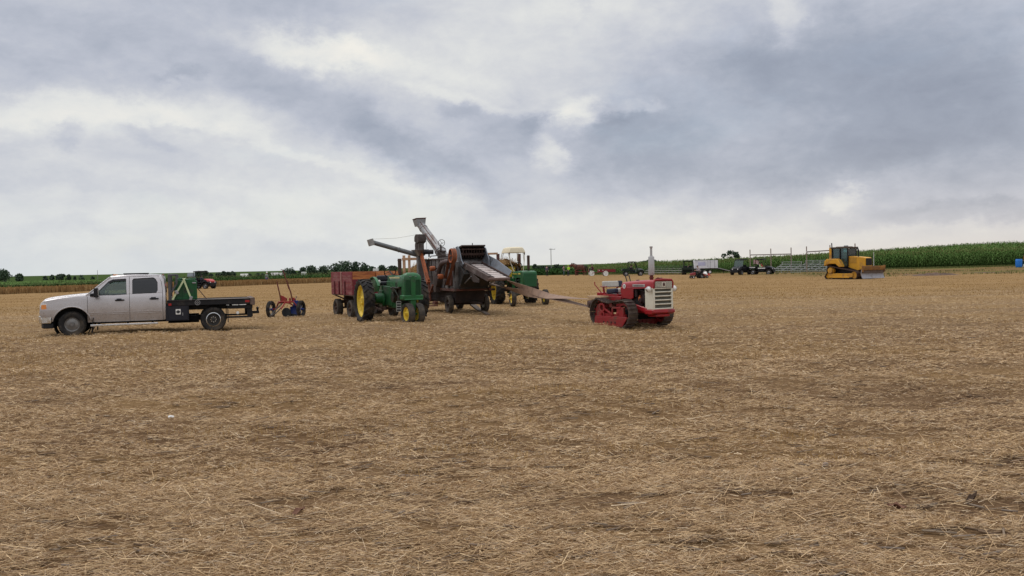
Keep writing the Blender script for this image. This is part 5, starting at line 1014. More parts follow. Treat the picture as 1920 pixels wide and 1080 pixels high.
    b=MB(); b.loft([[fp(t,.46,-.10),fp(t,.50,-.10),fp(t,.50,.10),fp(t,.46,.10)] for t in (-.05,1.0)]); b.build('feeder_side_rail',pm('side_rail_brown',(.10,.062,.052),.75,.15,.3,3),T,.004)
    b=MB(); b.loft([[fp(-.10,.52,.08),fp(-.10,.555,.08),fp(-.10,.66,.42),fp(-.10,.63,.42)],[fp(.3,.52,.08),fp(.3,.555,.08),fp(.3,.70,.40),fp(.3,.67,.40)],[fp(.94,.52,.04),fp(.94,.555,.04),fp(.94,.68,.26),fp(.94,.65,.26)]]); b.build('feeder_shield',bluegrey,T)
    b=MB(); b.loft([[fp(.20,.55,.1),fp(.21,.55,.1),fp(.21,.66,.36),fp(.20,.66,.36)],[fp(.20,.50,.1),fp(.21,.50,.1),fp(.21,.62,.38),fp(.20,.62,.38)]]); b.build('shield_seam',sheet,T)
    b=MB(); b.cyl(fp(.99,-.50,-.02),fp(.99,.52,-.02),.075,n=14); b.build('end_roller',pm('roller_brown',(.14,.09,.075),.7,.1,.25,4),T)
    b=MB(); b.prism([(1.2,1.80),(2.62,1.40),(2.60,1.28),(1.95,1.30),(1.5,1.50)],-.36,-.33); b.build('feeder_skirt',pm('skirt_brown',(.055,.04,.035),.75,.1,.3,3),T)
    b=MB(); b.bar((.6,-.5,1.05),(1.75,-.38,1.52),.04,.04); b.bar((.6,.62,1.05),(1.9,.75,1.5),.04,.04); b.tube([(1.6,-.52,1.95),(1.3,-.56,1.5),(.9,-.6,1.15)],.012,6); b.tube([(.65,-.8,1.9),(.7,-.8,1.3),(.6,-.78,.9)],.012,6); b.build('feeder_brace',steel_m,T)
    # axles and wheels
    b=MB(); b.box((0,0,.5),(.16,1.4,.14)); b.cyl((0,-.8,.37),(0,.8,.37),.045,n=10); b.box((-3.6,0,.5),(.16,1.4,.14)); b.cyl((-3.6,-.85,.42),(-3.6,.85,.42),.05,n=10); b.bar((0,0,.45),(1.2,.2,.40),.12,.08); b.build('axle',brown_iron,T,.01)
    for s in (-1,1): wheel(T,(0,s*.78,.37),.37,.20,.20,tyre_worn,brown_iron if s<0 else white_m,s,.1,'disc',n=30,steer=.0)
    for s in (-1,1): wheel(T,(-3.6,s*.82,.42),.42,.22,.22,tyre_worn,brown_iron,s,.1,'disc',n=28)
    # main belt pulley on the far side
    b=MB(); b.lathe((-.55,.98,1.50),(0,1,0),[(.22,-.13),(.25,-.13),(.258,0),(.25,.13),(.22,.13)],28); b.lathe((-.55,.98,1.50),(0,1,0),[(.001,-.02),(.235,-.02),(.235,.02),(.001,.02)],28,False); b.cyl((-.55,.6,1.5),(-.55,1.12,1.5),.035,n=8); b.build('main_pulley',brown_iron,T)
thresher()
# plank lying on the ground by the front wheels
def plank():
    a=at(868,573); b_=at(915,590); t=thing('wooden_plank','weathered wooden plank lying on the straw by the threshing machine front wheels','plank',(b_.x,b_.y,gz(b_.x,b_.y)),math.atan2(a.y-b_.y,a.x-b_.x)); L=min((a-b_).length,5.2)
    b=MB(); b.loft([[(0,-.07,.02),(0,.07,.02),(0,.07,.07),(0,-.07,.07)],[(L*.5,-.11,.06),(L*.5,.11,.06),(L*.5,.11,.12),(L*.5,-.11,.12)],[(L,-.12,.20),(L,.12,.20),(L,.12,.27),(L,-.12,.27)]]); b.build('board',wood_old,t,.006)
    b=MB(); b.cyl((.15,0,.06),(.15,0,.085),.025,n=8); b.build('bolt',rust_m,t)
plank()
# ================================================================ red crawler
CX,CY,CA,CS=3.67,28.51,29.5,1.03
def loopx(pts,n):
    """resample closed polyline evenly, with tangents"""
    P=np.array(pts); Q=np.vstack([P,P[:1]]); s=np.concatenate([[0],np.cumsum(np.hypot(*(Q[1:]-Q[:-1]).T))]); t=np.linspace(0,s[-1],n,endpoint=False)
    x=np.interp(t,s,Q[:,0]); z=np.interp(t,s,Q[:,1]); e=s[-1]/n*.3
    x2=np.interp((t+e)%s[-1],s,Q[:,0]);z2=np.interp((t+e)%s[-1],s,Q[:,1]);x1=np.interp((t-e)%s[-1],s,Q[:,0]);z1=np.interp((t-e)%s[-1],s,Q[:,1])
    return x,z,np.arctan2(z2-z1,x2-x1),s[-1]/n
def track(T,path,n,y,w,mat,th=.03,gr=.035):
    x,z,a,st=loopx(path,n); b=MB()
    for i in range(n):
        ry=-a[i]; nx,nz=-math.sin(a[i]),math.cos(a[i])   # inward normal for a counter clockwise loop
        b.box((x[i],y,z[i]),(st*.94,w,th),(0,ry,0))
        b.box((x[i]-nx*gr*.6+math.cos(a[i])*st*.36,y,z[i]-nz*gr*.6+math.sin(a[i])*st*.36),(.018*st/.15,w*.99,gr),(0,ry,0))
        b.box((x[i]+nx*.035,y,z[i]+nz*.035),(st*.8,w*.3,.05),(0,ry,0))
    return b.build('track',mat,T)
def crawler():
    T=veh('crawler_tractor','red crawler tractor with cream slatted grille, two headlamps and tall silver exhaust','crawler tractor',CX,CY,CA,CS)
    red=pm('crawler_red',(.30,.010,.015),.38,0,.16,1.6,(.15,.02,.02),.3,2,coat=.25); redd=pm('crawler_dull_red',(.25,.015,.018),.55,0,.22,2.5,(.12,.05,.035),.35,2.5)
    cream=pm('cream_paint',(.66,.62,.51),.45,0,.06,2,(.5,.45,.36),.25,3); slot=pm('slot_dark',(.12,.115,.095),.8,0,.2,5)
    shoe=pm('track_shoe',(.10,.078,.062),.72,.25,.3,5,(.055,.03,.028),.45,4); trd=pm('track_chain',(.045,.018,.018),.7,.2,.3,5)
    R0,F0_=(-.60,.42,.40),(.585,.41,.385)
    path=arc(R0[0],R0[1],R0[2],262,98,18)[::-1]; path=[]
    path+=arc(F0_[0],F0_[1],F0_[2],-84,84,16)
    path+=[(.3,.755),(0,.715),(-.3,.735)]
    path+=arc(R0[0],R0[1],R0[2],96,264,16)
    path+=[(-.2,.022),(.2,.022)]
    for s in (-1,1):
        y=s*.66; track(T,path,38,y,.32,shoe)
        b=MB(); b.lathe((R0[0],y,R0[1]),(0,1,0),[(.001,-.05),(.24,-.05),(.27,-.03),(.27,.03),(.24,.05),(.001,.05)],26,False); 
        for k in range(13): a=2*PI*k/13; b.box((R0[0]+.345*math.cos(a),y,R0[1]+.345*math.sin(a)),(.06,.06,.05),(0,-a,0))
        b.build('sprocket',redd,T)
        b=MB(); b.lathe((F0_[0],y,F0_[1]),(0,1,0),[(.24,-.06),(.30,-.06),(.33,-.02),(.33,.02),(.30,.06),(.24,.06)],28); b.build('idler',redd,T)
        for xx in (-.3,-.08,.14,.34): b=MB(); b.lathe((xx,y,.12),(0,1,0),[(.001,-.10),(.10,-.10),(.10,.10),(.001,.10)],14,False); b.build('track_roller',redd,T)
        b=MB(); b.lathe((-.02,y,.64),(0,1,0),[(.001,-.08),(.07,-.08),(.07,.08),(.001,.08)],12,False); b.build('carrier_roller',redd,T)
        # side frame with openings
        yo=s*.76; b=MB(); b.box((0,s*.70,.30),(1.35,.08,.16)); b.box((.48,s*.735,.42),(.34,.07,.34)); b.box((.30,yo,.57),(.42,.05,.06)); b.box((-.55,s*.745,.30),(.26,.06,.30)); b.box((-.12,s*.735,.33),(.32,.05,.14)); b.lathe((-.42,yo,.55),(0,1,0),[(.085,-.03),(.15,-.03),(.15,.03),(.085,.03)],22); b.lathe((-.40,yo,.33),(0,1,0),[(.06,-.03),(.11,-.03),(.11,.03),(.06,.03)],20); b.box((.10,yo,.44),(.05,.05,.24)); b.cyl((.35,yo-.03,.40),(.35,yo+.03,.40),.05,n=12); b.bar((-.28,yo,.52),(.1,yo,.36),.05,.06,(0,1,0)); b.build('track_frame',redd,T,.01)
        # lower guard plate with four holes
        b=MB(); pl=[(-.76,.02),(.64,.02),(.87,.265),(-.73,.265)]; b.prism(pl,s*.80,s*.825); b.prism([(-.73,.265),(.87,.265),(.82,.31),(-.70,.31)],s*.74,s*.82); g=b.build('track_guard',redd,T,.006)
        b=MB()
        for k in range(4): b.cyl((-.26+k*.19,s*.827,.135),(-.26+k*.19,s*.829,.135),.032,n=14)
        b.build('guard_hole',dark_in,g)
    # body
    b=MB(); b.loft([hoodsec(-.08,.30,1.10,1.24,.05),hoodsec(-.02,.335,1.08,1.31,.07),hoodsec(.2,.345,1.10,1.335,.08),hoodsec(.7,.345,1.12,1.365,.08),hoodsec(1.2,.345,1.14,1.385,.08),hoodsec(1.46,.345,1.15,1.395,.085),hoodsec(1.53,.335,1.16,1.385,.09)],True,True); b.build('hood',red,T)
    b=MB()
    for s in (-1,1): b.prism([(-.07,1.14),(-.02,1.16),(.56,1.16),(.56,.85),(.45,.80),(-.02,.84)],s*.31,s*.345)
    b.box((-.03,0,1.0),(.06,.62,.46)); b.build('cowl_side',red,T,.015)
    b=MB()
    for s in (-1,1): b.cyl((.14,s*.347,1.19),(.14,s*.353,1.19),.068,n=24)
    d=b.build('round_badge',white_m,T)
    b=MB()
    for s in (-1,1): b.box((.14,s*.354,1.165),(.075,.004,.012)); b.box((.12,s*.354,1.20),(.022,.004,.032),(0,.3,0)); b.box((.155,s*.354,1.20),(.026,.004,.032),(0,-.3,0))
    b.build('badge_mark',blackp_m,d)
    b=MB()
    for s in (-1,1): b.box((.84,s*.350,1.215),(.58,.01,.075))
    n=b.build('name_plate',pm('plate_silver',(.40,.37,.36),.4,.5,.15,6),T,.006)
    b=MB()
    for s in (-1,1):
        for k in range(13): b.box((.62+k*.037,s*.3565,1.215),(.02,.004,.032 if k%3 else .022),(0,.2,0))
    b.build('name_letters',pm('letter_grey',(.13,.11,.11),.6,0,.1,6),n)
    # engine bay
    b=MB(); b.box((.78,0,.90),(.70,.36,.46)); b.box((.40,0,.75),(.95,.5,.3)); b.cyl((.62,-.26,.88),(.62,-.26,1.1),.055,n=12); b.tube([(.6,-.2,1.1),(.85,-.27,1.08),(1.1,-.24,1.0)],.025,7); b.box((1.0,-.22,.82),(.2,.12,.22)); b.cyl((1.02,-.30,.7),(1.02,-.30,.95),.02,n=6); b.lathe((.85,-.27,.78),(0,1,0),[(.001,-.05),(.07,-.05),(.08,.03),(.001,.05)],14,False); b.build('engine',pm('engine_red_dark',(.045,.012,.012),.6,.1,.5,6,(.02,.02,.02),.6,5),T,.015)
    b=MB(); b.box((.80,-.28,.82),(.075,.06,.12)); b.cyl((.80,-.28,.88),(.80,-.28,.93),.02,n=8); b.build('fuel_filter',pm('filter_orange',(.5,.13,.03),.4,0,.3,9),T,.012)
    b=MB(); b.box((1.25,0,.87),(.38,.52,.5)); b.build('radiator',dark_in,T)
    # front: cream side panels and slatted grille
    b=MB()
    for s in (-1,1): b.prism([(1.13,.53),(1.13,1.145),(1.47,1.15),(1.52,1.13),(1.52,.535)],s*.325,s*.352); b.box((1.50,s*.325,.84),(.05,.06,.62))
    for z in (.555,.685,.80,.915,1.03,1.135): b.box((1.505,0,z),(.06,.62,.035))
    b.build('grille',cream,T,.01)
    b=MB(); b.box((1.46,0,.84),(.03,.60,.60)); b.build('grille_backing',slot,T)
    b=MB(); b.prism([(-.32,1.16),(.32,1.16),(.315,1.30),(.28,1.335),(-.28,1.335),(-.315,1.30)],1.525,1.54,'x'); m=b.build('mesh_panel',pm('mesh_dark',(.12,.10,.085),.8,0,.2,6),T)
    b=MB()
    for k in range(15): b.box((1.545,-.28+k*.04,1.245),(.012,.010,.165))
    for k in range(6): b.box((1.547,0,1.175+k*.029),(.010,.60,.009))
    b.build('mesh_wire',cream,m)
    b=MB(); b.box((1.553,0,1.245),(.012,.12,.13)); e=b.build('emblem_plate',cream,m,.01); b=MB(); b.box((1.561,0,1.24),(.008,.075,.075)); b.cyl((1.556,0,1.285),(1.565,0,1.285),.022,n=12); b.build('emblem',pm('emblem_dark_red',(.06,.012,.012),.5,0,.1,5),e,.006)
    b=MB(); b.tube([(1.52,-.345,1.14),(1.53,-.345,1.30),(1.53,-.30,1.375),(1.535,0,1.39),(1.53,.30,1.375),(1.53,.345,1.30),(1.52,.345,1.14)],.028,8); b.build('grille_hood_rim',red,T)
    b=MB(); b.box((1.05,0,.48),(1.0,.70,.12)); b.prism([(1.15,.40),(1.15,.53),(1.55,.53),(1.56,.44),(1.45,.39)],-.40,.40); b.box((1.3,.0,.36),(.4,.5,.08)); b.bar((.6,-.36,.62),(1.2,-.36,.50),.05,.14,(0,0,1)); b.bar((.6,.36,.62),(1.2,.36,.50),.05,.14); b.build('front_frame',red,T,.02)
    b=MB(); b.box((.35,0,.26),(.10,1.25,.12)); b.box((.3,0,.42),(.9,.8,.2)); b.build('cross_beam',dark_in,T,.01)  # beam coloured near-black to stand for the shade between the tracks
    for s in (-1,1):
        b=MB(); b.lathe((1.44,s*.455,1.115),(1,0,0),[(.001,-.09),(.05,-.08),(.085,-.02),(.088,.03),(.08,.035)],20,False); b.cyl((1.42,s*.33,1.08),(1.42,s*.43,1.10),.016,n=6); h=b.build('headlamp',chrome_m,T)
        b=MB(); b.lathe((1.47,s*.455,1.115),(1,0,0),[(.001,.035),(.05,.025),(.08,0)],20,False); b.build('lens',lamp_m,h)
    # exhaust
    b=MB(); b.cyl((1.0,0,1.36),(1.0,0,1.52),.052,n=14); b.cyl((1.0,0,1.42),(1.0,0,1.45),.07,n=14); b.build('exhaust_elbow',pm('burnt_red',(.13,.03,.022),.7,.1,.35,8),T)
    alu=pm('aluminised_muffler',(.46,.455,.45),.45,.35,.12,4,(.33,.27,.25),.3,4)
    b=MB(); b.lathe((1.0,0,1.78),(0,0,1),[(.03,-.275),(.082,-.27),(.088,-.25),(.088,.25),(.08,.27),(.03,.28)],22); b.build('muffler',alu,T)
    b=MB(); b.cyl((1.0,0,2.04),(1.0,0,2.33),.034,n=14); b.cyl((1.0,0,2.30),(1.0,0,2.345),.046,n=14); b.cyl((1.0,0,2.04),(1.0,0,2.08),.045,n=12); b.build('tail_pipe',alu,T)
    b=MB(); b.lathe((1.28,.12,1.41),(0,0,1),[(.001,-.03),(.05,-.03),(.05,.015),(.001,.03)],14,False); b.lathe((.35,0,1.36),(0,0,1),[(.001,-.03),(.055,-.03),(.05,.01),(.001,.02)],14,False); b.tube([(1.30,-.1,1.39),(1.36,-.06,1.43),(1.42,.0,1.41)],.02,6); b.build('filler_cap',pm('cap_dark_red',(.10,.012,.014),.5,0,.2,5),T)
    # levers and seat
    b=MB(); b.tube([(-.02,.0,1.0),(-.18,.0,1.30),(-.27,.0,1.50)],[.012,.012,.018],8); b.tube([(.14,.0,1.0),(-.0,.0,1.30),(-.09,.0,1.51)],[.012,.012,.018],8); b.build('steering_lever',blackp_m,T)
    cush=pm('seat_cream',(.42,.395,.35),.55,0,.05,3); navy=pm('seat_navy',(.018,.022,.045),.5,0,.2,4)
    def cushion(name,c,d,r,split,ends):
        b=MB(); b.box(c,d,r); o=b.build(name,cush,T,min(d)*.32,segs=3); b=MB()
        m=rotm(r); 
        for e in ends: b.box(Vector(c)+m@Vector((0,e*d[1]*.38,0)),(d[0]*1.03,d[1]*.27,d[2]*1.03),r)
        b.build('side_trim',navy,o,min(d)*.30,segs=3)
    cushion('seat_cushion',(-.62,0,1.03),(.44,.62,.15),(0,-.06,0),1,(-1,)); cushion('backrest',(-.98,.02,1.235),(.11,.72,.19),(0,-.14,0),1,(1,))
    b=MB(); b.box((-.70,0,.90),(.85,.60,.08)); b.bar((-1.02,-.25,.93),(-1.06,-.27,1.25),.05,.05); b.bar((-1.02,.25,.93),(-1.06,.27,1.25),.05,.05); b.tube([(-1.06,-.36,1.18),(-.90,-.40,1.16),(-.72,-.36,1.17)],.018,7); b.tube([(-1.06,.36,1.18),(-.90,.40,1.16),(-.72,.36,1.17)],.018,7); b.box((-1.2,-.1,.93),(.3,.4,.1)); b.build('seat_frame',red,T,.01)
    b=MB(); b.tube([(-1.12,-.3,.98),(-1.22,-.36,1.12),(-1.34,-.38,1.22),(-1.35,-.38,1.31)],.016,7); b.build('rear_lever',redd,T)
    b=MB(); b.box((-.55,0,.72),(.9,.62,.32)); b.box((-.90,0,.55),(.35,.5,.35)); b.box((-1.15,0,.42),(.3,.12,.06)); b.build('rear_housing',redd,T,.02)
    b=MB(); b.box((-1.00,-.52,.865),(.75,.30,.05)); b.box((-.93,-.66,.825),(.60,.04,.075)); b.build('wood_step',pm('pale_timber',(.40,.27,.16),.8,0,.2,3,stretch=(1,6,6)),T,.006)
    b=MB(); b.box((-.95,.52,.86),(.7,.30,.04)); b.build('platform_plate',redd,T,.006)
    b=MB(); b.lathe((-1.12,-.66,.64),(.35,.94,0),[(.001,-.12),(.11,-.12),(.125,0),(.11,.12),(.001,.12)],22,False); b.build('belt_pulley',pm('pulley_iron',(.10,.06,.05),.6,.4,.3,5),T); b=MB(); b.cyl((-1.12,-.6,.64),(-.8,-.3,.66),.05,n=10); b.build('pulley_shaft',redd,T)
crawler()
def local(X,Y,a,s,p):
    a=R(a); f=Vector((math.sin(a),-math.cos(a),0)); l=Vector((math.cos(a),math.sin(a),0)); return Vector((X,Y,gz(X,Y)))+(f*p[0]+l*p[1]+Vector((0,0,p[2])))*s
def main_belt():
    A=local(TX,TY,TA,1,(-.55,.98,1.50)); B=local(CX,CY,CA,CS,(-1.12,-.66,.64)); t=thing('drive_belt','long brown flat drive belt twisted between the threshing machine and the red crawler','belt',(B.x,B.y,gz(B.x,B.y)))
    o=Vector(t.location); d=(B-A).normalized(); sd=d.cross(Vector((0,0,1))).normalized(); upv=sd.cross(d); n=40
    m=pm('belt_brown',(.25,.16,.112),.75,0,.18,2.5,(.13,.08,.06),.35,2)
    for e,tw in ((1,1),(-1,-1)):
        secs=[]
        for i in range(n+1):
            s=i/n; off=e*(.26*(1-s)-.125*s); lat=e*tw*.05*math.sin(PI*s); p=A.lerp(B,s)+upv*(off-.16*math.sin(PI*s))+sd*lat-o
            th=PI*sm(.03,.97,s)*1.0; w=(sd*math.cos(th)+upv*math.sin(th))*.125; nn=(-sd*math.sin(th)+upv*math.cos(th))*.005
            secs.append([p-w-nn,p+w-nn,p+w+nn,p-w+nn])
        b=MB(); b.loft(secs); b.build('belt_strand',m,t,ang=60)
main_belt()

# ================================================================ bulldozer in the distance
def dozer():
    T=veh('bulldozer','yellow bulldozer with dark glass cab and steel blade parked at the right field edge','bulldozer',32.22,87.96,32.9)
    yel=pm('dozer_yellow',(.58,.29,.022),.5,0,.15,1.2,(.30,.16,.05),.35,1.2); tr=pm('dozer_track',(.085,.05,.038),.75,.2,.3,3,(.05,.035,.03),.5,2); dk=black_m
    glass=glassm('cab_glass',(.60,.78,.79),.82)
    path=arc(-1.42,.80,.36,-10,190,10)  # placeholder replaced below
    path=arc(1.25,.42,.40,-90,70,8)+[(.2,.98)]+arc(-1.35,.86,.40,70,205,8)+arc(-1.62,.40,.38,200,270,4)
    for s in (-1,1):
        track(T,path,40,s*.93,.56,tr,.05,.06)
        b=MB(); b.lathe((-1.35,s*.93,.86),(0,1,0),[(.001,-.2),(.30,-.2),(.33,-.1),(.33,.1),(.30,.2),(.001,.2)],24,False); b.lathe((-1.35,s*1.2,.86),(0,1,0),[(.001,-.03),(.26,-.03),(.27,.03),(.001,.04)],20,False); b.build('sprocket',yel,T)
        b=MB(); b.box((-.2,s*1.0,.40),(2.7,.34,.36)); b.lathe((1.25,s*.93,.42),(0,1,0),[(.001,-.14),(.34,-.14),(.34,.14),(.001,.14)],20,False); b.lathe((-1.62,s*.93,.40),(0,1,0),[(.001,-.14),(.32,-.14),(.32,.14),(.001,.14)],20,False); b.box((-.3,s*1.18,.22),(2.2,.03,.14)); b.build('track_frame',yel,T,.03)
        for k in range(6): b=MB(); b.cyl((-1.1+k*.4,s*.75,.17),(-1.1+k*.4,s*1.15,.17),.13,n=12); b.build('track_roller',dk,T)
        b=MB(); b.prism([(-2.05,1.30),(-2.02,1.75),(-1.75,1.98),(-.55,1.98),(-.35,1.72),(-.05,1.20),(-.35,1.18),(-.75,1.50),(-1.55,1.50)],s*.50,s*1.20); b.build('rear_fender',yel,T,.04)
    b=MB(); b.box((-.3,0,.9),(3.2,.95,.9)); b.box((-1.8,0,1.5),(.5,1.5,.7)); b.box((1.1,0,.85),(.6,.8,.5)); b.build('main_frame',dk,T,.03)
    b=MB(); b.prism([(.20,1.15),(.20,2.18),(.5,2.20),(1.9,2.06),(2.06,1.98),(2.06,1.0),(1.2,.85)],-.52,.52); b.build('engine_hood',yel,T,.03)
    b=MB(); b.box((2.08,0,1.65),(.03,.86,.66)); 
    for k in range(5): b.box((2.10,0,1.4+k*.12),(.02,.84,.03))
    b.build('radiator_grille',dk,T)
    for s in (-1,1): b=MB(); b.box((.72,s*.528,1.80),(.80,.015,.55)); b.prism([(.5,1.6),(.9,1.95),(1.05,1.95),(.65,1.6)],s*.53,s*.545); b.build('side_panel',pm('dozer_panel',(.42,.22,.03),.6,0,.15,3),T,.01)
    # cab
    C8=[(-1.40,-.78),(.22,-.62),(.22,.62),(-1.40,.78)]
    b=MB(); b.box((-.62,0,3.02),(1.95,1.62,.14)); b.box((-.62,0,3.10),(1.2,1.0,.08)); b.build('cab_roof',pm('roof_brown',(.07,.05,.035),.7,0,.2,3),T,.04)
    b=MB()
    for x,y in C8: b.bar((x,y,1.6),(x*1.0,y,2.98),.11,.11)
    for s in (-1,1): b.bar((-.55,s*.77,1.55),(-.55,s*.72,2.98),.10,.10); b.bar((-.55,s*.77,1.6),(-.1,s*.70,1.22),.10,.10); b.bar((-.1,s*.70,1.22),(.22,s*.62,1.25),.10,.10); b.bar((.22,s*.62,1.25),(.22,s*.62,2.98),.12,.12); b.bar((-1.4,s*.78,1.98),(-.55,s*.77,1.98),.10,.10)
    b.box((-1.2,0,1.75),(.6,1.4,.4)); b.build('cab_frame',dk,T,.01)
    b=MB()
    for s in (-1,1):
        b.prism([(-1.36,2.0),(-.58,2.0),(-.58,2.95),(-1.36,2.95)],s*.745,s*.755)
        b.prism([(-.52,1.62),(-.1,1.25),(.2,1.28),(.2,2.95),(-.52,2.95)],s*.69,s*.70)
    b.box((.24,0,2.45),(.012,1.2,1.0)); b.box((-1.41,0,2.4),(.012,1.4,1.0)); b.build('cab_window',glass,T)
    b=MB(); b.box((-.7,0,1.8),(.5,.55,.25)); b.box((-.95,0,2.15),(.15,.52,.7)); b.build('operator_seat',dark_in,T,.04)
    b=MB(); b.box((-1.62,-.66,2.4),(.34,.20,1.25)); b.box((-1.62,.66,2.4),(.34,.20,1.25)); b.box((-1.66,0,2.98),(.24,1.4,.16)); b.build('roll_bar',yel,T,.02)
    b=MB(); b.tube([(-1.72,-.3,3.0),(-1.80,-.3,3.05),(-1.83,-.3,3.5)],.05,8); b.build('rear_mast',dk,T)
    b=MB(); b.tube([(1.10,-.2,2.1),(1.10,-.2,2.7),(1.05,-.2,2.88),(.92,-.2,2.94)],.075,10); b.build('exhaust_stack',dk,T)
    b=MB(); b.box((-.5,.1,3.19),(.3,.3,.10)); b.box((.25,-.55,2.93),(.14,.2,.12)); b.box((.25,.55,2.93),(.14,.2,.12)); b.build('work_light',steel_m,T,.02)
    # blade
    b=MB(); secs=[]
    for i in range(9):
        t=i/8; z=.10+1.0*t; x=2.55+.30*(t-.5)**2*4*.5-.10; secs.append((x,z))
    poly=secs+[(x-.07,z) for x,z in reversed(secs)]; b.prism(poly,-1.62,1.62); bl=b.build('blade',pm('blade_steel',(.30,.29,.31),.42,.4,.12,1.2,(.20,.17,.16),.35,1.4),T)
    b=MB(); b.prism([(2.50,.83),(2.60,.86),(2.66,1.10),(2.64,1.26),(2.52,1.24),(2.50,1.0)],-1.66,1.66); 
    for s in (-1,1): b.box((2.58,s*1.60,1.0),(.14,.16,.62))
    b.build('blade_top',pm('blade_top_brown',(.26,.12,.025),.7,0,.3,2,(.12,.07,.045),.5,1.5),bl,.02)
    b=MB(); b.prism([(2.56,.60),(2.50,.60),(2.50,.84),(2.56,.84)],-1.60,1.60); b.build('blade_mud',pm('mud',(.10,.07,.055),.9,0,.3,3),bl)
    b=MB()
    for s in (-1,1): b.bar((.3,s*.62,.5),(2.45,s*.62,.40),.18,.2); b.cyl((1.7,s*.45,1.6),(2.40,s*.40,.7),.07,n=10)
    b.bar((1.9,0,.8),(2.45,0,.9),.2,.2); b.build('push_arm',yel,T,.02)
dozer()
# ================================================================ people (grown with the skin modifier)
def skinmesh(name,verts,edges,rad,mat,parent=None,sub=1,root=0):
    me=bpy.data.meshes.new(name); me.from_pydata([tuple(v) for v in verts],edges,[]); o=bpy.data.objects.new(name,me); COL.objects.link(o)
    o.modifiers.new('Skin','SKIN'); 
    if not me.skin_vertices: me.skin_vertices.new()
    for i,r in enumerate(rad):
        sv=me.skin_vertices[0].data[i]; sv.radius=(r,r) if not isinstance(r,tuple) else r; sv.use_root=(i==root)
    s=o.modifiers.new('Subdivision','SUBSURF'); s.levels=sub; s.render_levels=sub; me.materials.append(mat)
    o.modifiers['Skin'].use_smooth_shade=True
    if parent: o.parent=parent
    return o
skin_m=pm('skin',(.42,.26,.19),.6,0,.06,8)
def cloth(name,c): return pm(name,c,.85,0,.15,6)
boot_m=cloth('boots',(.03,.025,.02)); jean=cloth('denim',(.06,.08,.13)); darkj=cloth('dark_trousers',(.022,.026,.04))
def person(label,X,Y,a,shirt,trousers,hat=None,pose='stand',h=1.75,hair=(.05,.035,.025),z=None,lean=.0,group=None,sleeve=True):
    k=h/1.75; V=lambda x,y,zz: Vector((x,y,zz))*k
    if pose=='stand':
        hip=V(0,0,.95); che=V(.03+lean*.5,0,1.36); nek=V(.02+lean*.7,0,1.49); hed=V(.05+lean*.8,0,1.64)
        leg=lambda s:[V(0,s*.09,.90),V(.03 if s>0 else .05,s*.10,.49),V(-.02 if s>0 else .02,s*.11,.08)]; toe=lambda s:V(.17,s*.13,.04)
        arm=lambda s:[V(lean*.5,s*.19,1.40),V(-.05+lean*.5,s*.25,1.12),V(.12+lean*.5,s*.22,.90)]
    elif pose=='sit':
        hip=V(0,0,.0); che=V(.02+lean*.6,0,.42); nek=V(.02+lean,0,.55); hed=V(.06+lean*1.2,0,.70)
        leg=lambda s:[V(.02,s*.10,-.02),V(.44,s*.14,.02),V(.50,s*.13,-.40)]; toe=lambda s:V(.66,s*.14,-.45)
        arm=lambda s:[V(lean*.7,s*.19,.46),V(.14+lean*.7,s*.25,.22),V(.38+lean*.7,s*.16,.24)]
    if z is None: z=gz(X,Y)
    vs=[];es=[];rd=[]
    def add(p,r,par=None): vs.append(p); rd.append(r*k if not isinstance(r,tuple) else (r[0]*k,r[1]*k)); 
    add(hip,.115); add(che,.13); es.append((0,1)); add(nek,.055); es.append((1,2)); add(hed,.085); es.append((2,3)); add(hed+V(.0,0,.09),.08); es.append((3,4))
    for s in (-1,1):
        L=leg(s); p=0
        for q,r in zip(L+[toe(s)],(.095,.065,.045,.038)): add(q,r); es.append((p,len(vs)-1)); p=len(vs)-1
        p=1; A=arm(s)
        for q,r in zip(A,(.062,.045,.034)): add(q,r); es.append((p,len(vs)-1)); p=len(vs)-1
        d=(A[2]-A[1]).normalized(); side=V(0,s,0).cross(d).normalized(); palm=A[2]+d*.07*k; add(palm,.034); es.append((p,len(vs)-1)); pi_=len(vs)-1
        for f,(o_,ln) in enumerate(((-.027,.065),(-.009,.08),(.009,.078),(.027,.06))):
            add(palm+d*(.045+ln*.5)*k+side*o_*k,.010); es.append((pi_,len(vs)-1)); add(palm+d*(.045+ln)*k+side*o_*k*1.1+V(0,-s*.02,0),.008); es.append((len(vs)-2,len(vs)-1))
        add(palm+d*.02*k+side*-.05*k,.012); es.append((pi_,len(vs)-1)); add(palm+d*.06*k+side*-.07*k,.009); es.append((len(vs)-2,len(vs)-1))
    o=skinmesh('person',vs,es,rd,skin_m); o.location=(X,Y,z); o.rotation_euler=(0,0,R(a-90)); tag(o,label,'person',group)
    b=MB()   # face: nose, ears, eyes
    b.box(hed+V(.095,0,.005),(.03*k,.028*k,.045*k)); 
    for s in (-1,1): b.box(hed+V(0,s*.09,.01),(.04*k,.02*k,.06*k))
    b.build('face',skin_m,o,.008)
    b=MB()
    for s in (-1,1): b.box(hed+V(.085,s*.033,.04),(.012*k,.022*k,.012*k))
    b.box(hed+V(.085,0,-.045),(.012*k,.045*k,.008*k)); b.build('eyes_and_mouth',cloth('eye_dark',(.03,.02,.02)),o)
    # shirt: torso and sleeves
    vs2=[hip+V(0,0,.02),che,nek-V(0,0,.03)];rd2=[.14,.165,.075];es2=[(0,1),(1,2)]
    for s in (-1,1):
        A=arm(s); n=len(vs2); vs2+=[A[0],A[1]]; rd2+=[.082,.062]; es2+=[(1,n),(n,n+1)]
        if sleeve: vs2.append(A[2]-(A[2]-A[1])*.12); rd2.append(.05); es2.append((n+1,n+2))
    skinmesh('shirt',vs2,es2,[r*k for r in rd2],shirt,o,root=1)
    vs3=[hip];rd3=[.145];es3=[]
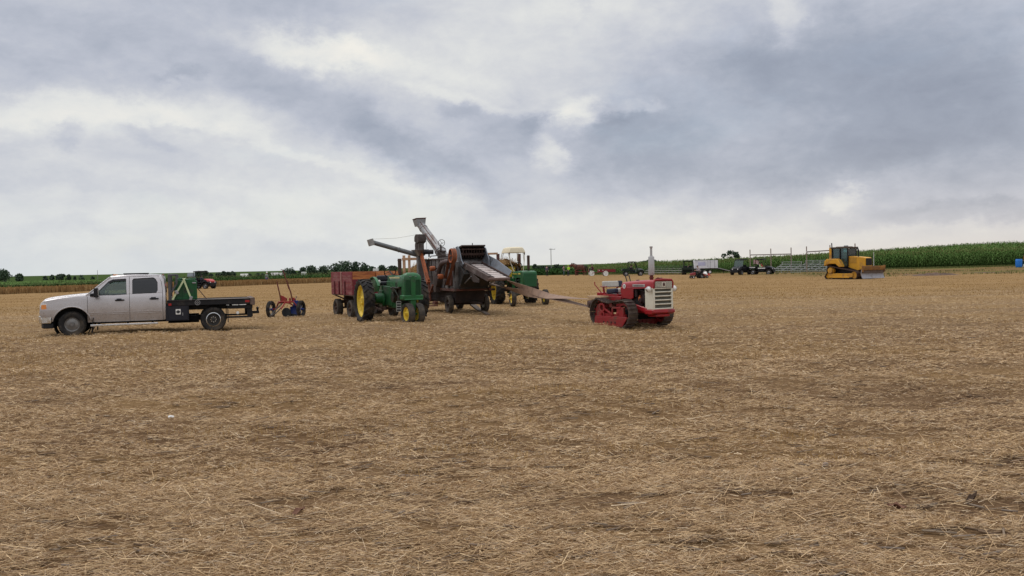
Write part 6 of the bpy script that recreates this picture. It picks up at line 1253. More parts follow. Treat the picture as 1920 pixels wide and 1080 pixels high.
    for s in (-1,1):
        L=leg(s); n=len(vs3); vs3+=[L[0],L[1],L[2]+(L[1]-L[2])*.06]; rd3+=[.105,.085,.07]; es3+=[(0,n),(n,n+1),(n+1,n+2)]
    skinmesh('trousers',vs3,es3,[r*k for r in rd3],trousers,o)
    for s in (-1,1):
        L=leg(s); b=MB(); b.box(L[2]+(toe(s)-L[2])*.45+V(0,0,-.02),(.27*k,.10*k,.09*k)); b.build('boot',boot_m,o,.03)
    b=MB(); n=14
    if hat: b.lathe(hed+V(-.01,0,.05),(0,0,1),[(.001,.12),(.07,.115),(.10,.06),(.105,.0),(.10,-.005)] if hat[1]=='cap' else [(.001,.14),(.08,.13),(.10,.06),(.105,.02),(.17,.0),(.17,-.012),(.10,-.01)],n,False)
    if hat and hat[1]=='cap': b.box(hed+V(.12,0,.055),(.10*k,.13*k,.012*k))
    if hat: b.build('hat',hat[0],o)
    b=MB(); b.lathe(hed+V(-.022,0,.035),(0,0,1),[(.001,.085),(.07,.075),(.10,.03),(.102,-.03),(.085,-.06)],n,False); b.build('hair',cloth('hair',hair),o)
    return o
hivis=pm('hi_vis',(.45,.82,.04),.7,0,.06,6); 
bg='bystanders far out in the field'
def P(u,v): p=at(u,v); return p.x,p.y
person('person in a bright lime high visibility shirt and dark trousers standing by the horse',*P(1066,517.3),-60,hivis,darkj,(hivis,'cap'),h=1.83,group=bg,sleeve=True)
person('person in a pinkish grey shirt and teal trousers standing left of the lime shirted one',*P(1057,516.6),60,cloth('pink_grey',(.24,.17,.17)),cloth('teal_trousers',(.06,.10,.10)),(cloth('dark_cap',(.04,.04,.05)),'cap'),h=1.78,group=bg)
person('person in a dark purple shirt and black trousers standing by the utility pole',*P(1025.5,517.6),20,cloth('purple_shirt',(.055,.05,.10)),cloth('black_trousers',(.02,.02,.02)),None,h=1.8,group=bg)
person('person in a grey green shirt and blue jeans walking by the far wheat strip',*P(500.5,533.5),150,cloth('grey_green',(.17,.21,.18)),cloth('violet_jeans',(.10,.09,.17)),(white_m,'brim'),h=1.72,group=bg)
person('person in an orange shirt at the right picture edge behind the blue barrel',*P(1921.5,502),-120,cloth('orange_shirt',(.60,.13,.03)),jean,None,h=1.78,group=bg)

# ================================================================ horse team, forecart and spreader
def horse(label,X,Y,a,coat,mane,s=1.0):
    B=[(-.62,0,1.26),(-.15,0,1.22),(.42,0,1.26),(.76,0,1.48),(1.06,0,1.66),(1.24,0,1.64),(1.44,0,1.36),(1.53,0,1.22)]; r=[.40,.42,.40,.26,.19,.15,.11,.085]; E=[(i,i+1) for i in range(7)]
    V=[Vector(p) for p in B]
    for y in (-.17,.17):
        n=len(V); st=.10 if y>0 else -.08; V+=[Vector((.48,y,1.02)),Vector((.50+st,y,.56)),Vector((.47+st,y,.12)),Vector((.55+st,y,.04))]; r+=[.19,.10,.075,.095]; E+=[(2,n),(n,n+1),(n+1,n+2),(n+2,n+3)]
        n=len(V); V+=[Vector((-.62,y,1.02)),Vector((-.56-st,y,.80)),Vector((-.80-st,y,.50)),Vector((-.74-st,y,.12)),Vector((-.66-st,y,.04))]; r+=[.26,.17,.09,.075,.095]; E+=[(0,n),(n,n+1),(n+1,n+2),(n+2,n+3),(n+3,n+4)]
    o=skinmesh('horse',V,E,r,coat,sub=2,root=1); o.location=(X,Y,gz(X,Y)); o.rotation_euler=(0,0,R(a-90)); o.scale=(s,s,s); tag(o,label,'horse','horse team')
    b=MB(); b.loft([[(x-.06,-.03,z),(x+.02,-.03,z+.10),(x+.02,.03,z+.10),(x-.06,.03,z)] for x,z in ((.46,1.56),(.66,1.66),(.88,1.78),(1.06,1.84),(1.20,1.80))]); b.build('mane',mane,o,.01)
    b=MB(); b.tube([(-.92,0,1.42),(-1.05,0,1.25),(-1.06,0,.85),(-1.02,0,.55)],[.05,.08,.09,.03],8); b.build('tail',mane,o)
    b=MB()
    for y in (-.06,.06): b.loft([[(1.14,y-.03,1.76),(1.18,y-.03,1.76),(1.18,y+.03,1.76),(1.14,y+.03,1.76)],[(1.16,y-.005,1.92),(1.17,y-.005,1.92),(1.17,y+.005,1.92),(1.16,y+.005,1.92)]])
    b.build('ear',coat,o)
    b=MB(); ring(b,(.50,0,1.30),(1,0,.3),.43,.035,20,6); ring(b,(-.1,0,1.22),(1,0,0),.43,.02,20,6)
    for y in (-.43,.43): b.bar((.5,y,1.2),(-.9,y*.9,1.05),.03,.02)
    b.build('harness',cloth('harness_leather',(.025,.018,.014)),o)
    b=MB()
    for y in (-.063,.063): b.box((1.33,y*1.9,1.58),(.03,.02,.03))
    b.build('eye',boot_m,o)
bay=pm('bay_coat',(.115,.038,.022),.55,0,.25,2.5,(.06,.02,.014),.35,2); bay2=pm('dark_bay_coat',(.06,.024,.016),.6,0,.25,2.5); maneb=cloth('mane',(.03,.016,.012))
hx,hy=P(1086,516.6); horse('reddish brown harnessed horse standing side on, its head behind the lime shirted person',hx,hy,-88,bay,maneb,1.12); horse('darker brown harnessed horse on the far side of the reddish brown one',hx+.35,hy+1.25,-88,bay2,maneb,1.1)
def forecart():
    x,y=P(1109,517); T=veh('forecart','red horse drawn cart with white wheels hitched behind the horses','cart',x,y,-88); red=pm('cart_red',(.16,.022,.022),.6,0,.25,3)
    for s in (-1,1): wheel(T,(0,s*.7,.42),.42,.14,.34,white_m,white_m,s,.1,'disc',n=22)
    b=MB(); b.box((0,0,.62),(.9,1.0,.10)); b.cyl((0,-.75,.42),(0,.75,.42),.04,n=8); b.bar((.3,0,.65),(2.6,0,.75),.08,.08); b.box((.45,0,.85),(.05,.9,.45)); b.build('frame',red,T,.01)
    b=MB(); b.box((-.15,0,.98),(.4,.7,.08)); b.box((-.36,0,1.2),(.06,.7,.4)); b.cyl((-.15,0,.62),(-.15,0,.98),.05,n=8); b.build('seat',red,T,.02)
    person('driver in a dark maroon shirt sitting on the red horse drawn cart',x+.15,y-.05,-88,cloth('maroon_shirt',(.10,.035,.035)),darkj,(cloth('black_hat',(.025,.02,.02)),'brim'),'sit',z=gz(x,y)+1.10)
forecart()
def spreader():
    x,y=P(1136,517); T=veh('manure_spreader','low red box spreader with white wheels standing right of the horse cart','spreader',x,y,-89); red=pm('spreader_red',(.19,.018,.022),.55,0,.22,2,(.09,.015,.018),.35,2)
    for s in (-1,1):
        b=MB(); b.prism([(-1.35,.62),(-1.35,1.05),(1.2,1.05),(1.25,.62)],s*.72,s*.76); b.box((-.05,s*.77,1.04),(2.5,.04,.06)); b.build('side_board',red,T,.01); wheel(T,(.1,s*.9,.40),.40,.18,.30,white_m,white_m,s,.1,'disc',n=22)
        b=MB(); b.box((1.12,s*.775,.9),(.10,.02,.14)); b.box((.55,s*.775,.9),(.10,.02,.12)); b.build('reflector_plate',white_m,T)
    b=MB(); b.box((0,0,.62),(2.6,1.5,.06)); b.box((1.22,0,.85),(.05,1.5,.42)); b.bar((1.2,0,.55),(2.2,0,.5),.10,.10); b.cyl((.1,-.9,.4),(.1,.9,.4),.05,n=8); b.build('floor',red,T,.01)
    b=MB(); b.cyl((-1.4,-.68,.95),(-1.4,.68,.95),.13,n=10); b.cyl((-1.45,-.68,.68),(-1.45,.68,.68),.15,n=10)
    for k in range(14): t=k*.9; b.box((-1.42+.18*math.cos(t),-.6+k*.09,.82+.18*math.sin(t)),(.05,.03,.12),(0,t,0))
    b.build('beater',rusty_red,T)
spreader()

# ================================================================ utility vehicles
def utv(label,X,Y,a,body,hoodm,roofm,s=1.0,screen=None,bedm=None,group='utility vehicles out in the field',doors=False,lights=True):
    T=veh('utility_vehicle',label,'utility vehicle',X,Y,a,s,group)
    for s_ in (-1,1):
        for x in (-.95,1.0): wheel(T,(x,s_*.62,.33),.33,.26,.19,tyre_m,steel_m if x<0 or True else dark_in,s_,.1,'disc',n=20)
    b=MB(); b.prism([(-1.25,.50),(-1.25,.62),(-.35,.62),(-.30,.42),(.45,.42),(.60,.80),(.62,.98),(.50,.98),(.42,.52),(-.2,.52),(-.3,.85),(-.5,.85),(-.55,.62)],-.66,.66); b.box((-.05,0,.40),(2.2,1.0,.14)); b.build('body',body,T,.02)
    b=MB(); b.loft([[(.58,-.62,.78),(.58,.62,.78),(.58,.58,1.06),(.58,-.58,1.06)],[(1.05,-.66,.68),(1.05,.66,.68),(1.05,.54,1.0),(1.05,-.54,1.0)],[(1.42,-.52,.55),(1.42,.52,.55),(1.42,.46,.82),(1.42,-.46,.82)]]); 
    b.build('hood',hoodm,T,.03)
    for s_ in (-1,1): b=MB(); b.prism([(p[0],p[1]) for p in arc(1.0,.33,.46,20,160,8)]+[(.58,.80),(1.40,.80)],s_*.48,s_*.72); b.build('fender',body,T,.03)
    b=MB(); b.box((1.44,0,.55),(.10,1.0,.22)); b.box((1.46,0,.38),(.08,.8,.10)); b.build('front_bumper',blackp_m,T,.02)
    for s_ in (-1,1):
        b=MB(); b.lathe((1.41,s_*.36,.72),(1,0,0),[(.001,.05),(.06,.04),(.08,0),(.001,-.02)],12,False); b.build('headlight',clear_lens,T)
        b=MB(); b.box((-.12,s_*.33,.66),(.5,.50,.16)); b.box((-.38,s_*.33,.98),(.14,.48,.52),(0,-.15,0)); b.build('seat',dark_in,T,.04)
    b=MB()
    for s_ in (-1,1): b.tube([(.62,s_*.62,.98),(.32,s_*.60,1.78),(.25,s_*.58,1.86),(-.55,s_*.58,1.86),(-.62,s_*.60,1.75),(-.66,s_*.62,.80)],.03,8); b.tube([(-.2,s_*.60,1.86),(-.2,s_*.64,.6)],.025,6)
    b.tube([(.30,-.58,1.84),(.30,.58,1.84)],.03,6); b.tube([(-.55,-.58,1.86),(-.55,.58,1.86)],.03,6); b.build('roll_cage',black_m,T)
    b=MB(); b.box((-.15,0,1.91),(.98,1.28,.07)); b.box((-.15,0,1.95),(.7,.9,.04)); b.build('roof',roofm,T,.03)
    if screen:
        b=MB(); b.loft([[(.63,-.58,1.02),(.63,.58,1.02)],[(.34,-.56,1.80),(.34,.56,1.80)]],False,False); b.build('windscreen',screen,T)
    b=MB(); b.lathe((.40,.3,1.08),(-.8,0,.6),[(.16+.015*math.cos(t),.015*math.sin(t)) for t in [2*PI*i/6 for i in range(6)]],16); b.cyl((.40,.3,1.08),(.6,.3,.95),.02,n=6); b.build('steering_wheel',blackp_m,T)
    b=MB(); b.box((-1.02,0,.72),(.86,1.32,.06))
    for s_ in (-1,1): b.box((-1.02,s_*.66,.86),(.86,.05,.30))
    b.box((-1.45,0,.86),(.05,1.32,.30)); b.box((-.60,0,.86),(.05,1.32,.30)); b.build('cargo_bed',bedm or body,T,.015)
    if doors:
        for s_ in (-1,1): b=MB(); b.prism([(-.22,.55),(.42,.50),(.58,.95),(-.22,1.0)],s_*.665,s_*.69); b.build('door',body,T,.01)
    return T
olive=pm('olive_plastic',(.014,.022,.014),.6,0,.25,4,spec=.25); dgreen=pm('dark_green_plastic',(.008,.020,.014),.5,0,.2,4,spec=.25); blk=pm('black_body',(.007,.007,.009),.45,0,.2,4,spec=.25); redp=pm('utv_red',(.42,.045,.045),.4,0,.1,3); grey_p=pm('grey_plastic',(.10,.105,.11),.5,0,.15,4)
sc_glass=glassm('utv_windscreen',(.50,.66,.68),.45,.05)
x,y=P(379,541.3); U0=utv('dark utility vehicle with a bright red hood parked behind the pickup flatbed',x,y,68,blk,blk,blk,1.06,bedm=blk)
b=MB(); b.loft([[(.66,-.50,1.05),(.66,.50,1.05),(.66,.46,1.10),(.66,-.46,1.10)],[(1.06,-.52,.98),(1.06,.52,.98),(1.06,.46,1.045),(1.06,-.46,1.045)],[(1.45,-.42,.70),(1.45,.42,.70),(1.43,.40,.87),(1.43,-.40,.87)]]); 
for s_ in (-1,1): b.prism([(.80,.86),(1.36,.70),(1.40,.80),(1.06,1.02),(.80,1.06)],s_*.50,s_*.56)
b.build('hood_panel',redp,U0,.02)
person('driver in dark clothes sitting in the red hooded utility vehicle',x-.12,y+.2,62,cloth('navy_shirt',(.03,.035,.06)),darkj,(cloth('grey_cap',(.10,.10,.10)),'cap'),'sit',z=gz(x,y)+.78)
x,y=P(1186.5,517.2); utv('dark green utility vehicle with open roof and pale wheels beyond the red crawler seat',x,y,88,dgreen,grey_p,blk,1.12,sc_glass,dgreen)
for k,(dx,dy,c) in enumerate(((-.2,-.38,(.05,.045,.05)),(-.2,.38,(.12,.12,.13)))): person(('near passenger in black clothes','far passenger in a grey shirt')[k]+' sitting in the dark green utility vehicle',x+dx,y+dy,88,cloth('passenger_shirt',c),darkj,None,'sit',z=gz(x,y)+.84,group='riders in the dark green utility vehicle')
x,y=P(1291,515); utv('olive utility vehicle seen end on in front of the white trailer left corner',x,y,160,olive,olive,olive,1.1,None,olive)
person('person in a grey jacket sitting in the olive utility vehicle',x+.1,y+.1,160,cloth('grey_jacket',(.14,.14,.14)),darkj,None,'sit',z=gz(x,y)+.80)
x,y=P(1389,515.3); utv('black utility vehicle with a pale blue windscreen turned towards the camera, left of the flag',x,y,-42,blk,blk,blk,1.12,sc_glass,blk,doors=True)
b=MB(); 
x2,y2=P(1429,514.6); U2=utv('black utility vehicle with a striped flag and two bright shirted riders, nearest the bleachers',x2,y2,58,blk,blk,blk,1.12,None,blk)
b=MB(); b.box((.15,-.675,.80),(.9,.02,.12)); b.box((-1.0,-.70,.90),(.7,.02,.10)); b.build('white_stripe',white_m,U2)
def seatpos(X,Y,a,p,s=1.12): q=local(X,Y,a,s,p); return q
q=seatpos(x2,y2,58,(-.2,-.33,.76)); person('rider in a lime and white shirt in the black utility vehicle with the flag',q.x,q.y,58,pm('lime_white',(.42,.60,.30),.8,0,.3,5),darkj,(pm('green_cap',(.05,.16,.04),.7,0,.1,4),'cap'),'sit',z=q.z,group='riders in the black utility vehicle with the flag')
q=seatpos(x2,y2,58,(-.2,.36,.76)); person('rider in a red shirt in the black utility vehicle with the flag',q.x,q.y,58,cloth('red_shirt',(.5,.05,.04)),darkj,None,'sit',z=q.z,group='riders in the black utility vehicle with the flag')
def flag():
    q=seatpos(x2,y2,58,(-.75,-.55,.9)); T=thing('flag','red and white striped flag waving from the rear of the black utility vehicle','flag',q,R(-8)); b=MB(); b.cyl((0,0,0),(-.15,0,1.0),.018,n=6); b.build('flag_pole',steel_m,T)
    m,nt,bs=nodes('flag_cloth'); tc=nt.nodes.new('ShaderNodeTexCoord').outputs['UV']; s=nt.nodes.new('ShaderNodeSeparateXYZ'); nt.links.new(tc,s.inputs[0])
    mm=nt.nodes.new('ShaderNodeMath'); mm.operation='PINGPONG'; mm.inputs[1].default_value=1; ml=nt.nodes.new('ShaderNodeMath'); ml.operation='MULTIPLY'; ml.inputs[1].default_value=9; nt.links.new(s.outputs[1],ml.inputs[0]); nt.links.new(ml.outputs[0],mm.inputs[0])
    c=ramp(nt,mm.outputs[0],[(.46,(.34,.03,.045)),(.54,(.72,.70,.68))]); nt.links.new(c,bs.inputs['Base Color']); bs.inputs['Roughness'].default_value=.8
    b=MB(); us=[i/10 for i in range(11)]; vs=[i/6 for i in range(7)]; b.grid(lambda u,v:(-.15+.85*u,.09*math.sin(u*7+v),.42+.55*v+.10*u-.14*u*u+.04*math.sin(u*6)),us,vs); n=len(b.v); b.v+=[(x_,y_+.006,z_) for x_,y_,z_ in b.v]; b.f+=[tuple(i+n for i in reversed(f)) for f in b.f]; b.mi=[0]*len(b.f); o=b.build('cloth',m,T)
    uv=o.data.uv_layers.new(name='UVMap')
    for lp in o.data.loops: i=lp.vertex_index%n; uv.data[lp.index].uv=(us[i//7],vs[i%7])
flag()
def garden_tractor():
    x,y=P(1307,522); T=veh('garden_tractor','small red and black garden tractor carrying a crouched rider','garden tractor',x,y,-75); red=pm('garden_red',(.22,.03,.03),.5,0,.2,4)
    for s in (-1,1): wheel(T,(-.40,s*.40,.26),.26,.22,.13,tyre_m,steel_m,s,.1,'disc',n=20); wheel(T,(.62,s*.34,.18),.18,.14,.09,tyre_m,white_m,s,.1,'disc',n=18)
    b=MB(); b.loft([[(.25,-.2,.40),(.25,.2,.40),(.25,.18,.72),(.25,-.18,.72)],[(.85,-.2,.38),(.85,.2,.38),(.85,.16,.62),(.85,-.16,.62)]]); b.build('hood',red,T,.03)
    b=MB(); b.box((.1,0,.30),(1.3,.4,.12)); b.box((-.40,0,.48),(.5,.72,.14)); b.build('frame',dark_in,T,.02)
    b=MB(); b.box((-.35,0,.62),(.36,.4,.10)); b.box((-.54,0,.78),(.08,.38,.3)); b.build('seat',blackp_m,T,.03)
    b=MB(); ring(b,(.08,0,.92),(-.6,0,.8),.15,.014,16,6); b.cyl((.08,0,.92),(.25,0,.7),.02,n=6); b.build('steering_wheel',blackp_m,T)
    person('rider in a pale grey shirt leaning forward on the small red garden tractor',x+.35,y+.05,-75,cloth('pale_shirt',(.36,.31,.31)),cloth('black_trousers',(.02,.02,.02)),None,'sit',z=gz(x,y)+.68,lean=.22)
    # small cart with a white sack towed behind
    c=veh('garden_cart','small dark cart with a sloping handle towed behind the garden tractor','cart',x+1.05,y+.2,-75); b=MB(); b.box((0,0,.34),(.8,.6,.05)); b.box((.38,0,.45),(.04,.6,.2)); b.box((-.38,0,.45),(.04,.6,.2)); b.bar((-.4,0,.42),(-.75,0,.2),.05,.05); b.bar((.4,0,.34),(.75,0,.34),.04,.04); b.build('tray',redp,c,.01)
    for s in (-1,1): wheel(c,(0,s*.36,.17),.17,.09,.09,tyre_m,steel_m,s,.1,'disc',n=16)
    w=thing('white_sack','white sack slumped on the cart behind the crouched rider','sack',(x+.95,y+.15,gz(x,y)+.38),.3); b=MB(); 
    for z,r in ((0,.20),(.1,.26),(.28,.24),(.42,.16),(.5,.06)): pass
    b.lathe((0,0,0),(.5,0,1),[(.001,0),(.24,.0),(.30,.08),(.25,.2),(.14,.31),(.05,.38),(.001,.39)],14,False); b.build('cloth',white_m,w); b=MB(); b.lathe((.17,0,.34),(.5,0,1),[(.03,-.03),(.06,0),(.03,.06)],8,False); b.build('tied_neck',white_m,w)
garden_tractor()

# ================================================================ trailer, bleachers, post frames, poles
def trailer():
    x,y=P(1323,513.5); T=veh('box_trailer','white box trailer standing on dark wheels in front of the corn','trailer',x,y,86); k=1
    b=MB(); b.box((0,0,1.55),(3.55,1.9,1.30)); b.build('box',pm('trailer_white',(.66,.66,.70),.45,0,.06,1.5,(.45,.46,.52),.3,1.2),T,.03)
    b=MB()
    for xx in (.60,1.28): b.box((xx,-.96,1.55),(.035,.02,1.26))
    b.box((.25,-.955,1.6),(.03,.02,1.0)); b.box((0,-.955,2.19),(3.5,.02,.03)); b.build('door_seam',pm('seam_dark',(.08,.08,.10),.6,0,.1,3),T)
    b=MB(); b.box((-.7,-.956,1.6),(1.1,.012,.55)); b.build('faded_panel',pm('faded_blue',(.46,.46,.62),.6,0,.15,2),T)
    b=MB(); b.box((0,0,.80),(3.6,1.7,.16)); b.bar((1.7,-.5,.78),(3.0,0,.50),.10,.12); b.bar((1.7,.5,.78),(3.0,0,.50),.10,.12); b.box((-1.1,0,.55),(.1,1.6,.5)); b.cyl((2.8,0,.02),(2.8,0,.7),.05,n=8); b.box((-.9,-.7,.5),(.9,.3,.4)); b.build('chassis',black_m,T,.01)
    for s in (-1,1):
        for xx in (-.25,.55): wheel(T,(xx,s*.85,.34),.34,.2,.2,tyre_m,white_m,s,.1,'disc',n=20)
    # tilted ramp plates and tongue lying to the right
    r=veh('loading_ramp','grey folding ramp sloping to the ground right of the white trailer','ramp',x+3.0,y-.3,86); b=MB(); b.bar((-1.1,0,.85),(1.7,0,.10),1.2,.06); b.build('plate',grey_p,r,.01); b=MB()
    for s in (-1,1): b.bar((-1.1,s*.6,.90),(1.7,s*.6,.15),.05,.12)
    b.build('rail',steel_m,r)
trailer()
alum=pm('aluminium_plank',(.42,.43,.42),.5,.3,.12,3,(.25,.25,.23),.3,3); alum_d=pm('aluminium_frame',(.40,.41,.40),.5,.3,.12,3)
def bleachers(label,u0,u1,v,rows,rise=.30,first=.34,step=.55,yaw=0,back=True,alum=alum,alum_d=alum_d):
    a=at(u0,v); c=at(u1,v); m=(a+c)/2; L=(c-a).length; T=thing('bleachers',label,'bleachers',(m.x,m.y,gz(m.x,m.y)),math.atan2(c.y-a.y,c.x-a.x),'aluminium bleachers along the corn edge')
    for k in range(rows):
        z=first+k*rise; b=MB(); b.box((0,k*step,z),(L,.26,.05)); b.build('seat_plank',alum,T)
        if k: b=MB(); b.box((0,k*step-.27,z-.24),(L,.24,.04)); b.build('foot_plank',alum,T)
    n=max(3,int(L/1.7)+1)
    for i in range(n):
        xx=-L/2+.15+(L-.3)*i/(n-1); b=MB(); b.bar((xx,-.1,first-.06),(xx,(rows-1)*step+.1,first+(rows-1)*rise-.06),.05,.06); b.bar((xx,-.1,.03),(xx,(rows-1)*step+.1,.03),.05,.05)
        for k in range(rows): b.bar((xx,k*step,.03),(xx,k*step,first+k*rise),.045,.045)
        b.build('frame',alum_d,T)
    if back:
        b=MB(); zt=first+(rows-1)*rise; ye=(rows-1)*step+.2
        for i in range(n): xx=-L/2+.15+(L-.3)*i/(n-1); b.bar((xx,ye,zt-.1),(xx,ye,zt+.42),.05,.05)
        b.bar((-L/2,ye,zt+.42),(L/2,ye,zt+.42),.05,.05); b.bar((-L/2,ye,zt+.2),(L/2,ye,zt+.2),.04,.04); b.build('back_rail',alum_d,T)
bleachers('low long bleachers behind the silver exhaust pipe, left of the white trailer',1204,1276,515,3,.30,.30,alum=pm('grey_plank',(.33,.32,.28),.7,0,.2,3,(.16,.15,.12),.4,2),alum_d=pm('dull_frame',(.10,.11,.09),.7,.1,.2,3))
bleachers('short bleachers directly right of the black utility vehicles',1447,1485,511.5,4,.28,.36)
bleachers('bleachers left of the yellow bulldozer, right of the gap by the corn',1486,1556,510.5,5,.26,.28)
wpost=pm('post_wood',(.25,.19,.16),.85,0,.2,3,stretch=(6,6,1)); wbeam=pm('beam_wood',(.20,.17,.16),.8,0,.2,3)
def post_frame(label,us,vtop,vbeam,vb=511,Yk=1.0):
    ps=[at(u,vb) for u in us]; o=ps[0]; T=thing('timber_posts',label,'post_and_beam',(o.x,o.y,gz(o.x,o.y)),0,'timber posts and beams above the bleachers'); tops=[]  # tall posts joined by beams, goal-like in shape only
    for p,u,vt in zip(ps,us,vtop):
        y0=497.6-.0205*(u-960); z=CH+(y0-vt)/F*p.y-gz(o.x,o.y); q=p-o; b=MB(); b.cyl((q.x,q.y,-.2),(q.x-.02,q.y,z),.085,.075,n=8); b.build('post',wpost,T); tops.append((q,p,z))
    for i,vv in enumerate(vbeam):
        if vv is None: continue
        y0=497.6-.0205*(us[i]-960); (q,p,z),(q2,p2,z2)=tops[i],tops[i+1]; za=CH+(y0-vv[0])/F*p.y-gz(o.x,o.y); y1=497.6-.0205*(us[i+1]-960); zb=CH+(y1-vv[1])/F*p2.y-gz(o.x,o.y)
        b=MB(); b.bar((q.x,q.y-.10,za),(q2.x,q2.y-.10,zb),.06,.16); b.build('beam',wbeam,T,.01)
        b=MB(); b.box((q.x,q.y-.13,za),(.16,.03,.24)); b.build('joint_plate',white_m,T)
post_frame('three tall wooden posts joined by thin beams above the black utility vehicles',[1407,1446,1484],[468,466,464],[(478,477.3),(477,476.2)])
post_frame('three tall wooden posts with a beam standing behind the yellow bulldozer',[1513,1557,1604],[462,459.5,456.5],[(472.3,469.5),(468.6,467)])
def lone_post(u,vt,vb,label,mat):
    p=at(u,vb); y0=497.6-.0205*(u-960); z=CH+(y0-vt)/F*p.y; T=thing('post',label,'post',(p.x,p.y,gz(p.x,p.y))); b=MB(); b.cyl((0,0,-.2),(0,0,z),.07,.06,n=8); b.build('shaft',mat,T); b=MB(); b.cyl((0,0,z),(0,0,z+.05),.08,.05,n=8); b.build('cap',mat,T)
lone_post(1638.5,474,508,'single pale post standing in front of the corn above the bulldozer blade',pm('pale_post',(.42,.42,.38),.7,0,.1,4))
def upole(u,vt,Y,label,arm=True):
    p=atd(u,Y); y0=497.6-.0205*(u-960); g=gz(p.x,p.y); z=CH+(y0-vt)/F*Y-g; T=thing('utility_pole',label,'utility pole',(p.x,p.y,g)); m=pm('pole_grey',(.24,.22,.21),.85,0,.15,4)
    b=MB(); b.cyl((0,0,-.3),(0,0,z),.13,.09,n=8); b.build('shaft',m,T)
    if arm:
        b=MB(); b.box((.4,0,z-.35),(2.0,.10,.12)); b.build('crossarm',m,T); b=MB()
        for xx in (-.5,.4,1.3): b.cyl((xx,0,z-.30),(xx,0,z-.1),.05,n=6)
        b.build('insulator',grey_p,T)
    else: b=MB(); b.cyl((0,0,z),(0,0,z+.2),.05,n=6); b.build('cap',m,T)
upole(1034.3,465.5,300,'tall grey utility pole with a crossarm rising beside the person in dark purple'); upole(183.8,507,420,'faint thin pole on the horizon above the pickup windscreen',False)

# ================================================================ farm buildings on the horizon
def house(name,label,u,vt,vb,w,Y,wall,roof,group='farm buildings on the horizon'):
    p=atd(u,Y); g=gz(p.x,p.y); y0=497.6-.0205*(u-960); H=CH+(y0-vt)/F*Y-g; W_=w/F*Y; D=W_*.7; e=H*.58
    T=thing(name,label,'house' if name=='house' else 'barn',(p.x,p.y,g),R(rng.uniform(-12,12)),group); b=MB(); b.prism([(-D/2,0),(D/2,0),(D/2,e),(0,H*.97),(-D/2,e)],-W_/2,W_/2,'x'); b.v=[(y,x,z) if False else (x,y,z) for x,y,z in b.v]; b.build('wall',wall,T)
    b=MB()
    for s in (-1,1): b.loft([[(xx,s*(D/2+.3),e-.25),(xx,0,H-.02),(xx,0,H+.10),(xx,s*(D/2+.3),e-.10)] for xx in (-W_/2-.3,W_/2+.3)])
    b.build('roof',roof,T); b=MB()
    for k in (-1,1): b.box((k*W_*.27,-D/2-.02,e*.6),(W_*.13,.06,e*.3))
    b.build('window',dark_in,T); b=MB(); b.box((0,-D/2-.02,e*.36),(W_*.14,.06,e*.7)); b.build('door',grey_p,T)
wallw=pm('white_siding',(.62,.62,.58),.7,0,.06,2); wallc=pm('cream_siding',(.58,.55,.44),.7,0,.06,2); rgrey=pm('grey_roof',(.22,.23,.25),.8,0,.1,2); rtan=pm('pale_roof',(.48,.47,.43),.7,0,.1,2); rpink=pm('pinkish_roof',(.45,.42,.40),.7,0,.1,2)
house('barn','long cream barn on the horizon right of the tight row of four trees',459,513.5,518,13,420,wallc,rtan); house('house','low grey roofed house just left of the red utility vehicle roof',360,512.5,518,12,400,pm('grey_wall',(.25,.27,.30),.8,0,.1,2),rgrey)
house('barn','pale roofed low barn just left of the tall plow lever',516,511.5,517,12,430,wallw,rpink); house('barn','small pale barn touching the left side of the tall plow lever',529,511.8,517,10,440,wallw,rpink)
house('house','small white gabled house in front of the tall grove',570.5,510,516,7,400,wallw,rtan); house('house','white house between the trees above the red wagon',705.5,503.5,509,8,440,wallw,rtan); house('house','low white house by the trees right of the utility pole',1046.5,504.3,508,9,380,wallw,rtan)

# ================================================================ right edge clutter and small things on the straw
def barrel():
    x,y=P(1910.5,503.4); T=thing('blue_barrel','bright blue plastic barrel at the far right edge by the corn','barrel',(x,y,gz(x,y)),0); blue=pm('barrel_blue',(.02,.17,.58),.4,0,.08,3); b=MB(); b.lathe((0,0,0),(0,0,1),[(.001,0),(.40,.0),(.44,.05),(.45,.35),(.43,.37),(.45,.39),(.45,.78),(.43,.80),(.45,.82),(.44,1.12),(.40,1.17),(.001,1.17)],22,False); b.build('drum',blue,T); b=MB(); b.lathe((0,0,1.17),(0,0,1),[(.36,0),(.40,.0),(.40,.04),(.36,.04)],22); b.cyl((.2,0,1.17),(.2,0,1.21),.05,n=10); b.build('lid_rim',blue,T)
    x,y=P(1919,503); T=thing('white_bucket','white bucket right beside the blue barrel','bucket',(x,y-.4,gz(x,y))); b=MB(); b.lathe((0,0,0),(0,0,1),[(.001,0),(.18,0),(.22,.42),(.20,.42),(.17,.03),(.001,.03)],18,False); b.build('shell',white_m,T); b=MB(); b.tube([(-.22,0,.40),(-.15,.12,.30),(.15,.12,.30),(.22,0,.40)],.01,5); b.build('handle',steel_m,T)
barrel()
def mound(u,v,L,W_,H,label):
    x,y=P(u,v); m=pm('bare_soil',(.13,.08,.055),.95,0,.35,2,(.06,.04,.03),.5,2,.8,12); b=MB(); xs=[-1+i/12 for i in range(25)]; ys=[-1+i/5 for i in range(11)]
    ph=rng.uniform(0,6,4); b.grid(lambda a,c:(a*L/2,c*W_/2,-.04+H*max(0,(1-a*a)*(1-c*c))**.7*(1+.5*math.sin(a*9+ph[0])*math.cos(c*4+ph[1])+.3*math.sin(a*21+ph[2]+c*6))),xs,ys); o=b.build('dirt_mound',m); o.location=(x,y,gz(x,y)); tag(o,label,'dirt mound','heaps of bare soil near the corn')
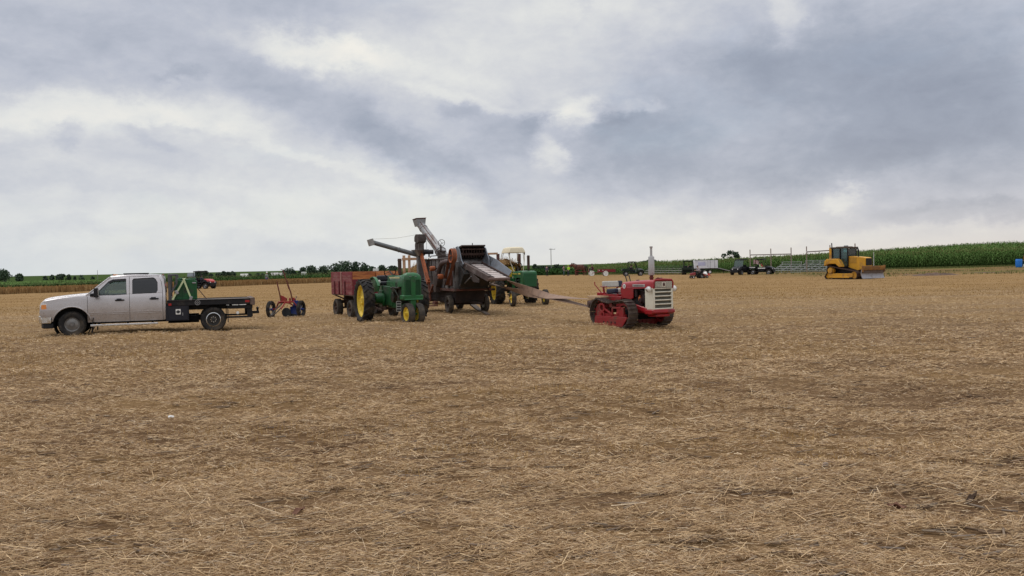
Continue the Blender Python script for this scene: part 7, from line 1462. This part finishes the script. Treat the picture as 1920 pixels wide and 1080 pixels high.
mound(1755,516.5,5.2,2.2,.24,'ragged brown heap of bare soil right of the bulldozer'); mound(1850,511,8,2.5,.07,'long low smear of dark soil near the blue barrel'); mound(1712,516,4.5,1.5,.10,'small low ridge of soil just right of the bulldozer blade')
def scraps():
    p=at(320.5,780.5); b=MB(); us=[i/6 for i in range(7)]; b.grid(lambda u,v:((u-.5)*.075,(v-.5)*.05,.02+.022*math.sin(u*4)*math.sin(v*3)+.008*u),us,us); n=len(b.v); b.v+=[(x,y,z-.003) for x,y,z in b.v]; b.f+=[tuple(i+n for i in reversed(f)) for f in b.f]; b.mi=[0]*len(b.f)
    o=b.build('paper_scrap',white_m); o.location=(p.x,p.y,gz(p.x,p.y)+.02); o.rotation_euler=(.5,.1,.4); tag(o,'small crumpled white scrap of paper lying on the straw below the pickup','paper scrap')
    lf=pm('dead_leaf',(.055,.03,.016),.75,0,.3,30); lf2=pm('russet_leaf',(.16,.075,.045),.8,0,.2,30)
    def leaf(u,v,s,m,label,rz,up):
        p=at(u,v); b=MB(); us=[i/8 for i in range(9)]; vs=[-1+i/2 for i in range(5)]
        b.grid(lambda t,c:((t-.5)*s,c*s*.24*math.sin(PI*min(1,t+.04))**.7,.02+up*s*t*t+.10*s*c*c*math.sin(PI*t)+.012*math.sin(t*9+c*3)),us,vs); n=len(b.v); b.v+=[(x,y,z-.0015) for x,y,z in b.v]; b.f+=[tuple(i+n for i in reversed(f)) for f in b.f]; b.mi=[0]*len(b.f)
        o=b.build('dead_leaf',m); o.location=(p.x,p.y,gz(p.x,p.y)+.012); o.rotation_euler=(0,0,rz); tag(o,label,'leaf','dead leaves on the straw')
    leaf(1822,972,.11,lf,'curled dark brown leaf standing up from the straw in the right foreground',.4,.55); leaf(1682,981,.13,lf2,'flat russet leaf on the straw left of the curled dark leaf',2.8,.1)
    leaf(560,965,.14,lf2,'small brown leaf lying on the straw in the left foreground',1.0,.15)
    p=at(1548,907); b=MB(); bm=bmesh.new(); bmesh.ops.create_icosphere(bm,subdivisions=2,radius=.03)
    for v in bm.verts: v.co*=1+.25*math.sin(v.co.x*70+1)*math.sin(v.co.y*60+v.co.z*50); v.co.z*=.7
    me=bpy.data.meshes.new('stone'); bm.to_mesh(me); bm.free(); me.materials.append(pm('pale_stone',(.24,.19,.16),.8,0,.2,20)); o=bpy.data.objects.new('stone',me); COL.objects.link(o); o.location=(p.x,p.y,gz(p.x,p.y)+.025); tag(o,'small pale stone half buried in the straw right of centre','stone')
scraps()
